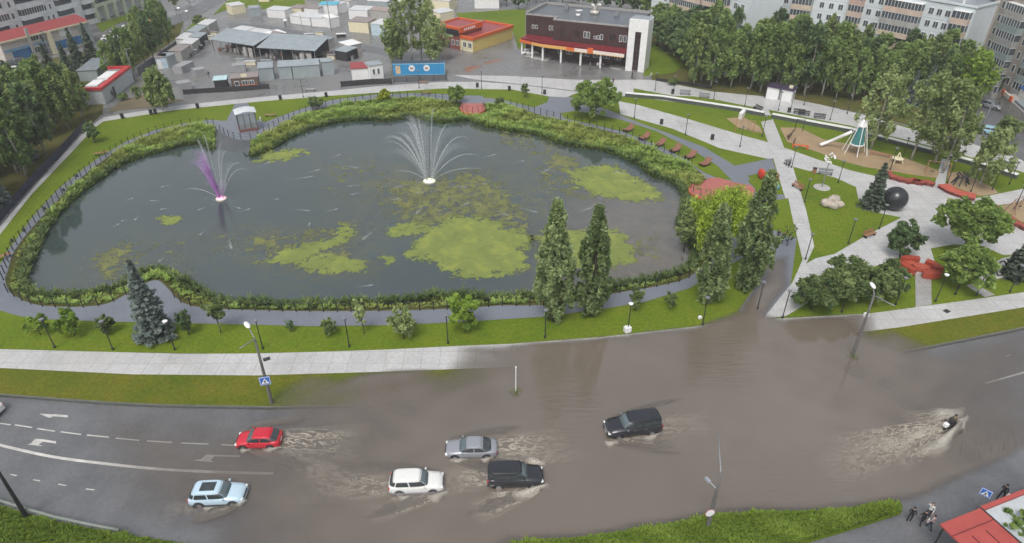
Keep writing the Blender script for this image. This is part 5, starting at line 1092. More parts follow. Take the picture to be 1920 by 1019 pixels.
# two open market sheds under one grey roof each
def shed(a, b, dep, h, label, goods):
    k, L = frame('market_shed', a, b, label, 'market shed'); mb = MB(); t = .12
    mb.add([(-.5, -.8, h), (L + .5, -.8, h), (L + .5, dep, h + 1.3), (-.5, dep, h + 1.3), (-.5, -.8, h + t), (L + .5, -.8, h + t), (L + .5, dep, h + 1.3 + t), (-.5, dep, h + 1.3 + t)], [(3, 2, 1, 0), (4, 5, 6, 7), (0, 1, 5, 4), (1, 2, 6, 5), (2, 3, 7, 6), (3, 0, 4, 7)]); rf_ = mb.build('roof', GR, k)
    mbg = MB()
    for q in range(int(L / .9)): mbg.add([(q * .9, -.75, h + t + .01), (q * .9 + .08, -.75, h + t + .01), (q * .9 + .08, dep, h + 1.3 + t + .01), (q * .9, dep, h + 1.3 + t + .01), (q * .9 + .04, -.75, h + t + .06), (q * .9 + .04, dep, h + 1.3 + t + .06)], [(0, 4, 5, 3), (4, 1, 2, 5)])
    mbg.build('roof_seam', GR, rf_); part('rear_wall', k, pm('shed_wall', (.1, .1, .1), .7), (0, L, dep - .4, dep - .25, 0, h + 1))
    for q in range(6): mb = MB(); mb.bx(q * L / 5 - .08, q * L / 5 + .08, -.5, -.34, 0, h); mb.build('post', M['grey_metal'], k)
    rr2 = random.Random(len(label))
    for q in range(goods):
        x = rr2.uniform(.05, .7) * L; mb = MB(); mb.box((x, rr2.uniform(-.2, 2.0), rr2.uniform(.35, 1.1)), (rr2.uniform(.4, .9), .5, rr2.uniform(.5, 1.1)), rr2.uniform(-.3, .3)); mb.build('counter', rr2.choice([M['concrete'], M['wood'], TAN, M['cream'], pm('crate_grey', (.3, .3, .31))]), k)
    for q in (.72, .84): part('door', k, M['concrete'], (L * q, L * q + 1.3, -.3, -.2, 0, 2.2))
    return k
shed((404, 96), (482, 108), 6, 3.0, 'open market shed with a long grey roof and goods on its counters', 16)
shed((492, 112), (594, 118), 8, 3.0, 'larger open market shed with a grey roof just behind the metal garages', 12)
# rows of low stalls
rr = random.Random(9)
def stall(a, b, dep, h, wm, rm, lb, round_=False, cat='market stall', pitch=.25): return kiosk('market_stall', a, b, dep, h, wm, rm, lb, cat, .08, pitch, (), None, round_, False, 0, 'market stalls')
WR = pm('white_sheet_roof', (.52, .53, .53), .5)
for k, (a, b, m1, m2) in enumerate((((343, 116), (362, 103), M['concrete'], TAN), ((364, 101), (378, 90), M['concrete'], WR), ((380, 88), (392, 79), M['dark'], GR), ((356, 92), (372, 80), M['white'], WR), ((374, 78), (392, 66), M['concrete'], GR), ((394, 64), (410, 54), M['concrete'], WR))): stall(a, b, 3, 2.3, m1, m2, ['low stall nearest the camera in the slanting row by the market fence', 'second low stall of the slanting row by the market fence', 'dark stall with open front in the slanting fence row', 'white stall behind the slanting fence row', 'grey roofed stall far along the fence row', 'last pale stall at the top of the fence row'][k])
for k, (a, b, m1) in enumerate((((436, 72), (462, 76), WR), ((464, 77), (492, 81), WR), ((494, 82), (512, 86), TAN), ((514, 84), (540, 78), M['white']), ((560, 92), (580, 93), WR), ((606, 96), (628, 88), GR), ((630, 112), (652, 116), GR), ((655, 104), (680, 98), M['white']))): stall(a, b, 4, 2.2, M['concrete'] if k % 2 else M['dark'], m1, ['pale roofed stall directly behind the open market shed', 'second pale roofed stall behind the open market shed', 'tan roofed stall with goods behind the market sheds', 'white tented stall between the sheds and the side street', 'pale stall behind the roof of the larger shed', 'grey stall at the end of the larger shed', 'grey stall frame in the yard near the tall birches', 'white counter stall beside the tall birches'][k])
WT = M['white']
for k, (a, b, dep, h, m1, m2) in enumerate((((502, 33), (536, 36), 4, 2.3, WT, WR), ((545, 44), (565, 47), 4, 2.2, WT, WR), ((566, 47), (583, 49), 4, 2.2, WT, WR), ((585, 50), (618, 52), 4, 2.4, WT, WR), ((620, 54), (638, 50), 4, 2.6, WT, WT), ((600, 28), (634, 28), 4, 2.8, WT, pm('teal_roof', (.10, .38, .50), .5)), ((545, 28), (566, 30), 4, 2.0, M['cream'], TAN), ((572, 30), (598, 32), 4, 2.2, WT, TAN),
        ((636, 26), (652, 22), 4, 2.6, WT, WR), ((656, 20), (672, 15), 4, 2.6, WT, M['concrete']), ((655, 60), (692, 63), 5, 2.8, M['cream'], TAN), ((697, 66), (730, 70), 5, 3.0, pm('pale_blue_wall', (.45, .55, .62)), WR), ((655, 36), (690, 38), 5, 2.6, WT, WR), ((690, 36), (732, 40), 4, 2.6, M['concrete'], pm('rust_roof', (.3, .24, .22), .6)), ((690, 20), (728, 22), 5, 2.8, GW, WR),
        ((735, 14), (760, 16), 5, 2.8, WT, WR), ((795, 18), (843, 22), 6, 3.0, M['cream'], WR), ((826, 42), (852, 36), 4, 2.4, M['cream'], WR), ((437, 28), (462, 24), 4, 2.4, M['cream'], WR), ((470, 32), (492, 30), 3, 2.3, GW, GR), ((484, 4), (505, 4), 4, 2.5, M['cream'], WR), ((890, 16), (936, 16), 5, 2.8, M['white'], M['redroof']), ((576, 14), (600, 12), 4, 2.0, M['concrete'], GR))):
    stall(a, b, dep, h, m1, m2, ['white rounded stall at the start of the far market row, on the side street', 'white rounded stall second in the far market row', 'white rounded stall third in the far market row', 'long white rounded stall of the far market row', 'tall white end stall of the far market row', 'stall with a turquoise blue roof in the far market', 'cream stall with tan roof behind the white row', 'white stall with tan roof in front of the turquoise one',
        'white stall just past the turquoise roof', 'white stall with open side past the turquoise roof', 'cream stall with a dark roof edge near the tall birches', 'pale blue stall with windows beside the tall birches', 'white stall with raised rim behind the cream one', 'stall with a rust coloured roof by the tall birches', 'grey stall with white roof far behind the birches', 'white stall at the top edge behind the birch clump', 'cream stall with V shaped roof beyond the birch clump', 'round topped cream stall behind the yellow shop', 'yellow cream stall by the top lawn', 'grey green stall next to the yellow cream one', 'pale stall at the very top above the grey green one', 'white stall with a dark red roof behind the yellow shop lawn', 'grey low stall on the top lawn'][k], k < 5)
# red roofed long shop at the wood
rs, L = frame('red_shop', (199, 196), (252, 153), 'long low shop with red roof edge and grey white wall, beside the wood', 'building')
part('wall', rs, pm('shop_wall', (.42, .45, .46), .55), (0, L, 0, 4.5, 0, 2.9), bev=.02); rf_ = part('roof', rs, M['roofgrey'], (.3, L - .3, .3, 4.2, 2.9, 3.0)); part('roof_edge', rs, pm('red_edge', (.45, .04, .045), .45), (-.2, L + .2, -.2, .9, 2.95, 3.5), (-.2, .6, .9, 4.6, 2.95, 3.5), (L - .6, L + .2, .9, 4.6, 2.95, 3.5)); part('roof_box', rf_, M['white'], (1.5, 5.5, 1.3, 3.6, 3.0, 3.5), (7, 12, 1.3, 3.6, 3.0, 3.4)); part('door', rs, M['dark'], (4.5, 5.5, -.05, -.003, 0, 2.1))
kiosk('grey_shed', (187, 152), (214, 128), 4, 2.4, GW, M['roofgrey'], 'grey flat shed behind the long red edged shop', 'shed')
kiosk('sign_kiosk', (14, 172), (27, 166), 2.5, 3.0, M['white'], pm('blue_roof', (.02, .07, .3), .5), 'white kiosk with a blue roof half hidden in the wood')
# white double kiosk on the promenade
wk, L = frame('promenade_kiosk', (1435, 184), (1482, 193), 'pair of white cabins under one dark roof on the upper promenade', 'kiosk')
part('wall', wk, M['white'], (0, 2.5, 0, 2.6, 0, 2.4), (3.0, L, 0, 2.6, 0, 2.4), bev=.02); part('roof', wk, pm('plum_roof', (.05, .035, .07), .5), (-.2, L + .2, .2, 3.0, 2.4, 2.62), (-.2, L + .2, -.2, .2, 2.4, 2.5)); part('link_wall', wk, M['grey_metal'], (2.5, 3.0, .4, 2.2, 0, 2.2)); part('roof_unit', wk, M['cream'], (L * .78, L * .78 + .7, 1, 1.6, 2.62, 3.1)); part('side_screen', wk, M['black'], (-.25, -.15, -.2, 3, 0, 2.5))
# blue roofed shop at the right edge
bs, L = frame('blue_shop', (1868, 202), (1930, 262), 'grey shop with blue roof and orange red sign band below the brown apartments', 'building')
part('wall', bs, pm('shop_beige', (.33, .31, .29), .6), (0, L, 0, 9, 0, 3.0)); part('upper_wall', bs, M['white'], (.5, 5.2, 2.5, 8, 3.0, 4.6)); part('sign_band', bs, M['orange'], (0, 1, -.15, .1, 2.8, 3.8), (4.2, 5.2, -.15, .1, 2.8, 3.8)); part('sign_board', bs, pm('sign_pale', (.7, .62, .55)), (1, 4.2, -.12, .1, 2.9, 3.7))
mb = MB(); mb.add([(0, 2.3, 4.6), (5.6, 2.3, 4.6), (5.6, 8.4, 6.4), (0, 8.4, 6.4), (0, 2.3, 4.75), (5.6, 2.3, 4.75), (5.6, 8.4, 6.55), (0, 8.4, 6.55)], [(3, 2, 1, 0), (4, 5, 6, 7), (0, 1, 5, 4), (1, 2, 6, 5), (2, 3, 7, 6), (3, 0, 4, 7)]); mb.build('roof', pm('bright_blue_roof', (.015, .10, .36), .4), bs); part('flat_roof', bs, M['roofgrey'], (5.7, L, .3, 8.7, 3.0, 3.5))
for k in range(9): mb = MB(); mb.bx(1.2 + k * 1.15, 1.28 + k * 1.15, -.05, 0, .1, 2.7); mb.build('pilaster', M['concrete'], bs)
# --- apartment blocks
M['bal_tan'] = pm('balcony_tan', (.56, .44, .36), .65, .12, .5); M['bal_white'] = pm('balcony_white', (.66, .68, .69), .6, .12, .5); M['bal_grey'] = pm('balcony_grey', (.36, .35, .33), .65, .25, .5); M['bal_red'] = pm('balcony_brown', (.3, .14, .11), .65, .15, .5)
M['apt_w'] = pm('apartment_white', (.60, .655, .675), .65, .06, .2); M['apt_b'] = pm('apartment_brown', (.34, .305, .265), .7, .12, .3); M['apt_g'] = pm('apartment_grey', (.68, .70, .71), .65, .08, .3)
def balcony(parent, x0, x1, z, mats, dep=1.3, fl=2.75, glazed=True, y=0.0, n=None):
    b = part('balcony', parent, mats, (x0, x1, y - dep, y - .002, z, z + 1.05), (x0, x1, y - dep - .05, y - .002, z - .14, z - .003))
    if not glazed: part('pane', b, M['wglass'], (x0 + .1, x1 - .1, y - .04, y - .006, z + 1.053, z + fl - .3))  # open balcony: dark sheet on the wall paints in the shaded recess
    if glazed:
        part('pane', b, M['wglass'], (x0 + .05, x1 - .05, y - dep + .05, y - .003, z + 1.053, z + fl - .25)); mb = MB(); n = n or max(2, int((x1 - x0) / .8))
        for q in range(n + 1): xx = x0 + (x1 - x0 - .08) * q / n; mb.bx(xx, xx + .08, y - dep, y - dep + .05, z + 1.053, z + fl - .25)
        mb.bx(x0, x1, y - dep - .02, y - .004, z + fl - .25, z + fl - .15); mb.build('frame', M['white'], b)
    return b
def block(a, b, dep, floors, fl, wm, label, cols, rail=None, roof=True, zbase=0.0, lift=0.0):
    k, L = frame('apartment_block', a, b, label, 'apartment block'); H = floors * fl + .8
    part('wall', k, wm, (0, L, 0, dep, 0, H)); part('roof', k, M['roofgrey'], (-.15, L + .15, -.15, dep + .15, H, H + .12)); part('parapet', k, wm, (-.2, L + .2, -.2, .05, H + .122, H + .6), (L - .05, L + .2, .05, dep, H + .122, H + .6))
    rr2 = random.Random(int(a[0]) + 5); cnt = 0
    for f in range(floors):
        z = f * fl + .55
        for c in cols:
            kind, x0, x1 = c[0], c[1] * L, c[2] * L
            if z + fl < c[3] if len(c) > 3 else False: continue
            if kind == 'b': balcony(k, x0, x1, z - .35, rr2.choice(c[4]), glazed=rr2.random() < c[5], fl=fl)
            else:
                n = c[4]
                for q in range(n): window(k, x0 + (x1 - x0) * (q + .5) / n, z + .3, c[5], 1.45, -.02, 'white')
    mbg = MB()
    for f in range(1, floors): mbg.bx(-.004, L + .004, -.012, 0, f * fl + .02, f * fl + .07)
    mbg.build('panel_joint', pm('joint_grey', (.3, .31, .31), .7), k)
    return k, L, H
T2 = [M['bal_tan'], M['bal_tan'], pm('balcony_cream', (.55, .46, .36), .6), pm('balcony_pink', (.5, .35, .3), .6)]
k1, L1, H1 = block((1575, 90), (1787, 141), 12, 5, 2.75, M['apt_w'], 'white five storey apartment block with tan balconies, its corner standing clear of the wood', [('b', .0, .12, 0, T2, .9), ('w', .13, .30, 0, 2, 1.3), ('b', .31, .62, 5, T2 + [M['bal_grey']], .85), ('w', .645, .84, 0, 3, 1.2), ('b', .855, .985, 0, T2, .95)])
mb = MB(); mb.tube([(L1 * .85, 3, H1), (L1 * .85, 3, H1 + 1.6)], .3); mb.build('roof_vent', M['white'], k1); mb = MB(); mb.tube([(L1 * .55, 4, H1), (L1 * .55, 4, H1 + 4)], .06); mb.tube([(L1 * .55 - .8, 4, H1 + 3.3), (L1 * .55 + .8, 4, H1 + 3.3)], .05); mb.build('antenna', M['black'], k1)
block((1393, 62), (1572, 90), 12, 6, 2.75, M['apt_w'], 'white apartment block rising behind the middle of the wood', [('b', .02, .22, 5, T2, .9), ('w', .24, .44, 5, 2, 1.2), ('b', .46, .66, 5, T2, .9), ('w', .70, .97, 5, 3, 1.2)])
block((1218, 38), (1392, 92), 12, 6, 2.75, M['apt_w'], 'white apartment block with long glazed balconies next to the brown building', [('w', .04, .20, 2, 2, 1.2), ('b', .24, .56, 2, T2, 1), ('b', .58, .82, 2, T2 + [M['bal_red']], .9), ('w', .84, .97, 2, 2, 1.2)])
G4 = [M['bal_grey'], pm('balcony_drab', (.3, .3, .29), .7), M['concrete'], pm('balcony_teal', (.25, .3, .3), .6)]
block((1818, 160), (1946, 226), 14, 7, 2.6, M['apt_b'], 'brownish grey apartment block with stacked drab balconies, behind the blue roofed shop', [('w', .02, .15, 0, 2, .9), ('b', .16, .42, 0, G4, .6), ('w', .44, .60, 0, 2, .9), ('b', .62, .97, 0, G4, .6)])
block((1790, 105), (1822, 128), 12, 6, 2.6, M['apt_b'], 'lower grey wing with balconies between the white and the brown apartment blocks', [('b', .1, .9, 0, G4, .7)])
block((1830, 40), (1960, 90), 14, 5, 2.8, M['apt_w'], 'pale apartment block showing above the brown roof in the top corner', [('b', .05, .45, 0, [M['bal_white']], .9), ('b', .55, .95, 0, [M['bal_white']], .9)])
W4 = [M['bal_white'], pm('balcony_pale', (.6, .61, .62), .6)]
block((4, 96), (186, 40), 14, 12, 2.8, M['apt_g'], 'tall pale grey apartment tower with white balcony bands, behind the red roofed shop row', [('b', .02, .14, 0, W4, .3), ('w', .16, .24, 0, 1, .8), ('b', .25, .46, 0, W4, .35), ('w', .48, .58, 0, 2, .7), ('b', .60, .78, 0, W4, .5), ('b', .86, .97, 0, W4, .6)])
an, L = frame('apartment_annex', (190, 42), (300, 4), 'pale green ground floor annex on columns beside the tall grey tower', 'building')
part('wall', an, M['apt_g'], (0, L, 2.5, 14, 0, 9)); part('upper_wall', an, pm('annex_green', (.5, .54, .42), .6), (0, L, .4, 2.5, 4, 9))
for q in range(8): mb = MB(); mb.bx(q * L / 7 - .5, q * L / 7 + .5, .3, 1.2, 0, 4); mb.build('column', pm('annex_green', (.5, .54, .42)), an)
for z in (5, 7.4): part('window_band', an, M['wglass'], (.5, L - .5, .36, .42, z, z + 1))
# shop row with the red roof
sr, L = frame('shop_row', (16, 124), (176, 80), 'two storey shop row with a long red pitched roof and blue glass shop fronts', 'building')
part('wall', sr, pm('shop_pink', (.52, .47, .43), .6), (0, L, 0, 9, 0, 5.6)); mb = MB()
mb.add([(-.4, -.6, 5.5), (L + .4, -.6, 5.5), (L + .4, 4, 6.9), (-.4, 4, 6.9), (-.4, 8, 5.5), (L + .4, 8, 5.5)], [(0, 1, 2, 3), (3, 2, 5, 4), (0, 3, 4), (1, 5, 2), (0, 4, 5, 1)]); mb.build('roof', M['redroof'], sr)
part('roof_trim', sr, M['cream'], (-.4, L + .4, -.72, -.6, 5.25, 5.65)); bg3 = pm('blue_glass', (.05, .17, .36), .2, .3, .4); part('shop_glass', sr, bg3, (2, L * .32, -.05, -.002, .6, 3.0)); part('shop_glass', sr, bg3, (L * .56, L * .88, -.05, -.002, .6, 2.6)); part('cream_bay', sr, M['cream'], (L * .49, L * .53, -.8, -.006, 0, 5.4)); part('white_board', sr, M['white'], (L * .64, L * .78, -.1, -.003, 3.4, 5.2)); part('grey_end', sr, GW, (L * .87, L, -.4, -.008, 0, 5.3)); part('blue_fascia', sr, pm('pale_blue_band', (.2, .36, .52), .5), (.3, L * .48, -.12, -.052, 2.9, 3.5))
for x in (.33, .36, .39, .43, .46): window(sr, L * x, 1.2, .8, 1.4, -.02); window(sr, L * x, 4.0, .8, 1.4, -.02)
for q in range(4): window(sr, L * .45, .4 + q * 1.45, 1.3, 1.1, -.14, 'grey_metal')
part('chimney', sr, M['concrete'], (L * .27, L * .30, -.9, -.604, 0, 7.4))
# --- red-roofed bus pavilion at the near corner
Zr = 3.3; A = G(1762, 983, Zr); B = G(1838, 953, Zr); C = G(1925, 904, Zr)
pv = thing('roadside_pavilion', 'roadside pavilion with red and pale sheet roofs at the bottom corner', 'pavilion', (0, 0, 0))
def P3(p, z): q = G(*p, z); return (q.x, q.y)
def roofslab(nm, pts, z0, z1, m_, par): mb = MB(); mb.prism(pts, z0, z1); return mb.build(nm, m_, par)
d1 = (Vector((B.x, B.y)) - Vector((A.x, A.y))).normalized(); n1 = Vector((d1.y, -d1.x))
a2 = Vector((A.x, A.y)); b2 = Vector((B.x, B.y)); c2 = b2 + d1 * ((Vector((C.x, C.y)) - b2).dot(d1) + 4)
M['pvred'] = pm('pavilion_red', (.36, .065, .055), .55, .12, .5)
rfm = roofslab('red_roof', [a2, b2 + n1 * 0, b2 + n1 * 5.6, a2 + n1 * 5.6], Zr - .12, Zr, M['pvred'], pv)
mbg = MB()
for q in (0.33, 0.66): pq = a2.lerp(b2, q); mbg.box((pq.x + n1.x * 3.6, pq.y + n1.y * 3.6, Zr + .03), (.06, 4, .06), math.atan2(n1.y, n1.x) - PI / 2)
mbg.box(((a2.x + b2.x) / 2 + n1.x * 1.1, (a2.y + b2.y) / 2 + n1.y * 1.1, Zr + .03), ((b2 - a2).length, .06, .05), math.atan2(d1.y, d1.x)); mbg.build('roof_seam', pm('seam_dark', (.16, .03, .03)), rfm)
roofslab('pale_roof', [b2 + d1 * .12 + n1 * .25, c2 + n1 * .25, c2 + n1 * 6, b2 + d1 * .12 + n1 * 6], Zr - .25, Zr - .1, pm('pale_sheet', (.42, .45, .47), .4, .18, .5), pv)
roofslab('roof_edge', [b2 + d1 * .12 - n1 * .1, c2 - n1 * .1, c2 + n1 * .22, b2 + d1 * .12 + n1 * .22], Zr - .5, Zr + .05, M['pvred'], pv); roofslab('roof_gutter', [b2 + d1 * .0 + n1 * .0, b2 + d1 * .1, b2 + d1 * .1 + n1 * 6, b2 + n1 * 6], Zr - .3, Zr + .06, M['dark'], pv)
roofslab('wall', [b2 + d1 * .6 + n1 * .8, c2 + n1 * .8, c2 + n1 * 5.6, b2 + d1 * .6 + n1 * 5.6], RZ, Zr - .26, M['grey_metal'], pv)
for q, r_ in ((.1, .3), (.1, 5.2), (4.6, .3), (4.6, 5.2)): pt_ = a2 + d1 * q + n1 * r_; mb = MB(); mb.tube([(pt_.x, pt_.y, RZ), (pt_.x, pt_.y, Zr - .13)], .07); mb.build('post', M['black'], pv)

rr = random.Random(77); cm = None
for k, (x, y_) in enumerate(((350, 106), (361, 100), (372, 92), (384, 84), (392, 74), (402, 66), (560, 100), (575, 104), (612, 104), (622, 110), (640, 106), (655, 112), (470, 122), (500, 120), (452, 118), (668, 92), (640, 70), (520, 72), (548, 76), (580, 70), (425, 80), (450, 84), (600, 66), (480, 66))):
    c_ = thing('market_counter', 'low bare counter with a canvas top among the market stalls', 'counter', G(x, y_, 0), rr.uniform(-.5, .3), 'market counters'); mb = MB(); mb.bx(-1.3, 1.3, -.5, .5, .85, 1.0); mb.build('top', rr.choice([WR, TAN, M['concrete'], M['white'], GR]), c_); mb = MB(); mb.bx(-1.2, 1.2, -.4, .4, 0, .85); mb.build('base', rr.choice([M['concrete'], M['dark'], GW, M['cream']]), c_)
# ================================================================ FENCES
def fence(name, pts, sp, h, label, cat='railing', z=0.02, pr=.045, rails=(.95, .5), pm_=None, group=None):
    pm_ = pm_ or M['black']; P = pts; root = thing(name, label, cat, P[0], 0, group); o0 = Vector(P[0]); seg = []; tot = 0
    for a, b in zip(P, P[1:]): seg.append((tot, a, b)); tot += (Vector(b) - Vector(a)).length
    n = max(1, min(95, int(tot / sp))); mb = MB(); mb.tube([(0, 0, -.1), (0, 0, h)], pr, 6); mb.box((0, 0, h), (pr * 2.6, pr * 2.6, .07)); pm0 = mb.mesh('post', pm_); tops = []
    for k in range(n + 1):
        d = tot * k / n; s_ = [s for s in seg if s[0] <= d + 1e-6][-1]; L = (Vector(s_[2]) - Vector(s_[1])).length; p = Vector(s_[1]).lerp(Vector(s_[2]), min(1, (d - s_[0]) / max(L, 1e-6))) - o0
        o = link('post', pm0, root); o.location = p; tops.append(p)
    for r_ in rails: mb = MB(); mb.tube([(p.x, p.y, h * r_) for p in tops], .014, 4); mb.build('rail', pm_, root)
    return root
def FSEG(i, j, off=0.15, z=0.02):
    idx = range(i * 3, j * 3 + 1); cx = sum(p[0] for p in FW_) / len(FW_); out = []
    for k in idx:
        a = Vector(FW_[(k - 1) % len(FW_)]); b = Vector(FW_[(k + 1) % len(FW_)]); p = Vector(FW_[k % len(FW_)]); d = (b - a).normalized(); nn = Vector((d.y, -d.x))
        q = p + nn * off
        if bool(inpoly([q.x], [q.y], FW_)[0]): q = p - nn * off
        out.append((q.x, q.y, z))
    return out
ix = {p: i for i, p in enumerate(F_PX)}
for a, b, lb in (((10, 525), (400, 236), 'dark post railing along the curved path below the wood'), ((412, 248), (497, 251), 'short dark railing in front of the glass pavilion'), ((497, 251), (855, 191), 'dark post railing along the far reed bank'), ((930, 196), (1295, 311), 'dark post railing past the wooden loungers'), ((1290, 521), (890, 577), 'dark post railing behind the tall poplars'), ((890, 577), (330, 558), 'dark post railing along the straight lower path'), ((258, 540), (18, 548), 'dark post railing round the narrow bay of the pond')):
    fence('pond_railing', FSEG(ix[a], ix[b]), 1.55, 1.25, lb, pr=.062, group='pond railings')
def lowfence(name, pts, h, mt, label, cat='fence', th=.06, z=0.0, post=2.5):
    P = GP(pts, z); root = thing(name, label, cat, P[0]); o0 = P[0]; mb = MB(); pb = MB()
    for a, b in zip(P, P[1:]):
        d = b - a; mb.box(((a.x + b.x) / 2 - o0.x, (a.y + b.y) / 2 - o0.y, h / 2 + .05), (d.length, th, h - .1), math.atan2(d.y, d.x)); n = max(1, int(d.length / post))
        for k in range(n + 1): q = a.lerp(b, k / n) - o0; pb.box((q.x, q.y, h / 2 + .03), (th * 2.2, th * 2.2, h + .08), math.atan2(d.y, d.x))
    mb.build('panel', mt, root); pb.build('post', M['black'], root); return root
lowfence('screen_fence', [(-90, 508), (0, 418), (58, 351), (112, 294), (152, 250), (163, 238)], 1.3, pm('navy_panel', (.022, .024, .06), .6), 'long navy blue screen fence along the white walk below the wood')
lowfence('market_fence', [(345, 178), (440, 172), (505, 167)], 1.1, M['dark'], 'dark low fence in front of the snack kiosk')
lowfence('market_fence', [(640, 164), (700, 159), (735, 158)], 1.3, M['dark'], 'dark fence in front of the white and red kiosks')
lowfence('market_fence', [(738, 155), (838, 151)], 1.2, pm('fence_grey', (.10, .105, .11), .6), 'grey solid fence below the blue container')
lowfence('market_fence', [(262, 142), (312, 106), (350, 78), (392, 46)], 1.8, pm('fence_grey', (.10, .105, .11)), 'grey fence climbing along the back of the slanting stall row')
lowfence('wood_fence', [(1230, 152), (1285, 160), (1335, 168)], .7, M['black'], 'thin dark fence at the edge of the wood by the white tower', th=.02)
# low white-topped wall with dark face, between the two promenades
wp = [(1172, 181), (1240, 187), (1320, 199), (1385, 209), (1432, 218)], [(1447, 221), (1520, 235), (1595, 249), (1700, 276), (1755, 291)], [(1776, 297), (1860, 321), (1905, 336)]
for pts, lb in zip(wp, ('white topped low wall in the park, stretch by the spreading tree', 'white topped low wall behind the playground', 'white topped low wall beyond the short white path')):
    P = GP(pts, 0); root = thing('low_wall', lb, 'wall', P[0], group='low park walls'); o0 = P[0]; a_ = MB(); b_ = MB()
    for a, b in zip(P, P[1:]):
        d = b - a; rz = math.atan2(d.y, d.x); c = (a + b) / 2 - o0; a_.box((c.x, c.y, .36), (d.length, .6, .72), rz); b_.box((c.x, c.y, .79), (d.length + .01, .85, .13), rz)
    a_.build('wall_face', pm('dark_stone', (.075, .085, .08), .7), root); b_.build('coping', M['white'], root)
P = GP([(1385, 216), (1393, 208), (1398, 211), (1391, 219)], .8); mb = MB(); mb.prism([(p.x, p.y) for p in P], .05, 1.25); tag(mb.build('stone_block', M['white'], bev=.03), 'white stone block standing against the low wall', 'block')
# guard rail at the near corner of the road
P = [G(x, y, 0) for x, y in ((-60, 930), (0, 946), (50, 962), (110, 979), (170, 992), (228, 1003))]
gr = thing('guard_rail', 'grey steel guard rail along the verge at the bottom corner', 'guard rail', P[0]); mb = MB(); mb.tube([(p - P[0]) + Vector((0, 0, .62)) for p in P], .13, 8); mb.build('rail', pm('rail_grey', (.17, .19, .17), .6), gr, True)
for a, b in zip(P, P[1:]):
    for u in (0, .5): q = a.lerp(b, u) - P[0]; mb = MB(); mb.box((q.x, q.y + .1, .3), (.1, .1, .7)); mb.build('post', M['grey_metal'], gr)

# ================================================================ LAMPS, SIGNS
mb = MB(); mb.lathe([(.12, -.02), (.12, .3), (.06, .35), (.052, 3.55), (.045, 3.6)], n=8); pm1 = mb.mesh('post', M['black'])
mb = MB(); mb.lathe([(.05, 3.6), (.22, 3.72), (.27, 3.86), (.1, 3.92), (.02, 3.93)], n=14); hm1 = mb.mesh('lamp_head', pm('lamp_grey', (.16, .165, .18), .4)); mb = MB(); mb.lathe([(.05, 3.6), (.22, 3.72), (.27, 3.86), (.1, 3.92), (.02, 3.93)], n=14); hm2 = mb.mesh('lamp_head', M['white'])
LN = [((-4, 652), 0, 'black park lamp at the start of the lower lawn row'), ((103, 652), 0, 'black park lamp below the lime green tree'), ((212, 656), 0, 'black park lamp in front of the clipped olive shrub'), ((328, 656), 1, 'black park lamp with a pale head beside the blue spruce'), ((493, 654), 0, 'black park lamp just behind the tall street light'), ((655, 650), 0, 'black park lamp beside the thin bare sapling'), ((840, 644), 0, 'black park lamp close to the bright yellow maple'), ((1022, 634), 0, 'black park lamp in front of the widest poplar'), ((1177, 622), 1, 'black park lamp with a white head at the flood edge'), ((1317, 610), 0, 'black park lamp in front of the slim poplar'),
      ((1420, 580), 0, 'black park lamp standing in the flooded path'), ((1467, 597), 0, 'black park lamp at the corner of the flooded pavement'), ((1578, 586), 0, 'black park lamp among the willow bushes'), ((1679, 572), 0, 'black park lamp between the willow bushes and the short grey path'), ((1754, 566), 1, 'black park lamp with a yellowish head beside the short grey path'), ((1791, 553), 0, 'black park lamp under the bushy tree'), ((1830, 555), 0, 'black park lamp below the ring sculpture'), ((1893, 548), 0, 'black park lamp at the edge of the pavement under the last dark spruce'), ((1510, 487), 0, 'black park lamp on the lower end of the straight white walk'), ((1590, 458), 0, 'black park lamp on the triangular lawn by the diagonal walk'), ((1648, 430), 0, 'black park lamp on the triangular lawn tip below the black sphere'), ((1508, 380), 0, 'black park lamp on the triangular lawn by the straight white walk'),
      ((1484, 315), 0, 'black park lamp at the corner where the white walks cross'), ((1571, 344), 0, 'black park lamp at the upper edge of the triangular lawn'), ((1016, 176), 0, 'black park lamp in front of the puddles of the brown building'), ((786, 166), 0, 'black park lamp in front of the blue container'), ((903, 167), 0, 'black park lamp on the far walk near the yellow shop'), ((569, 183), 0, 'black park lamp on the far walk near the metal garages'), ((1189, 222), 0, 'black park lamp beside the spreading tree'), ((1285, 253), 0, 'black park lamp at the lower edge of the second white promenade'), ((1429, 256), 0, 'black park lamp by the small sand patch'), ((1228, 170), 0, 'black park lamp at the start of the narrow grass strip'), ((1262, 176), 0, 'black park lamp next to a litter bin on the narrow strip'), ((1290, 160), 0, 'black park lamp at the wood edge near the white tower'), ((1338, 187), 0, 'black park lamp between two grey benches'), ((1355, 170), 0, 'black park lamp at the wood edge opposite the grey benches'),
      ((1396, 200), 0, 'black park lamp at the far tip of the narrow grass strip'), ((1459, 208), 0, 'black park lamp in front of the pair of white cabins'), ((1482, 209), 0, 'black park lamp beside the bin near the white cabins'), ((1556, 226), 0, 'black park lamp beyond the seats on the upper promenade'), ((1507, 198), 0, 'black park lamp on the wood side next to the white cabins'), ((1588, 214), 0, 'black park lamp on the wood side opposite the slide tower'), ((1387, 276), 0, 'black park lamp on the lawn by the two joining paths'), ((1669, 319), 0, 'black park lamp at the end of the playground by the wavy bench'), ((1691, 299), 0, 'black park lamp behind the playground sand'), ((1776, 344), 0, 'black park lamp at the short white path'), ((1820, 360), 0, 'black park lamp behind the arc bench'), ((1860, 357), 0, 'black park lamp beside the feathery willow'), ((1892, 346), 0, 'black park lamp on the outer lawn'), ((1902, 392), 0, 'black park lamp on the outer sand patch')]
lp = None
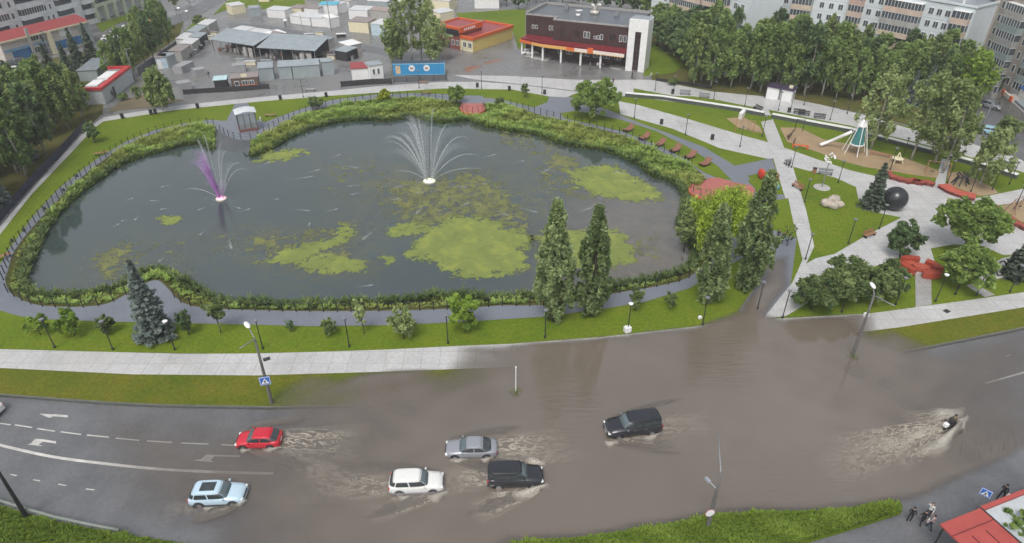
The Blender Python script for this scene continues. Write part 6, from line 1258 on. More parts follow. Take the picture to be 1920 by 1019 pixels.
for p, hd_, lb in LN:
    r_ = thing('park_lamp', lb, 'lamp post', G(*p, 0.02), 0, 'park lamps'); link('post', pm1, r_); link('lamp_head', hm2 if hd_ else hm1, r_)
def street_light(base, top_y, arms, label, mat='pole', z=0.0):
    B = G(*base, z); h = hgt(base, top_y); r_ = thing('street_light', label, 'street light', B); mb = MB(); mb.lathe([(.2, -.3), (.18, 0), (.13, h * .6), (.09, h)], n=10); mb.build('pole', M[mat], r_, True)
    for (p, za, head) in arms:
        E = G(*p, h + za) - B; mb = MB(); s = Vector((0, 0, h - .35)); m_ = s.lerp(E, .5) + Vector((0, 0, .1)); mb.tube([s, s.lerp(E, .12) + Vector((0, 0, .25)), m_, E], [.06, .055, .05, .045], 7); a_ = mb.build('arm', M['grey_metal'], r_, True)
        if head: d = (E - s); d.z = 0; d.normalize(); mb = MB(); c = E + d * .25; mb.sphere((0, 0, 0), 1, 12, 8, (.62, .24, .12)); rz = math.atan2(d.y, d.x); mb.v = [(c.x + q[0] * math.cos(rz) - q[1] * math.sin(rz), c.y + q[0] * math.sin(rz) + q[1] * math.cos(rz), c.z + q[2]) for q in mb.v]; mb.build('lamp_head', M['white'], a_, True)
    return r_, h
s1, h1 = street_light((510, 757), 634, (((465, 612), .5, 1), ((449, 654), .3, 0)), 'tall two headed street light with a blue crossing sign, on the dry verge')
s2, h2 = street_light((1598, 668), 553, (((1638, 538), .5, 1), ((1678, 574), .3, 0)), 'tall street light standing in the flood beside the willow bushes')
s3, h3 = street_light((1327, 987), 888, (((1347, 812), .8, 0),), 'street light on the near grass, long arm over the flood, round sign below')
street_light((50, 970), 862, (), 'dark street light leaning in at the bottom corner by the guard rail', 'black')
mb = MB(); p0 = (0, 0, FZ - .05); 
for k in range(60): a = random.uniform(0, 6.28); r_ = random.uniform(0, .5); mb.add([(r_ * math.cos(a), r_ * math.sin(a), -.05), (r_ * math.cos(a) + .08, r_ * math.sin(a), -.05), (r_ * 1.5 * math.cos(a), r_ * 1.5 * math.sin(a), random.uniform(.15, .4))], [(0, 1, 2)])
for c, lb in (((1600, 670), 'grass tuft round the foot of the flooded street light'), ((967, 737), 'grass tuft round the thin white post in the flood')): o = link('grass_tuft', mb.mesh('grass_tuft', pm('tuft_green', (.10, .16, .02), .8)), None); o.location = G(*c, FZ); tag(o, lb, 'grass tuft')
mb = MB(); hh = hgt((967, 737), 689); mb.tube([(0, 0, -.2), (0, 0, hh)], .05, 8); mb.box((0, 0, hh), (.14, .14, .1)); o = mb.build('marker_post', M['white']); o.location = G(967, 737, 0); tag(o, 'thin white post standing in the flooded verge', 'post')
# pedestrian crossing sign: blue square, white triangle, walking figure
SB = pm('sign_blue', (.03, .14, .50), .4, .06); SW = pm('sign_white', (.75, .76, .78), .4, .04); SK = pm('sign_black', (.02, .02, .02), .5, .05)
def crossing_sign(parent, z, y, s=.95, rz=0.0):
    sg = thing('sign', None, None, (0, y, z), rz); sg.parent = parent; KIDS.setdefault(parent.name, []).append(sg)
    mb = MB(); mb.bx(-s / 2, s / 2, 0, .03, -s / 2, s / 2); bo = mb.build('sign_board', SB, sg)
    def flat(nm, pts, yy, m_): mb = MB(); n = len(pts); mb.add([(x * s, yy - .012, z_ * s) for x, z_ in pts] + [(x * s, yy, z_ * s) for x, z_ in pts], [tuple(range(n)), tuple(range(2 * n - 1, n - 1, -1))] + [(i, i + n, (i + 1) % n + n, (i + 1) % n) for i in range(n)]); return mb.build(nm, m_, sg)
    flat('sign_border', [(-.47, -.47), (.47, -.47), (.47, .47), (-.47, .47)], -.002, SW); flat('sign_field', [(-.42, -.42), (.42, -.42), (.42, .42), (-.42, .42)], -.016, SB); flat('sign_triangle', [(-.36, -.32), (.36, -.32), (0, .34)], -.03, SW)
    flat('sign_figure', [(-.03, .13), (.03, .13), (.04, .05), (.12, -.04), (.09, -.06), (.02, -.01), (.05, -.12), (.10, -.27), (.06, -.27), (0, -.14), (-.10, -.27), (-.14, -.27), (-.04, -.10), (-.04, 0), (-.11, -.07), (-.13, -.05), (-.04, .06)], -.044, SK); return sg
zs = hgt((510, 757), 712); crossing_sign(s1, zs - .0, -.2, 1.0, .25)
sg = thing('sign', None, None, (-.18, -.2, hgt((1327, 987), 958)), 0.2); sg.parent = s3; KIDS.setdefault(s3.name, []).append(sg)
for r_, y, m_, nm in ((.42, 0, 'redr', 'sign_ring'), (.36, -.02, 'w', 'sign_face')): q = MB(); q.lathe([(r_, 0), (r_, .03)], n=24); mb = MB(); mb.v = [(p[0], y - p[2], p[1]) for p in q.v]; mb.f = q.f; mb.build(nm, pm('sign_red', (.42, .16, .15)) if m_ == 'redr' else SW, sg)
zc = hgt((1327, 987), 918); mb = MB(); mb.tube([(0, 0, zc), (-.5, .5, zc + .3)], .04, 6); mb.box((-.62, .6, zc + .35), (.22, .5, .2), .5); mb.build('camera', pm('camera_grey', (.30, .32, .36), .4), s3)
# diamond blue sign at the pavilion
dsn = thing('road_sign', 'blue and white pedestrian crossing sign on a post beside the red pavilion roof', 'road sign', G(1822, 968, RZ), 0); mb = MB(); mb.tube([(0, 0, -.1), (0, 0, 3.0)], .04, 8); mb.build('post', M['grey_metal'], dsn); hh = 2.9; crossing_sign(dsn, 2.9, -.06, .78, -.74)
# white box by the lamp, little litter
for c, s, lb, ct_ in (((1176, 622), .75, 'white plastic box lying at the flooded edge below a lamp', 'box'), ((1312, 598), .4, 'small white bag on the grass by the flood', 'bag'), ((1623, 594), .55, 'white sheet caught against the flooded street light', 'sheet')): mb = MB(); mb.box((0, 0, s * .45), (s, s * .8, s * .9), .4); o = mb.build('litter_box' if s > .7 else 'litter_bag', M['white'], bev=.06); o.location = G(*c, .04); tag(o, lb, ct_)
mb = MB(); mb.box((0, 0, .02), (.7, .55, .05), .5); o = mb.build('drain_cover', M['dark']); o.location = G(500, 674, .03); tag(o, 'dark square drain cover on the dry pavement', 'drain cover')
o = link('drain_cover', o.data.copy()); o.location = G(1775, 584, .03); tag(o, 'dark drain cover on the pavement below the lamp with a yellowish head', 'drain cover')
for c, rz, lb in (((1010, 172), 0, 'x'),): pass

# ================================================================ POND THINGS
RD = M['deckred']; RE = pm('deck_edge_orange', (.50, .10, .04), .5, .1)
def deck(pts, rim, label, z=.18, posts=()):
    P = GP(pts, z); o0 = P[0]; r_ = thing('viewing_deck', label, 'deck', o0); mb = MB(); mb.prism([((p - o0).x, (p - o0).y) for p in P], -.22 - 0, 0); mb.build('floor', RD, r_)
    Q = [(p - o0) for p in GP(rim, z)]; e = MB()
    for a, b in zip(Q, Q[1:]): d = b - a; c = (a + b) / 2; e.box((c.x, c.y, -.30), (d.length + .04, .12, .72), math.atan2(d.y, d.x))
    e.build('rim', RE, r_)
    Pq = [(p - o0) for p in GP(posts, z)]
    for p in Pq: mb = MB(); mb.tube([(p.x, p.y, 0), (p.x, p.y, 1.15)], .045, 6); mb.build('post', M['black'], r_)
    if len(Pq) > 1: mb = MB(); mb.tube([(p.x, p.y, 1.1) for p in Pq], .02, 5); mb.build('rail', M['black'], r_)
    return r_
arc = lambda cx, cy, rx, ry, a0, a1, n=14: [(cx + rx * math.cos(R(a0 + (a1 - a0) * k / n)), cy + ry * math.sin(R(a0 + (a1 - a0) * k / n))) for k in range(n + 1)]
deck(arc(886, 203, 23, 11, 0, 180) + [(865, 194), (906, 194)], arc(886, 203, 23, 11, 0, 180), 'small red semicircular deck over the far reeds', .2, arc(886, 202, 21, 9, 0, 180, 6))
deck(arc(1328, 356, 36, 17, 60, 225) + [(1330, 334), (1346, 333), (1376, 342), (1408, 348), (1416, 356), (1410, 371), (1388, 372), (1365, 374)], arc(1328, 356, 36, 17, 60, 225), 'large red deck at the pond corner, partly under the weeping willow', .2, arc(1328, 355, 33, 14, 85, 250, 5))
slab('path', [(866, 179), (905, 180), (906, 194), (866, 194)], .06, M['path'], .05)
pvn = thing('glass_pavilion', 'small glass pavilion with a rounded white roof beside the pond', 'pavilion', G(451, 249, .02), hd((451, 249), (484, 244))); W_ = 3.2; Hp = hgt((451, 249), 216)
mb = MB(); 
for x, y in ((0, 0), (W_, 0), (W_, 2.6), (0, 2.6), (W_ * .33, 0), (W_ * .66, 0)): mb.bx(x - .05, x + .05, y - .05, y + .05, 0, Hp)
mb.build('frame', M['dark'], pvn); part('base', pvn, pm('pav_base', (.16, .07, .07), .6), (-.1, W_ + .1, -.1, 2.7, 0, .55)); gl, ngl, bgl = newmat('pavilion_glass'); bgl.inputs['Base Color'].default_value = (.30, .34, .34, 1); bgl.inputs['Alpha'].default_value = .45; bgl.inputs['Roughness'].default_value = .08
part('glass', pvn, gl, (.05, W_ - .05, -.02, .02, .55, Hp - .1), (-.02, .02, .05, 2.55, .55, Hp - .1), (W_ - .02, W_ + .02, .05, 2.55, .55, Hp - .1)); mb = MB(); n = 8
mb.add([(-.3 + (W_ + .6) * k / n, y, Hp + .35 * math.sin(PI * k / n) + dz) for dz in (0, .1) for y in (-.3, 2.9) for k in range(n + 1)], [(k, k + 1, n + 2 + k, n + 1 + k) for k in range(n)] + [(2 * n + 2 + k, 3 * n + 3 + k, 3 * n + 4 + k, 2 * n + 3 + k) for k in range(n)] + [(k, 2 * n + 2 + k, 2 * n + 3 + k, k + 1) for k in range(n)]); mb.build('roof', pm('pav_roof', (.5, .53, .55), .4), pvn, True)
# fountains: lit float, jets of water falling in arcs
def jetmat(name, c, a, e=None):
    m, n, b = newmat(name); at_ = attr(n, 'foam'); t = noise(n, 6.5, 5, .75, geo(n)); n.links.new(mth(n, 'MULTIPLY', mth(n, 'MULTIPLY', at_.outputs['Fac'], ramp(n, t.outputs[0], [(.36, .12), (.62, 1.0)]).outputs[0]), a, True), b.inputs['Alpha']); b.inputs['Base Color'].default_value = (*c, 1); b.inputs['Roughness'].default_value = .3; return m
M['jet'] = jetmat('fountain_water', (.66, .70, .72), .6); M['mist'] = jetmat('fountain_mist', (.62, .66, .69), .20); M['jetp'] = jetmat('purple_lit_water', (.60, .24, .74), .55)
def fountain(c, rad, hs_, name, label, lampc, ls, tints):
    root = thing(name, label, 'fountain', G(*c, PZ)); mb = MB(); mb.lathe([(.1, -.1), (rad, -.1), (rad, .16), (rad * .9, .2), (.1, .21)], n=22); mb.build('float', pm('float_' + name, (.5, .5, .42), .5), root)
    mb = MB(); mb.lathe([(.06, .212), (rad * .82, .214), (rad * .8, .24), (.05, .26)], n=20); mb.build('lamp_ring', emis('lit_' + label[:12], lampc, ls), root); rj = random.Random(len(label))
    for k, (az, vx, hgt_, w0, mt) in enumerate(tints):
        vs = []; fs = []; fo = []; n = 18; a = R(az); d = Vector((math.cos(a), math.sin(a), 0)); sd = Vector((-d.y, d.x, 0)); T_ = 2 * math.sqrt(2 * hgt_ / 9.8); vz = 9.8 * T_ / 2; um = 0.62 if vx > 3 else 0.56
        for i in range(n + 1):
            u = i / n * um; t = u * T_; p = d * (rad * .35 + vx * t) + Vector((0, 0, .25 + vz * t - 4.9 * t * t)); wd = w0 * 1.5 * (.3 + 3.0 * u ** 1.3)
            for q in range(6): b = 2 * PI * q / 6; vs.append(p + sd * (wd * math.cos(b)) + (d * .5 + Vector((0, 0, .85))) * (wd * .6 * math.sin(b)) if u > .6 else p + sd * (wd * math.cos(b)) + d * (wd * math.sin(b))); fo.append(max(0.04, (1 - u / um) ** 0.9) * (1 if u > .02 else .6))
        for i in range(n):
            for q in range(6): fs.append((i * 6 + q, i * 6 + (q + 1) % 6, (i + 1) * 6 + (q + 1) % 6, (i + 1) * 6 + q))
        raw('jet', np.array([tuple(p) for p in vs]), np.array(fs), M[mt], root, np.array(fo), 'foam', True)
    return root
def rays(c, targets):
    out = []
    for (px, py), w_, mt, dep in targets:
        g = G(*c, PZ); H_ = max(.8, hgt((c[0], c[1] - dep * 3), py)); sc_ = (g.y + 30) / 1100; dx = G(px, c[1], PZ).x - g.x; dx *= 1 - H_ / 70
        T_ = 2 * math.sqrt(2 * H_ / 9.8); v = math.hypot(dx, dep) / (T_ * .5); out.append((math.degrees(math.atan2(dep, dx)), v, H_, w_, mt))
    return out
fountain((805, 341), 1.05, 8, 'fountain', 'larger fountain on a pale yellow lit float, throwing a tall fan of jets', (1.0, 1.0, .62), 0.45, rays((805, 341), [((793, 226), .12, 'jet', .5), ((768, 232), .14, 'jet', 1), ((757, 252), .22, 'jet', .5), ((776, 222), .30, 'jet', .8), ((821, 206), .08, 'jet', 1), ((847, 236), .09, 'jet', .5), ((872, 258), .09, 'jet', 0), ((886, 290), .09, 'jet', -.5), ((890, 316), .07, 'jet', -1), ((757, 322), .09, 'jet', -.5), ((735, 268), .07, 'jet', .5), ((742, 258), .2, 'jet', 0), ((772, 245), .75, 'mist', .5), ((800, 225), .8, 'mist', .5), ((835, 250), .7, 'mist', .3), ((862, 275), .6, 'mist', 0), ((750, 285), .6, 'mist', 0)]))
fountain((415, 374), .82, 7, 'fountain', 'smaller fountain lit pink and purple, its jets leaning into a fan', (1.0, .42, .55), 0.7, rays((415, 374), [((397, 266), .10, 'jet', .5), ((395, 290), .42, 'jetp', .5), ((388, 305), .5, 'jetp', .2), ((400, 320), .40, 'jetp', 0), ((412, 256), .06, 'jet', .5), ((438, 272), .07, 'jet', .5), ((446, 285), .06, 'jet', .3), ((462, 308), .08, 'jet', 0), ((472, 318), .07, 'jet', -.3), ((368, 355), .08, 'jet', -.5), ((385, 312), .06, 'jet', 0), ((400, 300), .6, 'mist', .3), ((425, 290), .6, 'mist', .3), ((445, 310), .5, 'mist', 0), ((406, 345), .45, 'jetp', .2), ((420, 350), .4, 'jetp', 0)]))

# ================================================================ PARK FURNITURE
def bench(c, rz, label, mt='wood', w_=1.9, back=True, name='bench', group=None, leg='black'):
    b = thing(name, label, 'bench', G(*c, .05), rz, group); mb = MB()
    for k in range(4): mb.bx(-w_ / 2, w_ / 2, -.25 + k * .14, -.14 + k * .14, .42, .47)
    mb.build('seat', M[mt], b)
    if back: mb = MB(); [mb.box((0, .33 + .03 * k, .60 + .14 * k), (w_, .04, .11)) for k in range(3)]; mb.build('backrest', M[mt], b)
    for s in (-1, 1): mb = MB(); mb.bx(s * w_ * .4 - .04, s * w_ * .4 + .04, -.22, .3, 0, .42); mb.build('leg', M[leg], b)
    return b
def lounger(c, rz, label):
    b = thing('wooden_lounger', label, 'lounger', G(*c, .06), rz, 'wooden loungers on the pond lawn'); mb = MB(); prof = [(-1.0, .42), (-.45, .34), (.1, .28), (.5, .46), (.85, .82), (1.1, 1.05)]
    for (x0, z0), (x1, z1) in zip(prof, prof[1:]): d = math.hypot(x1 - x0, z1 - z0); mb.add([(x0, -.6, z0), (x1, -.6, z1), (x1, .6, z1), (x0, .6, z0), (x0, -.6, z0 + .07), (x1, -.6, z1 + .07), (x1, .6, z1 + .07), (x0, .6, z0 + .07)], [(3, 2, 1, 0), (4, 5, 6, 7), (0, 1, 5, 4), (1, 2, 6, 5), (2, 3, 7, 6), (3, 0, 4, 7)])
    mb.build('seat', pm('lounger_wood', (.21, .095, .06), .6, .2, 3), b)
    for s in (-.5, .5): mb = MB(); mb.bx(-.8, .7, s - .04, s + .04, 0, .26); mb.build('leg', M['black'], b)
for k, (c, lb) in enumerate((((1177, 246), 'wooden lounger nearest the spreading tree'), ((1207, 261), 'wooden lounger second from the spreading tree'), ((1236, 273), 'middle lounger of the wooden row by the pond'), ((1265, 284), 'wooden lounger fourth from the spreading tree'), ((1293, 296), 'wooden lounger second from the red deck'), ((1321, 310), 'wooden lounger nearest the red deck'))): lounger(c, R(35), lb)
for c, rz, lb, mt, bk in (((799, 177), 0, 'wooden bench on the far lawn below the blue container', 'wood', 0), ((508, 219), .15, 'wooden bench on the path just past the glass pavilion', 'wood', 0), ((190, 291), .5, 'wooden bench at the curved path below the wood', 'wood', 0), ((5, 486), .9, 'wooden bench at the outer bend of the curved path', 'wood', 0), ((582, 171), .1, 'pale bench on the far white walk near the garages', 'concrete', 0), ((793, 157), .05, 'reddish bench on the walk in front of the grey fence', 'wood', 0),
        ((1284, 178), -.25, 'grey bench on the narrow strip of the upper promenade, nearest the bin', 'grey_metal', 1), ((1320, 184), -.25, 'second grey bench on the upper promenade strip', 'grey_metal', 1), ((1498, 214), -.3, 'pair seat on the upper promenade by the white cabins', 'dark', 1), ((1507, 217), -.3, 'second pair seat on the upper promenade by the white cabins', 'dark', 1), ((1536, 223), -.3, 'dark bench beyond the pair seats', 'dark', 1), ((1494, 354), -1.2, 'wooden bench halfway down the straight white walk', 'wood', 1), ((1630, 444), .5, 'wooden bench at the diagonal walk', 'wood', 1), ((1547, 328), -.3, 'grey bench at the upper edge of the triangular lawn', 'grey_metal', 1), ((1420, 207), -1.2, 'dark seat at the tip of the narrow grass strip', 'dark', 1)): bench(c, rz, lb, mt, 2.2, bool(bk), group='park benches')
def bin_(c, label, mt='dark'):
    r_ = thing('litter_bin', label, 'litter bin', G(*c, .05), 0, 'litter bins'); mb = MB(); mb.lathe([(.26, 0), (.32, .1), (.32, .8), (.28, .82)], n=12); mb.build('body', M[mt], r_); mb = MB(); mb.lathe([(.36, .86), (.36, .92), (.05, 1.0)], n=12); mb.build('lid', M['black'], r_)
for c, lb, mt in (((1526, 325), 'brown litter bin by the grey bench on the triangular lawn', 'wood'), ((1261, 176), 'dark litter bin on the narrow promenade strip', 'dark'), ((1479, 211), 'dark litter bin near the white cabins', 'dark'), ((1240, 233), 'dark green box shaped bin on the second promenade', 'dark'), ((1335, 262), 'dark bin on the second promenade farther along', 'dark'), ((955, 170), 'dark bin on the far walk by the brown building', 'dark'), ((1021, 177), 'bin beside the lamp before the puddles', 'dark'), ((895, 164), 'bin near the lamp on the far walk', 'dark'), ((612, 182), 'bin on the far lawn edge', 'dark'), ((526, 187), 'dark bin next to the far walk by the garages', 'dark'), ((230, 222), 'dark bin on the walk below the red shop', 'dark'), ((371, 203), 'dark bin by the walk at the market', 'dark'), ((284, 215), 'round dark bin among two below the lone birch', 'dark'), ((292, 214), 'second round dark bin below the lone birch', 'dark')): bin_(c, lb, mt)
for k, c in enumerate(((140, 318), (80, 380), (115, 345), (18, 440), (40, 420))): mb = MB(); mb.lathe([(.16, 0), (.2, .3), (.12, .5), (.02, .55)], n=10); o = mb.build('lawn_light', M['dark']); o.location = G(c[0] + 5, c[1] + 14, 0); tag(o, ['small dark lawn light, second from the birch corner', 'small dark lawn light in the middle of the curved lawn', 'small dark lawn light nearer the curved path bench', 'small dark lawn light at the outer end of the curved lawn', 'small dark lawn light next to the outer end one'][k], 'lawn light', 'lawn lights')
for c, lb in (((480, 232), 'pale round bollard by the glass pavilion'),): mb = MB(); mb.lathe([(.15, 0), (.15, .7), (.05, .85)], n=10); o = mb.build('bollard', M['white']); o.location = G(489, 227, .03); tag(o, lb, 'bollard')
# black sphere and its smaller companion
mb = MB(); r1 = 1.75; mb.sphere((0, 0, r1 * .92), r1, 28, 16); o = mb.build('black_sphere', pm('black_granite', (.022, .024, .028), .22, .3, 3), None, True); o.location = G(1672, 391, .05); tag(o, 'large polished black sphere on the white plaza', 'sculpture')
mb = MB(); mb.sphere((0, 0, .62), .68, 20, 12); o = mb.build('black_sphere', pm('black_granite', (.022, .024, .028)), None, True); o.location = G(1655, 385, .05); tag(o, 'small black sphere half hidden behind the dark spruce', 'sculpture')
for c, s, lb in (((1549, 387), (1.0, .75, .7), 'pale boulder with a pointed side on the triangular lawn'), ((1562, 381), (.9, .8, .75), 'rounded pale boulder at the back of the group'), ((1562, 391), (.7, .6, .6), 'small white boulder at the front of the group'), ((1571, 387), (.8, .7, .5), 'flat tan boulder of the group')): mb = MB(); mb.sphere((0, 0, s[2] * .7), 1, 12, 8, s, .16); o = mb.build('boulder', pm('boulder_stone', (.42, .37, .31), .8, .3, 1.2, bmp=.5), None, True); o.location = G(*c, .06); tag(o, lb, 'boulder', 'boulders on the triangular lawn')
# decorative wind tree lamp
wt = thing('wind_tree', 'tall post with a white leaf shaped head on the triangular lawn', 'sculpture', G(1541, 352, .06)); hh = hgt((1541, 352), 300); mb = MB(); mb.tube([(0, 0, 0), (0, 0, hh)], [.09, .05], 8); mb.build('pole', M['grey_metal'], wt); mb = MB()
for k in range(26): a = random.uniform(0, 6.28); u = random.uniform(0, 1); q = .75 * math.sin(PI * (.15 + .8 * u)); mb.sphere((q * math.cos(a), q * math.sin(a), hh - .6 + 1.7 * u), .17, 6, 4)
mb.build('head', M['white'], wt, True); mb = MB(); mb.lathe([(1.3, 0), (1.2, .1), (.1, .12)], n=16); mb.build('base', M['concrete'], wt)
# slide tower
stw = thing('slide_tower', 'green glass play tower on splayed white legs with a long white slide', 'play tower', G(1602, 287, .06)); hS = hgt((1602, 287), 226)
TG = pm('tower_green', (.05, .19, .19), .3, .2)
mb = MB(); mb.lathe([(1.05, hS * .28), (1.05, hS * .31), (.55, hS * .80), (.55, hS * .82)], n=8); mb.build('cabin', TG, stw); mb = MB(); mb.lathe([(.75, hS * .82), (.7, hS * .86), (.08, hS * 1.02)], n=8); mb.build('roof', M['white'], stw)
for k in range(6):
    a = 2 * PI * k / 6 + .3; mb = MB(); mb.tube([(2.1 * math.cos(a), 2.1 * math.sin(a), 0), (.5 * math.cos(a), .5 * math.sin(a), hS * 1.0)], .07, 7); mb.build('leg', M['white'], stw)
mb = MB(); mb.lathe([(1.2, hS * .27), (1.2, hS * .30), (.1, hS * .301)], n=16); mb.build('platform', M['white'], stw)
b0 = G(1602, 287, .06); e = [G(1538, 272, .45) - b0, G(1550, 268, .6) - b0, G(1565, 262, 1.5) - b0, G(1583, 254, 2.9) - b0, G(1598, 247, hS * .62) - b0]; mb = MB(); mb.tube(e, .29, 10); mb.build('slide', M['white'], stw, True)
# other play equipment
def simple(name, c, label, cat, fn, mt, rz=0.0, z=.06, smooth=False): mb = MB(); fn(mb); o = mb.build(name, mt, None, smooth); o.location = G(*c, z); o.rotation_euler = (0, 0, rz); return tag(o, label, cat)
def swing(c, rz, lb):
    s = thing('swing_frame', lb, 'swing', G(*c, .06), rz); mb = MB()
    for x in (-1.6, 1.6):
        for y in (-.8, .8): mb.tube([(x, y, 0), (x, 0, 2.2)], .05, 6)
    mb.tube([(-1.7, 0, 2.2), (1.7, 0, 2.2)], .05, 6); mb.build('frame', M['wood'], s)
    for x in (-.7, .7): mb = MB(); mb.bx(x - .25, x + .25, -.12, .12, .5, .55); mb.tube([(x - .22, 0, .55), (x - .22, 0, 2.2)], .015, 4); mb.tube([(x + .22, 0, .55), (x + .22, 0, 2.2)], .015, 4); mb.build('seat', M['black'], s)
swing((1395, 247), -.3, 'small wooden swing frame on the little sand patch'); swing((1755, 328), -.4, 'wooden swing frame at the far end of the playground sand'); swing((1905, 395), .5, 'dark swing frame on the outer sand patch')
simple('balance_beam', (1500, 279), 'orange wooden balance beam on the playground', 'play beam', lambda m: (m.bx(-1.4, 1.4, -.15, .15, .5, .7), m.bx(-1.3, -1.1, -.1, .1, 0, .5), m.bx(1.1, 1.3, -.1, .1, 0, .5)), M['orange'], -.35)
simple('balance_beam', (1650, 293), 'low brown balance beam behind the playground', 'play beam', lambda m: (m.bx(-1.6, 1.6, -.15, .15, .4, .6), m.bx(-1.4, -1.2, -.1, .1, 0, .4), m.bx(1.2, 1.4, -.1, .1, 0, .4)), M['wood'], -.5)
simple('spring_toy', (1478, 262), 'dark horse shaped spring toy on the sand', 'spring toy', lambda m: (m.tube([(0, 0, 0), (0, 0, .4)], .12), m.sphere((0, 0, .75), .5, 10, 6, (1.2, .4, .7)), m.tube([(.4, 0, .9), (.75, 0, 1.5)], [.2, .14]), m.sphere((.85, 0, 1.5), .22, 8, 5)), pm('toy_brown', (.11, .07, .05)), .5, smooth=True)
simple('spring_toy', (1488, 271), 'small dark spring toy next to the horse shaped one', 'spring toy', lambda m: (m.tube([(0, 0, 0), (0, 0, .4)], .12), m.sphere((0, 0, .65), .4, 10, 6, (1.1, .4, .6)), m.tube([(.3, 0, .7), (.5, 0, 1.1)], [.16, .1])), pm('toy_brown', (.11, .07, .05)), 1, smooth=True)
simple('play_house', (1681, 305), 'small climbing toy with a pale canopy on the playground sand', 'play frame', lambda m: (m.tube([(-.8, -.6, 0), (0, 0, 1.8)], .06), m.tube([(.8, -.6, 0), (0, 0, 1.8)], .06), m.tube([(0, .8, 0), (0, 0, 1.8)], .06), m.lathe([(.9, .7), (.9, .8), (.1, .85)], n=10)), M['cream'])
simple('play_post', (1497, 246), 'black pair of exercise posts at the low wall', 'exercise frame', lambda m: (m.tube([(-.7, 0, 0), (-.7, 0, 2.3)], .07), m.tube([(.7, 0, 0), (.7, 0, 2.3)], .07), m.tube([(-.7, 0, 2.2), (.7, 0, 2.2)], .05)), M['black'], -.3)
simple('climbing_sculpture', (1800, 345), 'dark tangled climbing frame behind the arc bench', 'play frame', lambda m: [m.tube([(math.cos(a) * 1.5, math.sin(a) * 1.0, 0), (math.cos(a) * .8, math.sin(a) * .6, 1.1), (math.cos(a + 1) * 1.1, math.sin(a + 1) * .8, 1.7)], .11) for a in (0, .8, 1.6, 2.4, 3.2, 4, 4.8, 5.6)], M['dark'], .3)
simple('disc_seat', (1426, 336), 'red disc shaped swing seat beside the tallest poplar', 'play disc', lambda m: (m.sphere((0, 0, .9), .75, 14, 8, (.35, 1, 1.2)),), pm('play_red', (.5, .05, .03), .4), .6, smooth=True)
simple('disc_seat', (1451, 338), 'orange red round play disc on the lawn behind the tallest poplar', 'play disc', lambda m: (m.sphere((0, 0, .7), .75, 14, 8, (.9, .9, .9)),), pm('play_red', (.5, .05, .03), .4), smooth=True)
simple('play_shell', (1452, 356), 'light blue play shell beside the poplar', 'play disc', lambda m: (m.sphere((0, 0, .5), .7, 12, 7, (1, .7, .8)),), pm('play_lblue', (.12, .36, .6), .4), smooth=True)
simple('play_shell', (1449, 372), 'small deep blue play shell beside the poplar', 'play disc', lambda m: (m.sphere((0, 0, .4), .5, 12, 7, (1, .8, .8)),), pm('play_blue', (.03, .14, .5), .4), smooth=True)
# wavy red bench, arc bench, outer wavy bench
def ribbon(name, pts, wd, h, label, cat, mt, side, amp=0.0):
    P = [Vector((p.x, p.y)) for p in spline([(q.x, q.y) for q in GP(pts, h)], 8)]; o0 = P[0]; r_ = thing(name, label, cat, (o0.x, o0.y, .06)); top = MB(); sk = MB(); L = []; Rr = []
    for i, p in enumerate(P):
        d = (P[min(i + 1, len(P) - 1)] - P[max(i - 1, 0)]).normalized(); n = Vector((-d.y, d.x)); w_ = wd * (1 + amp * math.sin(i * .9)); L.append(p - o0 + n * w_ / 2); Rr.append(p - o0 - n * w_ / 2)
    for i in range(len(P) - 1):
        a, b, c, d = Rr[i], Rr[i + 1], L[i + 1], L[i]; top.add([(q.x, q.y, z) for z in (h - .08, h) for q in (a, b, c, d)], [(3, 2, 1, 0), (4, 5, 6, 7), (0, 1, 5, 4), (2, 3, 7, 6)] + ([(3, 0, 4, 7)] if i == 0 else []) + ([(1, 2, 6, 5)] if i == len(P) - 2 else []))
        m = .88; cc = (a + b + c + d) / 4; a, b, c, d = [cc + (q - cc) * .86 if False else q for q in (a, b, c, d)]; mid = lambda q, r_: q + (r_ - q) * .1; a2, d2 = mid(a, d), mid(d, a); b2, c2 = mid(b, c), mid(c, b); sk.add([(q.x, q.y, z) for z in (0, h - .08) for q in (a2, b2, c2, d2)], [(0, 1, 5, 4), (2, 3, 7, 6)] + ([(3, 0, 4, 7)] if i == 0 else []) + ([(1, 2, 6, 5)] if i == len(P) - 2 else []))
    top.build('seat', mt, r_); sk.build('base', side, r_); return r_
RS = pm('bench_red', (.28, .06, .045), .55, .12); RDK = pm('bench_dark_red', (.16, .04, .035), .6)
ribbon('wavy_bench', [(1662, 321), (1675, 330), (1690, 335), (1705, 338), (1718, 337), (1722, 341), (1735, 340), (1752, 345)], 1.1, .55, 'dark red wavy bench along the playground sand', 'bench', RS, RDK, .3)
ribbon('arc_bench', [(1768, 346), (1785, 356), (1805, 363), (1830, 369)], 1.9, .55, 'broad red arc shaped bench on the plaza edge', 'bench', pm('bench_bright_red', (.42, .09, .065), .5), RDK)
ribbon('wavy_bench', [(1852, 385), (1868, 388), (1876, 398), (1890, 404), (1900, 414), (1915, 421), (1940, 432)], 1.1, .55, 'reddish wavy bench round the outer sand patch', 'bench', RS, RDK, .25)
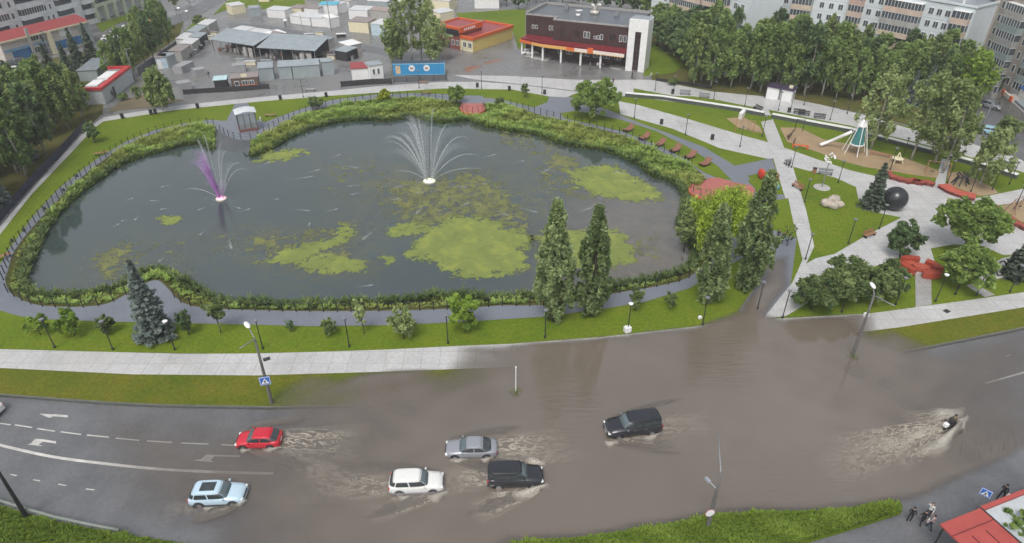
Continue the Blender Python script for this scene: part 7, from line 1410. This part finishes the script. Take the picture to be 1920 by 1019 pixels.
# red petal seats
pt_ = thing('petal_seat', 'orange red seating group of curved petal shaped benches round low round tables', 'seating', G(1724, 506, .05), R(-35), None, .86); PR2 = pm('petal_red', (.34, .055, .03), .45, .12); PR3 = pm('petal_light_red', (.40, .085, .05), .45, .1)
def petal(nm, cx, cy, rx, ry, h, rot, m1):
    pts = [(cx + (rx * math.cos(t) * math.cos(rot) - ry * math.sin(t) * math.sin(rot)), cy + (rx * math.cos(t) * math.sin(rot) + ry * math.sin(t) * math.cos(rot))) for t in [2 * PI * k / 24 for k in range(24)]]; mb = MB(); mb.prism(pts, 0, h); return mb.build(nm, m1, pt_, bev=.06)
def cres(nm, r0, r1, a0, a1, h, m1, cx=0, cy=0, sy=1.0):
    n = 14; A = [R(a0 + (a1 - a0) * k / n) for k in range(n + 1)]; pts = [(cx + r1 * math.cos(a), cy + r1 * sy * math.sin(a)) for a in A] + [(cx + r0 * math.cos(a), cy + r0 * sy * math.sin(a)) for a in A[::-1]]; mb = MB(); mb.prism(pts, 0, h); return mb.build(nm, m1, pt_, bev=.05)
cres('curved_bench', 1.9, 3.0, 15, 80, .95, PR2, 0, 0, .8); cres('curved_bench', 1.9, 3.0, 100, 160, .95, PR2, 0, 0, .8); cres('curved_bench', 1.9, 3.0, 195, 262, .95, PR2, 0, 0, .8); cres('curved_bench', 1.9, 3.0, 282, 345, .95, PR2, 0, 0, .8)
petal('table', 0.1, 0.0, 1.15, .8, .75, .1, PR3); petal('stool', 1.75, -.55, .8, .7, .6, 0, PR3); petal('stool', -1.5, .5, .75, .6, .6, .2, PR3)
# ring sculpture
rg = thing('ring_sculpture', 'two black upright rings standing on a pale slab', 'sculpture', G(1862, 518, .05), R(20))
for x, nm in ((-.9, 'ring'), (.9, 'ring')): mb = MB(); n = 28; mb.tube([(x + .8 * math.cos(2 * PI * k / n), .25 * math.sin(2 * PI * k / n), .95 + .9 * math.sin(2 * PI * k / n)) for k in range(n + 1)], .1, 7, False); mb.build(nm, M['black'], rg, True)
mb = MB(); mb.bx(-2.1, 2.1, -.7, .7, -.02, .06); mb.build('base', M['concrete'], rg)

# ================================================================ PEOPLE
def person(c, rz, label, top, legs, pose='stand', hair=(.03, .02, .015), s=1.0, z=.03, bag=None, seat=0.0, skinshirt=False):
    J = {'pel': (0, 0, .96, .125), 'wa': (0, .01, 1.10, .115), 'ch': (0, 0, 1.30, .145), 'ne': (0, .01, 1.47, .058), 'hb': (0, .025, 1.56, .075), 'hm': (0, .03, 1.64, .098), 'ht': (0, .02, 1.74, .06)}
    st = .16 if pose == 'walk' else .03
    for sd, sg in (('l', -1), ('r', 1)):
        q = st * sg
        J['hip' + sd] = (sg * .095, 0, .90, .095)
        if pose == 'sit': J['kn' + sd] = (sg * .12, .45, .88, .065); J['an' + sd] = (sg * .12, .42, .46, .045); J['to' + sd] = (sg * .12, .58, .42, .035)
        else: J['kn' + sd] = (sg * .10, q * .8 + .02, .50, .065); J['an' + sd] = (sg * .10, q * 1.5 - (.05 if q < 0 else 0), .09, .045); J['to' + sd] = (sg * .11, q * 1.5 + .14, .04, .036)
        J['sh' + sd] = (sg * .175, 0, 1.41, .062)
        if pose == 'sit': J['el' + sd] = (sg * .22, .16, 1.2, .045); J['wr' + sd] = (sg * .18, .38, 1.15, .034)
        elif pose == 'up' and sg > 0: J['el' + sd] = (sg * .26, .12, 1.36, .045); J['wr' + sd] = (sg * .18, .18, 1.60, .033)
        else: J['el' + sd] = (sg * .235, -.04 - q * .3, 1.15, .045); J['wr' + sd] = (sg * .24, .07 - q * .9, .91, .033)
    if pose == 'sit' :
        for k in ('ne', 'hb', 'hm', 'ht', 'ch', 'shl', 'shr'): J[k] = (J[k][0], J[k][1] + (.10 if k == 'ch' or k[0] == 's' else .17), J[k][2] - .03, J[k][3])
    E = [('pel', 'wa', 0), ('wa', 'ch', 0), ('ch', 'ne', 0), ('ne', 'hb', 2), ('hb', 'hm', 2), ('hm', 'ht', 2)]
    for sd in 'lr': E += [('pel', 'hip' + sd, 1), ('hip' + sd, 'kn' + sd, 1), ('kn' + sd, 'an' + sd, 1), ('an' + sd, 'to' + sd, 3), ('ch', 'sh' + sd, 0), ('sh' + sd, 'el' + sd, 0), ('el' + sd, 'wr' + sd, 2 if skinshirt else 0)]
    # hands: palm chain and five fingers, in the same skinned body
    for sd, sg in (('l', -1), ('r', 1)):
        w_ = Vector(J['wr' + sd][:3]); d = (w_ - Vector(J['el' + sd][:3])).normalized(); sx = d.cross(Vector((0, 1, .2))).normalized(); pm_ = w_ + d * .08; J['pa' + sd] = (*pm_, .032); E.append(('wr' + sd, 'pa' + sd, 2))
        for k, (o_, ln) in enumerate(((-.027, .06), (-.009, .075), (.009, .07), (.027, .055))): f = pm_ + sx * o_ * 1.4 + d * (.03 + ln) + Vector((0, .018, 0)); J[f'f{k}{sd}'] = (*f, .009); E.append(('pa' + sd, f'f{k}{sd}', 2))
        f = w_ + d * .07 + Vector((0, .055, 0)); J['th' + sd] = (*f, .010); E.append(('wr' + sd, 'th' + sd, 2))
    names = list(J); me = bpy.data.meshes.new('tmp'); me.from_pydata([J[n][:3] for n in names], [(names.index(a), names.index(b)) for a, b, _ in E], []); o = bpy.data.objects.new('tmp', me); col.objects.link(o)
    sk = o.modifiers.new('s', 'SKIN'); sk.use_smooth_shade = True
    for i, n in enumerate(names): me.skin_vertices[0].data[i].radius = (J[n][3], J[n][3] * (.72 if n in ('ch', 'wa', 'pel') else 1)); me.skin_vertices[0].data[i].use_root = (n == 'pel')
    sb = o.modifiers.new('u', 'SUBSURF'); sb.levels = 1; sb.render_levels = 1
    bm_ = bpy.data.meshes.new_from_object(o.evaluated_get(bpy.context.evaluated_depsgraph_get())); bpy.data.objects.remove(o); bm_.materials.clear()
    for m_ in (top, legs, M['skin'], M['black']): bm_.materials.append(m_)
    seg = [(Vector(J[a][:3]), Vector(J[b][:3]), m_) for a, b, m_ in E]
    for p in bm_.polygons:
        c_ = p.center; best = min(seg, key=lambda q: (c_ - (q[0] + (q[1] - q[0]) * max(0, min(1, (c_ - q[0]).dot(q[1] - q[0]) / (q[1] - q[0]).length_squared)))).length); p.material_index = best[2]; p.use_smooth = True
    g = G(*c, z); r_ = thing('person', label, 'person', (g.x, g.y, z - (.0) + seat), rz, None, s); bm_.name = 'body'; link('body', bm_, r_)
    h_ = Vector(J['hm'][:3]); mb = MB(); mb.sphere((h_.x, h_.y - .022, h_.z + .03), .112, 12, 7, (.95, 1, 1)); mb.v = [(x, y, zz) for x, y, zz in mb.v]; mb.f = [f for f in mb.f if sum(mb.v[i][1] for i in f) / 4 < h_.y + .045 or sum(mb.v[i][2] for i in f) / 4 > h_.z + .085]; mb.mi = [0] * len(mb.f); mb.build('hair', pm('hair%d' % int(hair[0] * 1000), hair, .6), r_, True)
    mb = MB(); mb.sphere((h_.x, h_.y + .098, h_.z - .01), .018, 6, 4); mb.build('nose', M['skin'], r_, True)
    for sg in (-1, 1): mb = MB(); mb.sphere((h_.x + sg * .036, h_.y + .088, h_.z + .02), .011, 6, 4); mb.build('eye', M['dark'], r_, True); mb = MB(); mb.sphere((h_.x + sg * .098, h_.y - .005, h_.z), .026, 6, 4, (.4, .8, 1.2)); mb.build('ear', M['skin'], r_, True)
    if bag == 'back': mb = MB(); mb.box((0, -.2, 1.25), (.34, .2, .45)); mb.build('backpack', M['dark'], r_, bev=.05)
    if bag == 'white': mb = MB(); mb.box((.34, .02, .72), (.14, .34, .42)); o = mb.build('carrier_bag', M['white'], None, bev=.05); o.location = r_.location; o.rotation_euler = (0, 0, rz); o.scale = (s, s, s); tag(o, 'white carrier bag held by the ' + label.split(' walking')[0].split(' with ')[0] + (' by the red pavilion' if 'red pav' in label else ' by the pale roof'), 'bag')
    return r_
K_ = pm('cloth_black', (.014, .014, .017), .8); Wc = pm('cloth_white', (.62, .62, .62), .8); Bn = pm('cloth_blue_dark', (.02, .026, .05), .8); Pk = pm('cloth_pink', (.42, .30, .31), .8); Ol = pm('cloth_olive', (.11, .095, .045), .85); Gy = pm('cloth_grey', (.18, .18, .19), .8)
person((1457, 451), R(200), 'person in black walking on the asphalt path, nearer the poplar', K_, K_, 'walk'); person((1466, 456), R(190), 'person in a black outfit walking beside another on the asphalt path', K_, Bn, 'walk', hair=(.12, .07, .03))
person((1703, 978), R(-40), 'person all in black standing apart at the edge of the dry asphalt', K_, K_, 'stand', z=RZ, s=1.02); person((1737, 971), R(120), 'person in a white shirt standing on the dry asphalt facing the flood', Wc, Bn, 'up', z=RZ, s=1.05)
person((1726, 984), R(-20), 'person with dark clothes and a white bag by the red pavilion', K_, K_, 'walk', z=RZ, bag='white'); person((1741, 992), R(30), 'person in a pale pink top with light shoes next to the red pavilion', Pk, Bn, 'walk', z=RZ, s=.97)
person((1874, 936), R(-60), 'person in a black jacket walking behind the pale pavilion roof', K_, K_, 'walk', z=RZ, s=1.05, bag='white')
person((1120, 130), R(180), 'person in white standing before the brown building', Wc, Gy, 'walk'); person((1130, 133), R(150), 'person in dark clothes beside the one in white before the brown building', K_, K_, 'walk'); person((1106, 131), R(90), 'person in grey before the columns of the brown building', Gy, K_, 'stand')
person((1149, 160), R(200), 'person in dark clothes crossing the plaza behind the spreading tree', K_, Bn, 'walk'); person((1220, 149), R(60), 'person in a pale top at the foot of the white tower', Wc, Gy, 'walk'); person((1185, 148), R(60), 'person in black at the corner of the stair tower', K_, K_, 'walk')
person((393, 147), R(90), 'person in dark clothes in the empty market yard', K_, Gy, 'walk'); person((536, 52), R(90), 'person in dark clothes on the market side street', K_, K_, 'walk'); person((868, 103), R(120), 'person in grey at the door of the yellow shop', Gy, Gy, 'stand'); person((213, 185), R(0), 'person in dark clothes by the long red edged shop', K_, Bn, 'walk'); person((1894, 493), R(120), 'person in dark clothes on the small path by the last dark spruce', K_, K_, 'walk')
# umbrella-like white head of the street person
ub = thing('umbrella', 'white umbrella over a walker on the market side street', 'umbrella', G(537, 52, .05)); mb = MB(); mb.lathe([(.75, 1.95), (.6, 2.12), (.3, 2.25), (.02, 2.3)], n=12); mb.build('canopy', M['white'], ub, True); mb = MB(); mb.tube([(0, 0, 1.0), (0, 0, 2.28)], .012, 4); mb.build('shaft', M['dark'], ub)
# parent with pushchair on the white walk
person((1479, 314), R(170), 'person in grey pushing a buggy up the straight white walk', Gy, K_, 'walk'); bg_ = thing('pushchair', 'grey pushchair in front of a walker on the straight white walk', 'pushchair', G(1474, 309, .05), R(100)); mb = MB(); mb.box((0, 0, .65), (.8, .42, .3)); mb.sphere((-.2, 0, .85), .33, 10, 6, (1, .7, .8)); mb.build('carrycot', M['grey_metal'], bg_)
for x in (-.3, .3):
    for y in (-.22, .22): q = MB(); q.lathe([(.17, -.02), (.17, .02)], n=12); mb = MB(); mb.v = [(p[0] + x, y + p[2], p[1] + .17) for p in q.v]; mb.f = q.f; mb.build('wheel', M['tyre'], bg_)
mb = MB(); mb.tube([(-.3, 0, .6), (-.7, 0, 1.0)], .02, 5); mb.build('handle', M['black'], bg_)
# rider splashing through the deepest water
rz_ = hd((1700, 830), (1790, 790)); g = G(1779, 803, FZ)
person((1779, 803), rz_ - PI / 2, 'person in an olive jacket riding a small dark moped through the flood', Ol, K_, 'sit', z=FZ, seat=-.28, bag='back', s=1.12)
mp_ = thing('moped', 'small dark moped with a white rear box, wheels under the brown water', 'moped', g, rz_); mb = MB(); mb.sphere((0, 0, .35), .5, 12, 7, (1.3, .4, .55)); mb.tube([(.5, 0, .2), (.62, 0, .95)], .06); mb.tube([(.62, -.33, .95), (.62, .33, .95)], .03); mb.build('body', M['dark'], mp_, True); part('rear_box', mp_, M['white'], (-.95, -.55, -.2, .2, .55, .92), bev=.04); part('seat', mp_, M['black'], (-.5, .15, -.15, .15, .56, .66), bev=.04)
for x in (-.55, .65): q = MB(); q.lathe([(.18, -.06), (.28, -.07), (.28, .07), (.18, .06)], n=18); mb = MB(); mb.v = [(p[0] + x, p[2], p[1] - .05) for p in q.v]; mb.f = q.f; mb.build('wheel', M['tyre'], mp_, True)
# globe lamps glowing above the tree belt and market street
for c, h, lb, e in (((346, 60), 6, 'white globe lamp above the street by the tree belt', 0), ((361, 66), 6, 'second white globe lamp above the street by the tree belt', 0), ((298, 100), 8, 'orange glowing lamp above the tree belt', 1), ((124, 205), 7, 'white globe lamp showing among the wood tops', 0), ((135, 212), 7, 'lower white globe lamp among the wood tops', 0), ((43, 330), 6, 'white globe lamp among the trees by the curved walk', 0)):
    r_ = thing('globe_lamp', lb, 'lamp post', G(*c, 0)); mb = MB(); mb.tube([(0, 0, 0), (0, 0, h)], .08, 6); mb.build('post', M['grey_metal'], r_); mb = MB(); mb.sphere((0, 0, h + .3), .5, 12, 8, (1, 1, .7)); mb.build('globe', emis('orange_lamp', (1, .4, .2), 1.0) if e else M['white'], r_, True)
# utility poles
for c, h, lb in (((118, 165), 12, 'grey utility pole in front of the shop row'), ((193, 128), 11, 'grey utility pole by the grey flat shed'), ((253, 150), 7, 'grey pole at the end of the red edged shop'), ((1845, 232), 9, 'grey lamp pole on the street of the apartment blocks'), ((1850, 195), 8, 'grey lamp pole farther up the street of the apartment blocks'), ((492, 42), 8, 'grey pole on the market side street'), ((621, 58), 9, 'pole with a dark round head between the white stalls')):
    mb = MB(); mb.tube([(0, 0, 0), (0, 0, h)], [.14, .09], 8); mb.tube([(0, 0, h - .3), (1.2, .2, h)], .05, 6); o = mb.build('utility_pole', M['grey_metal']); o.location = G(*c, 0); tag(o, lb, 'pole')
for o in list(col.objects):
    if o.type == 'EMPTY' and o.parent is None and 'label' not in o: print('UNPLACED', o.name)
for o in col.objects:
    if 'label' in o and len(o['label'].split()) > 16: print('LONG', o.name, o['label'])
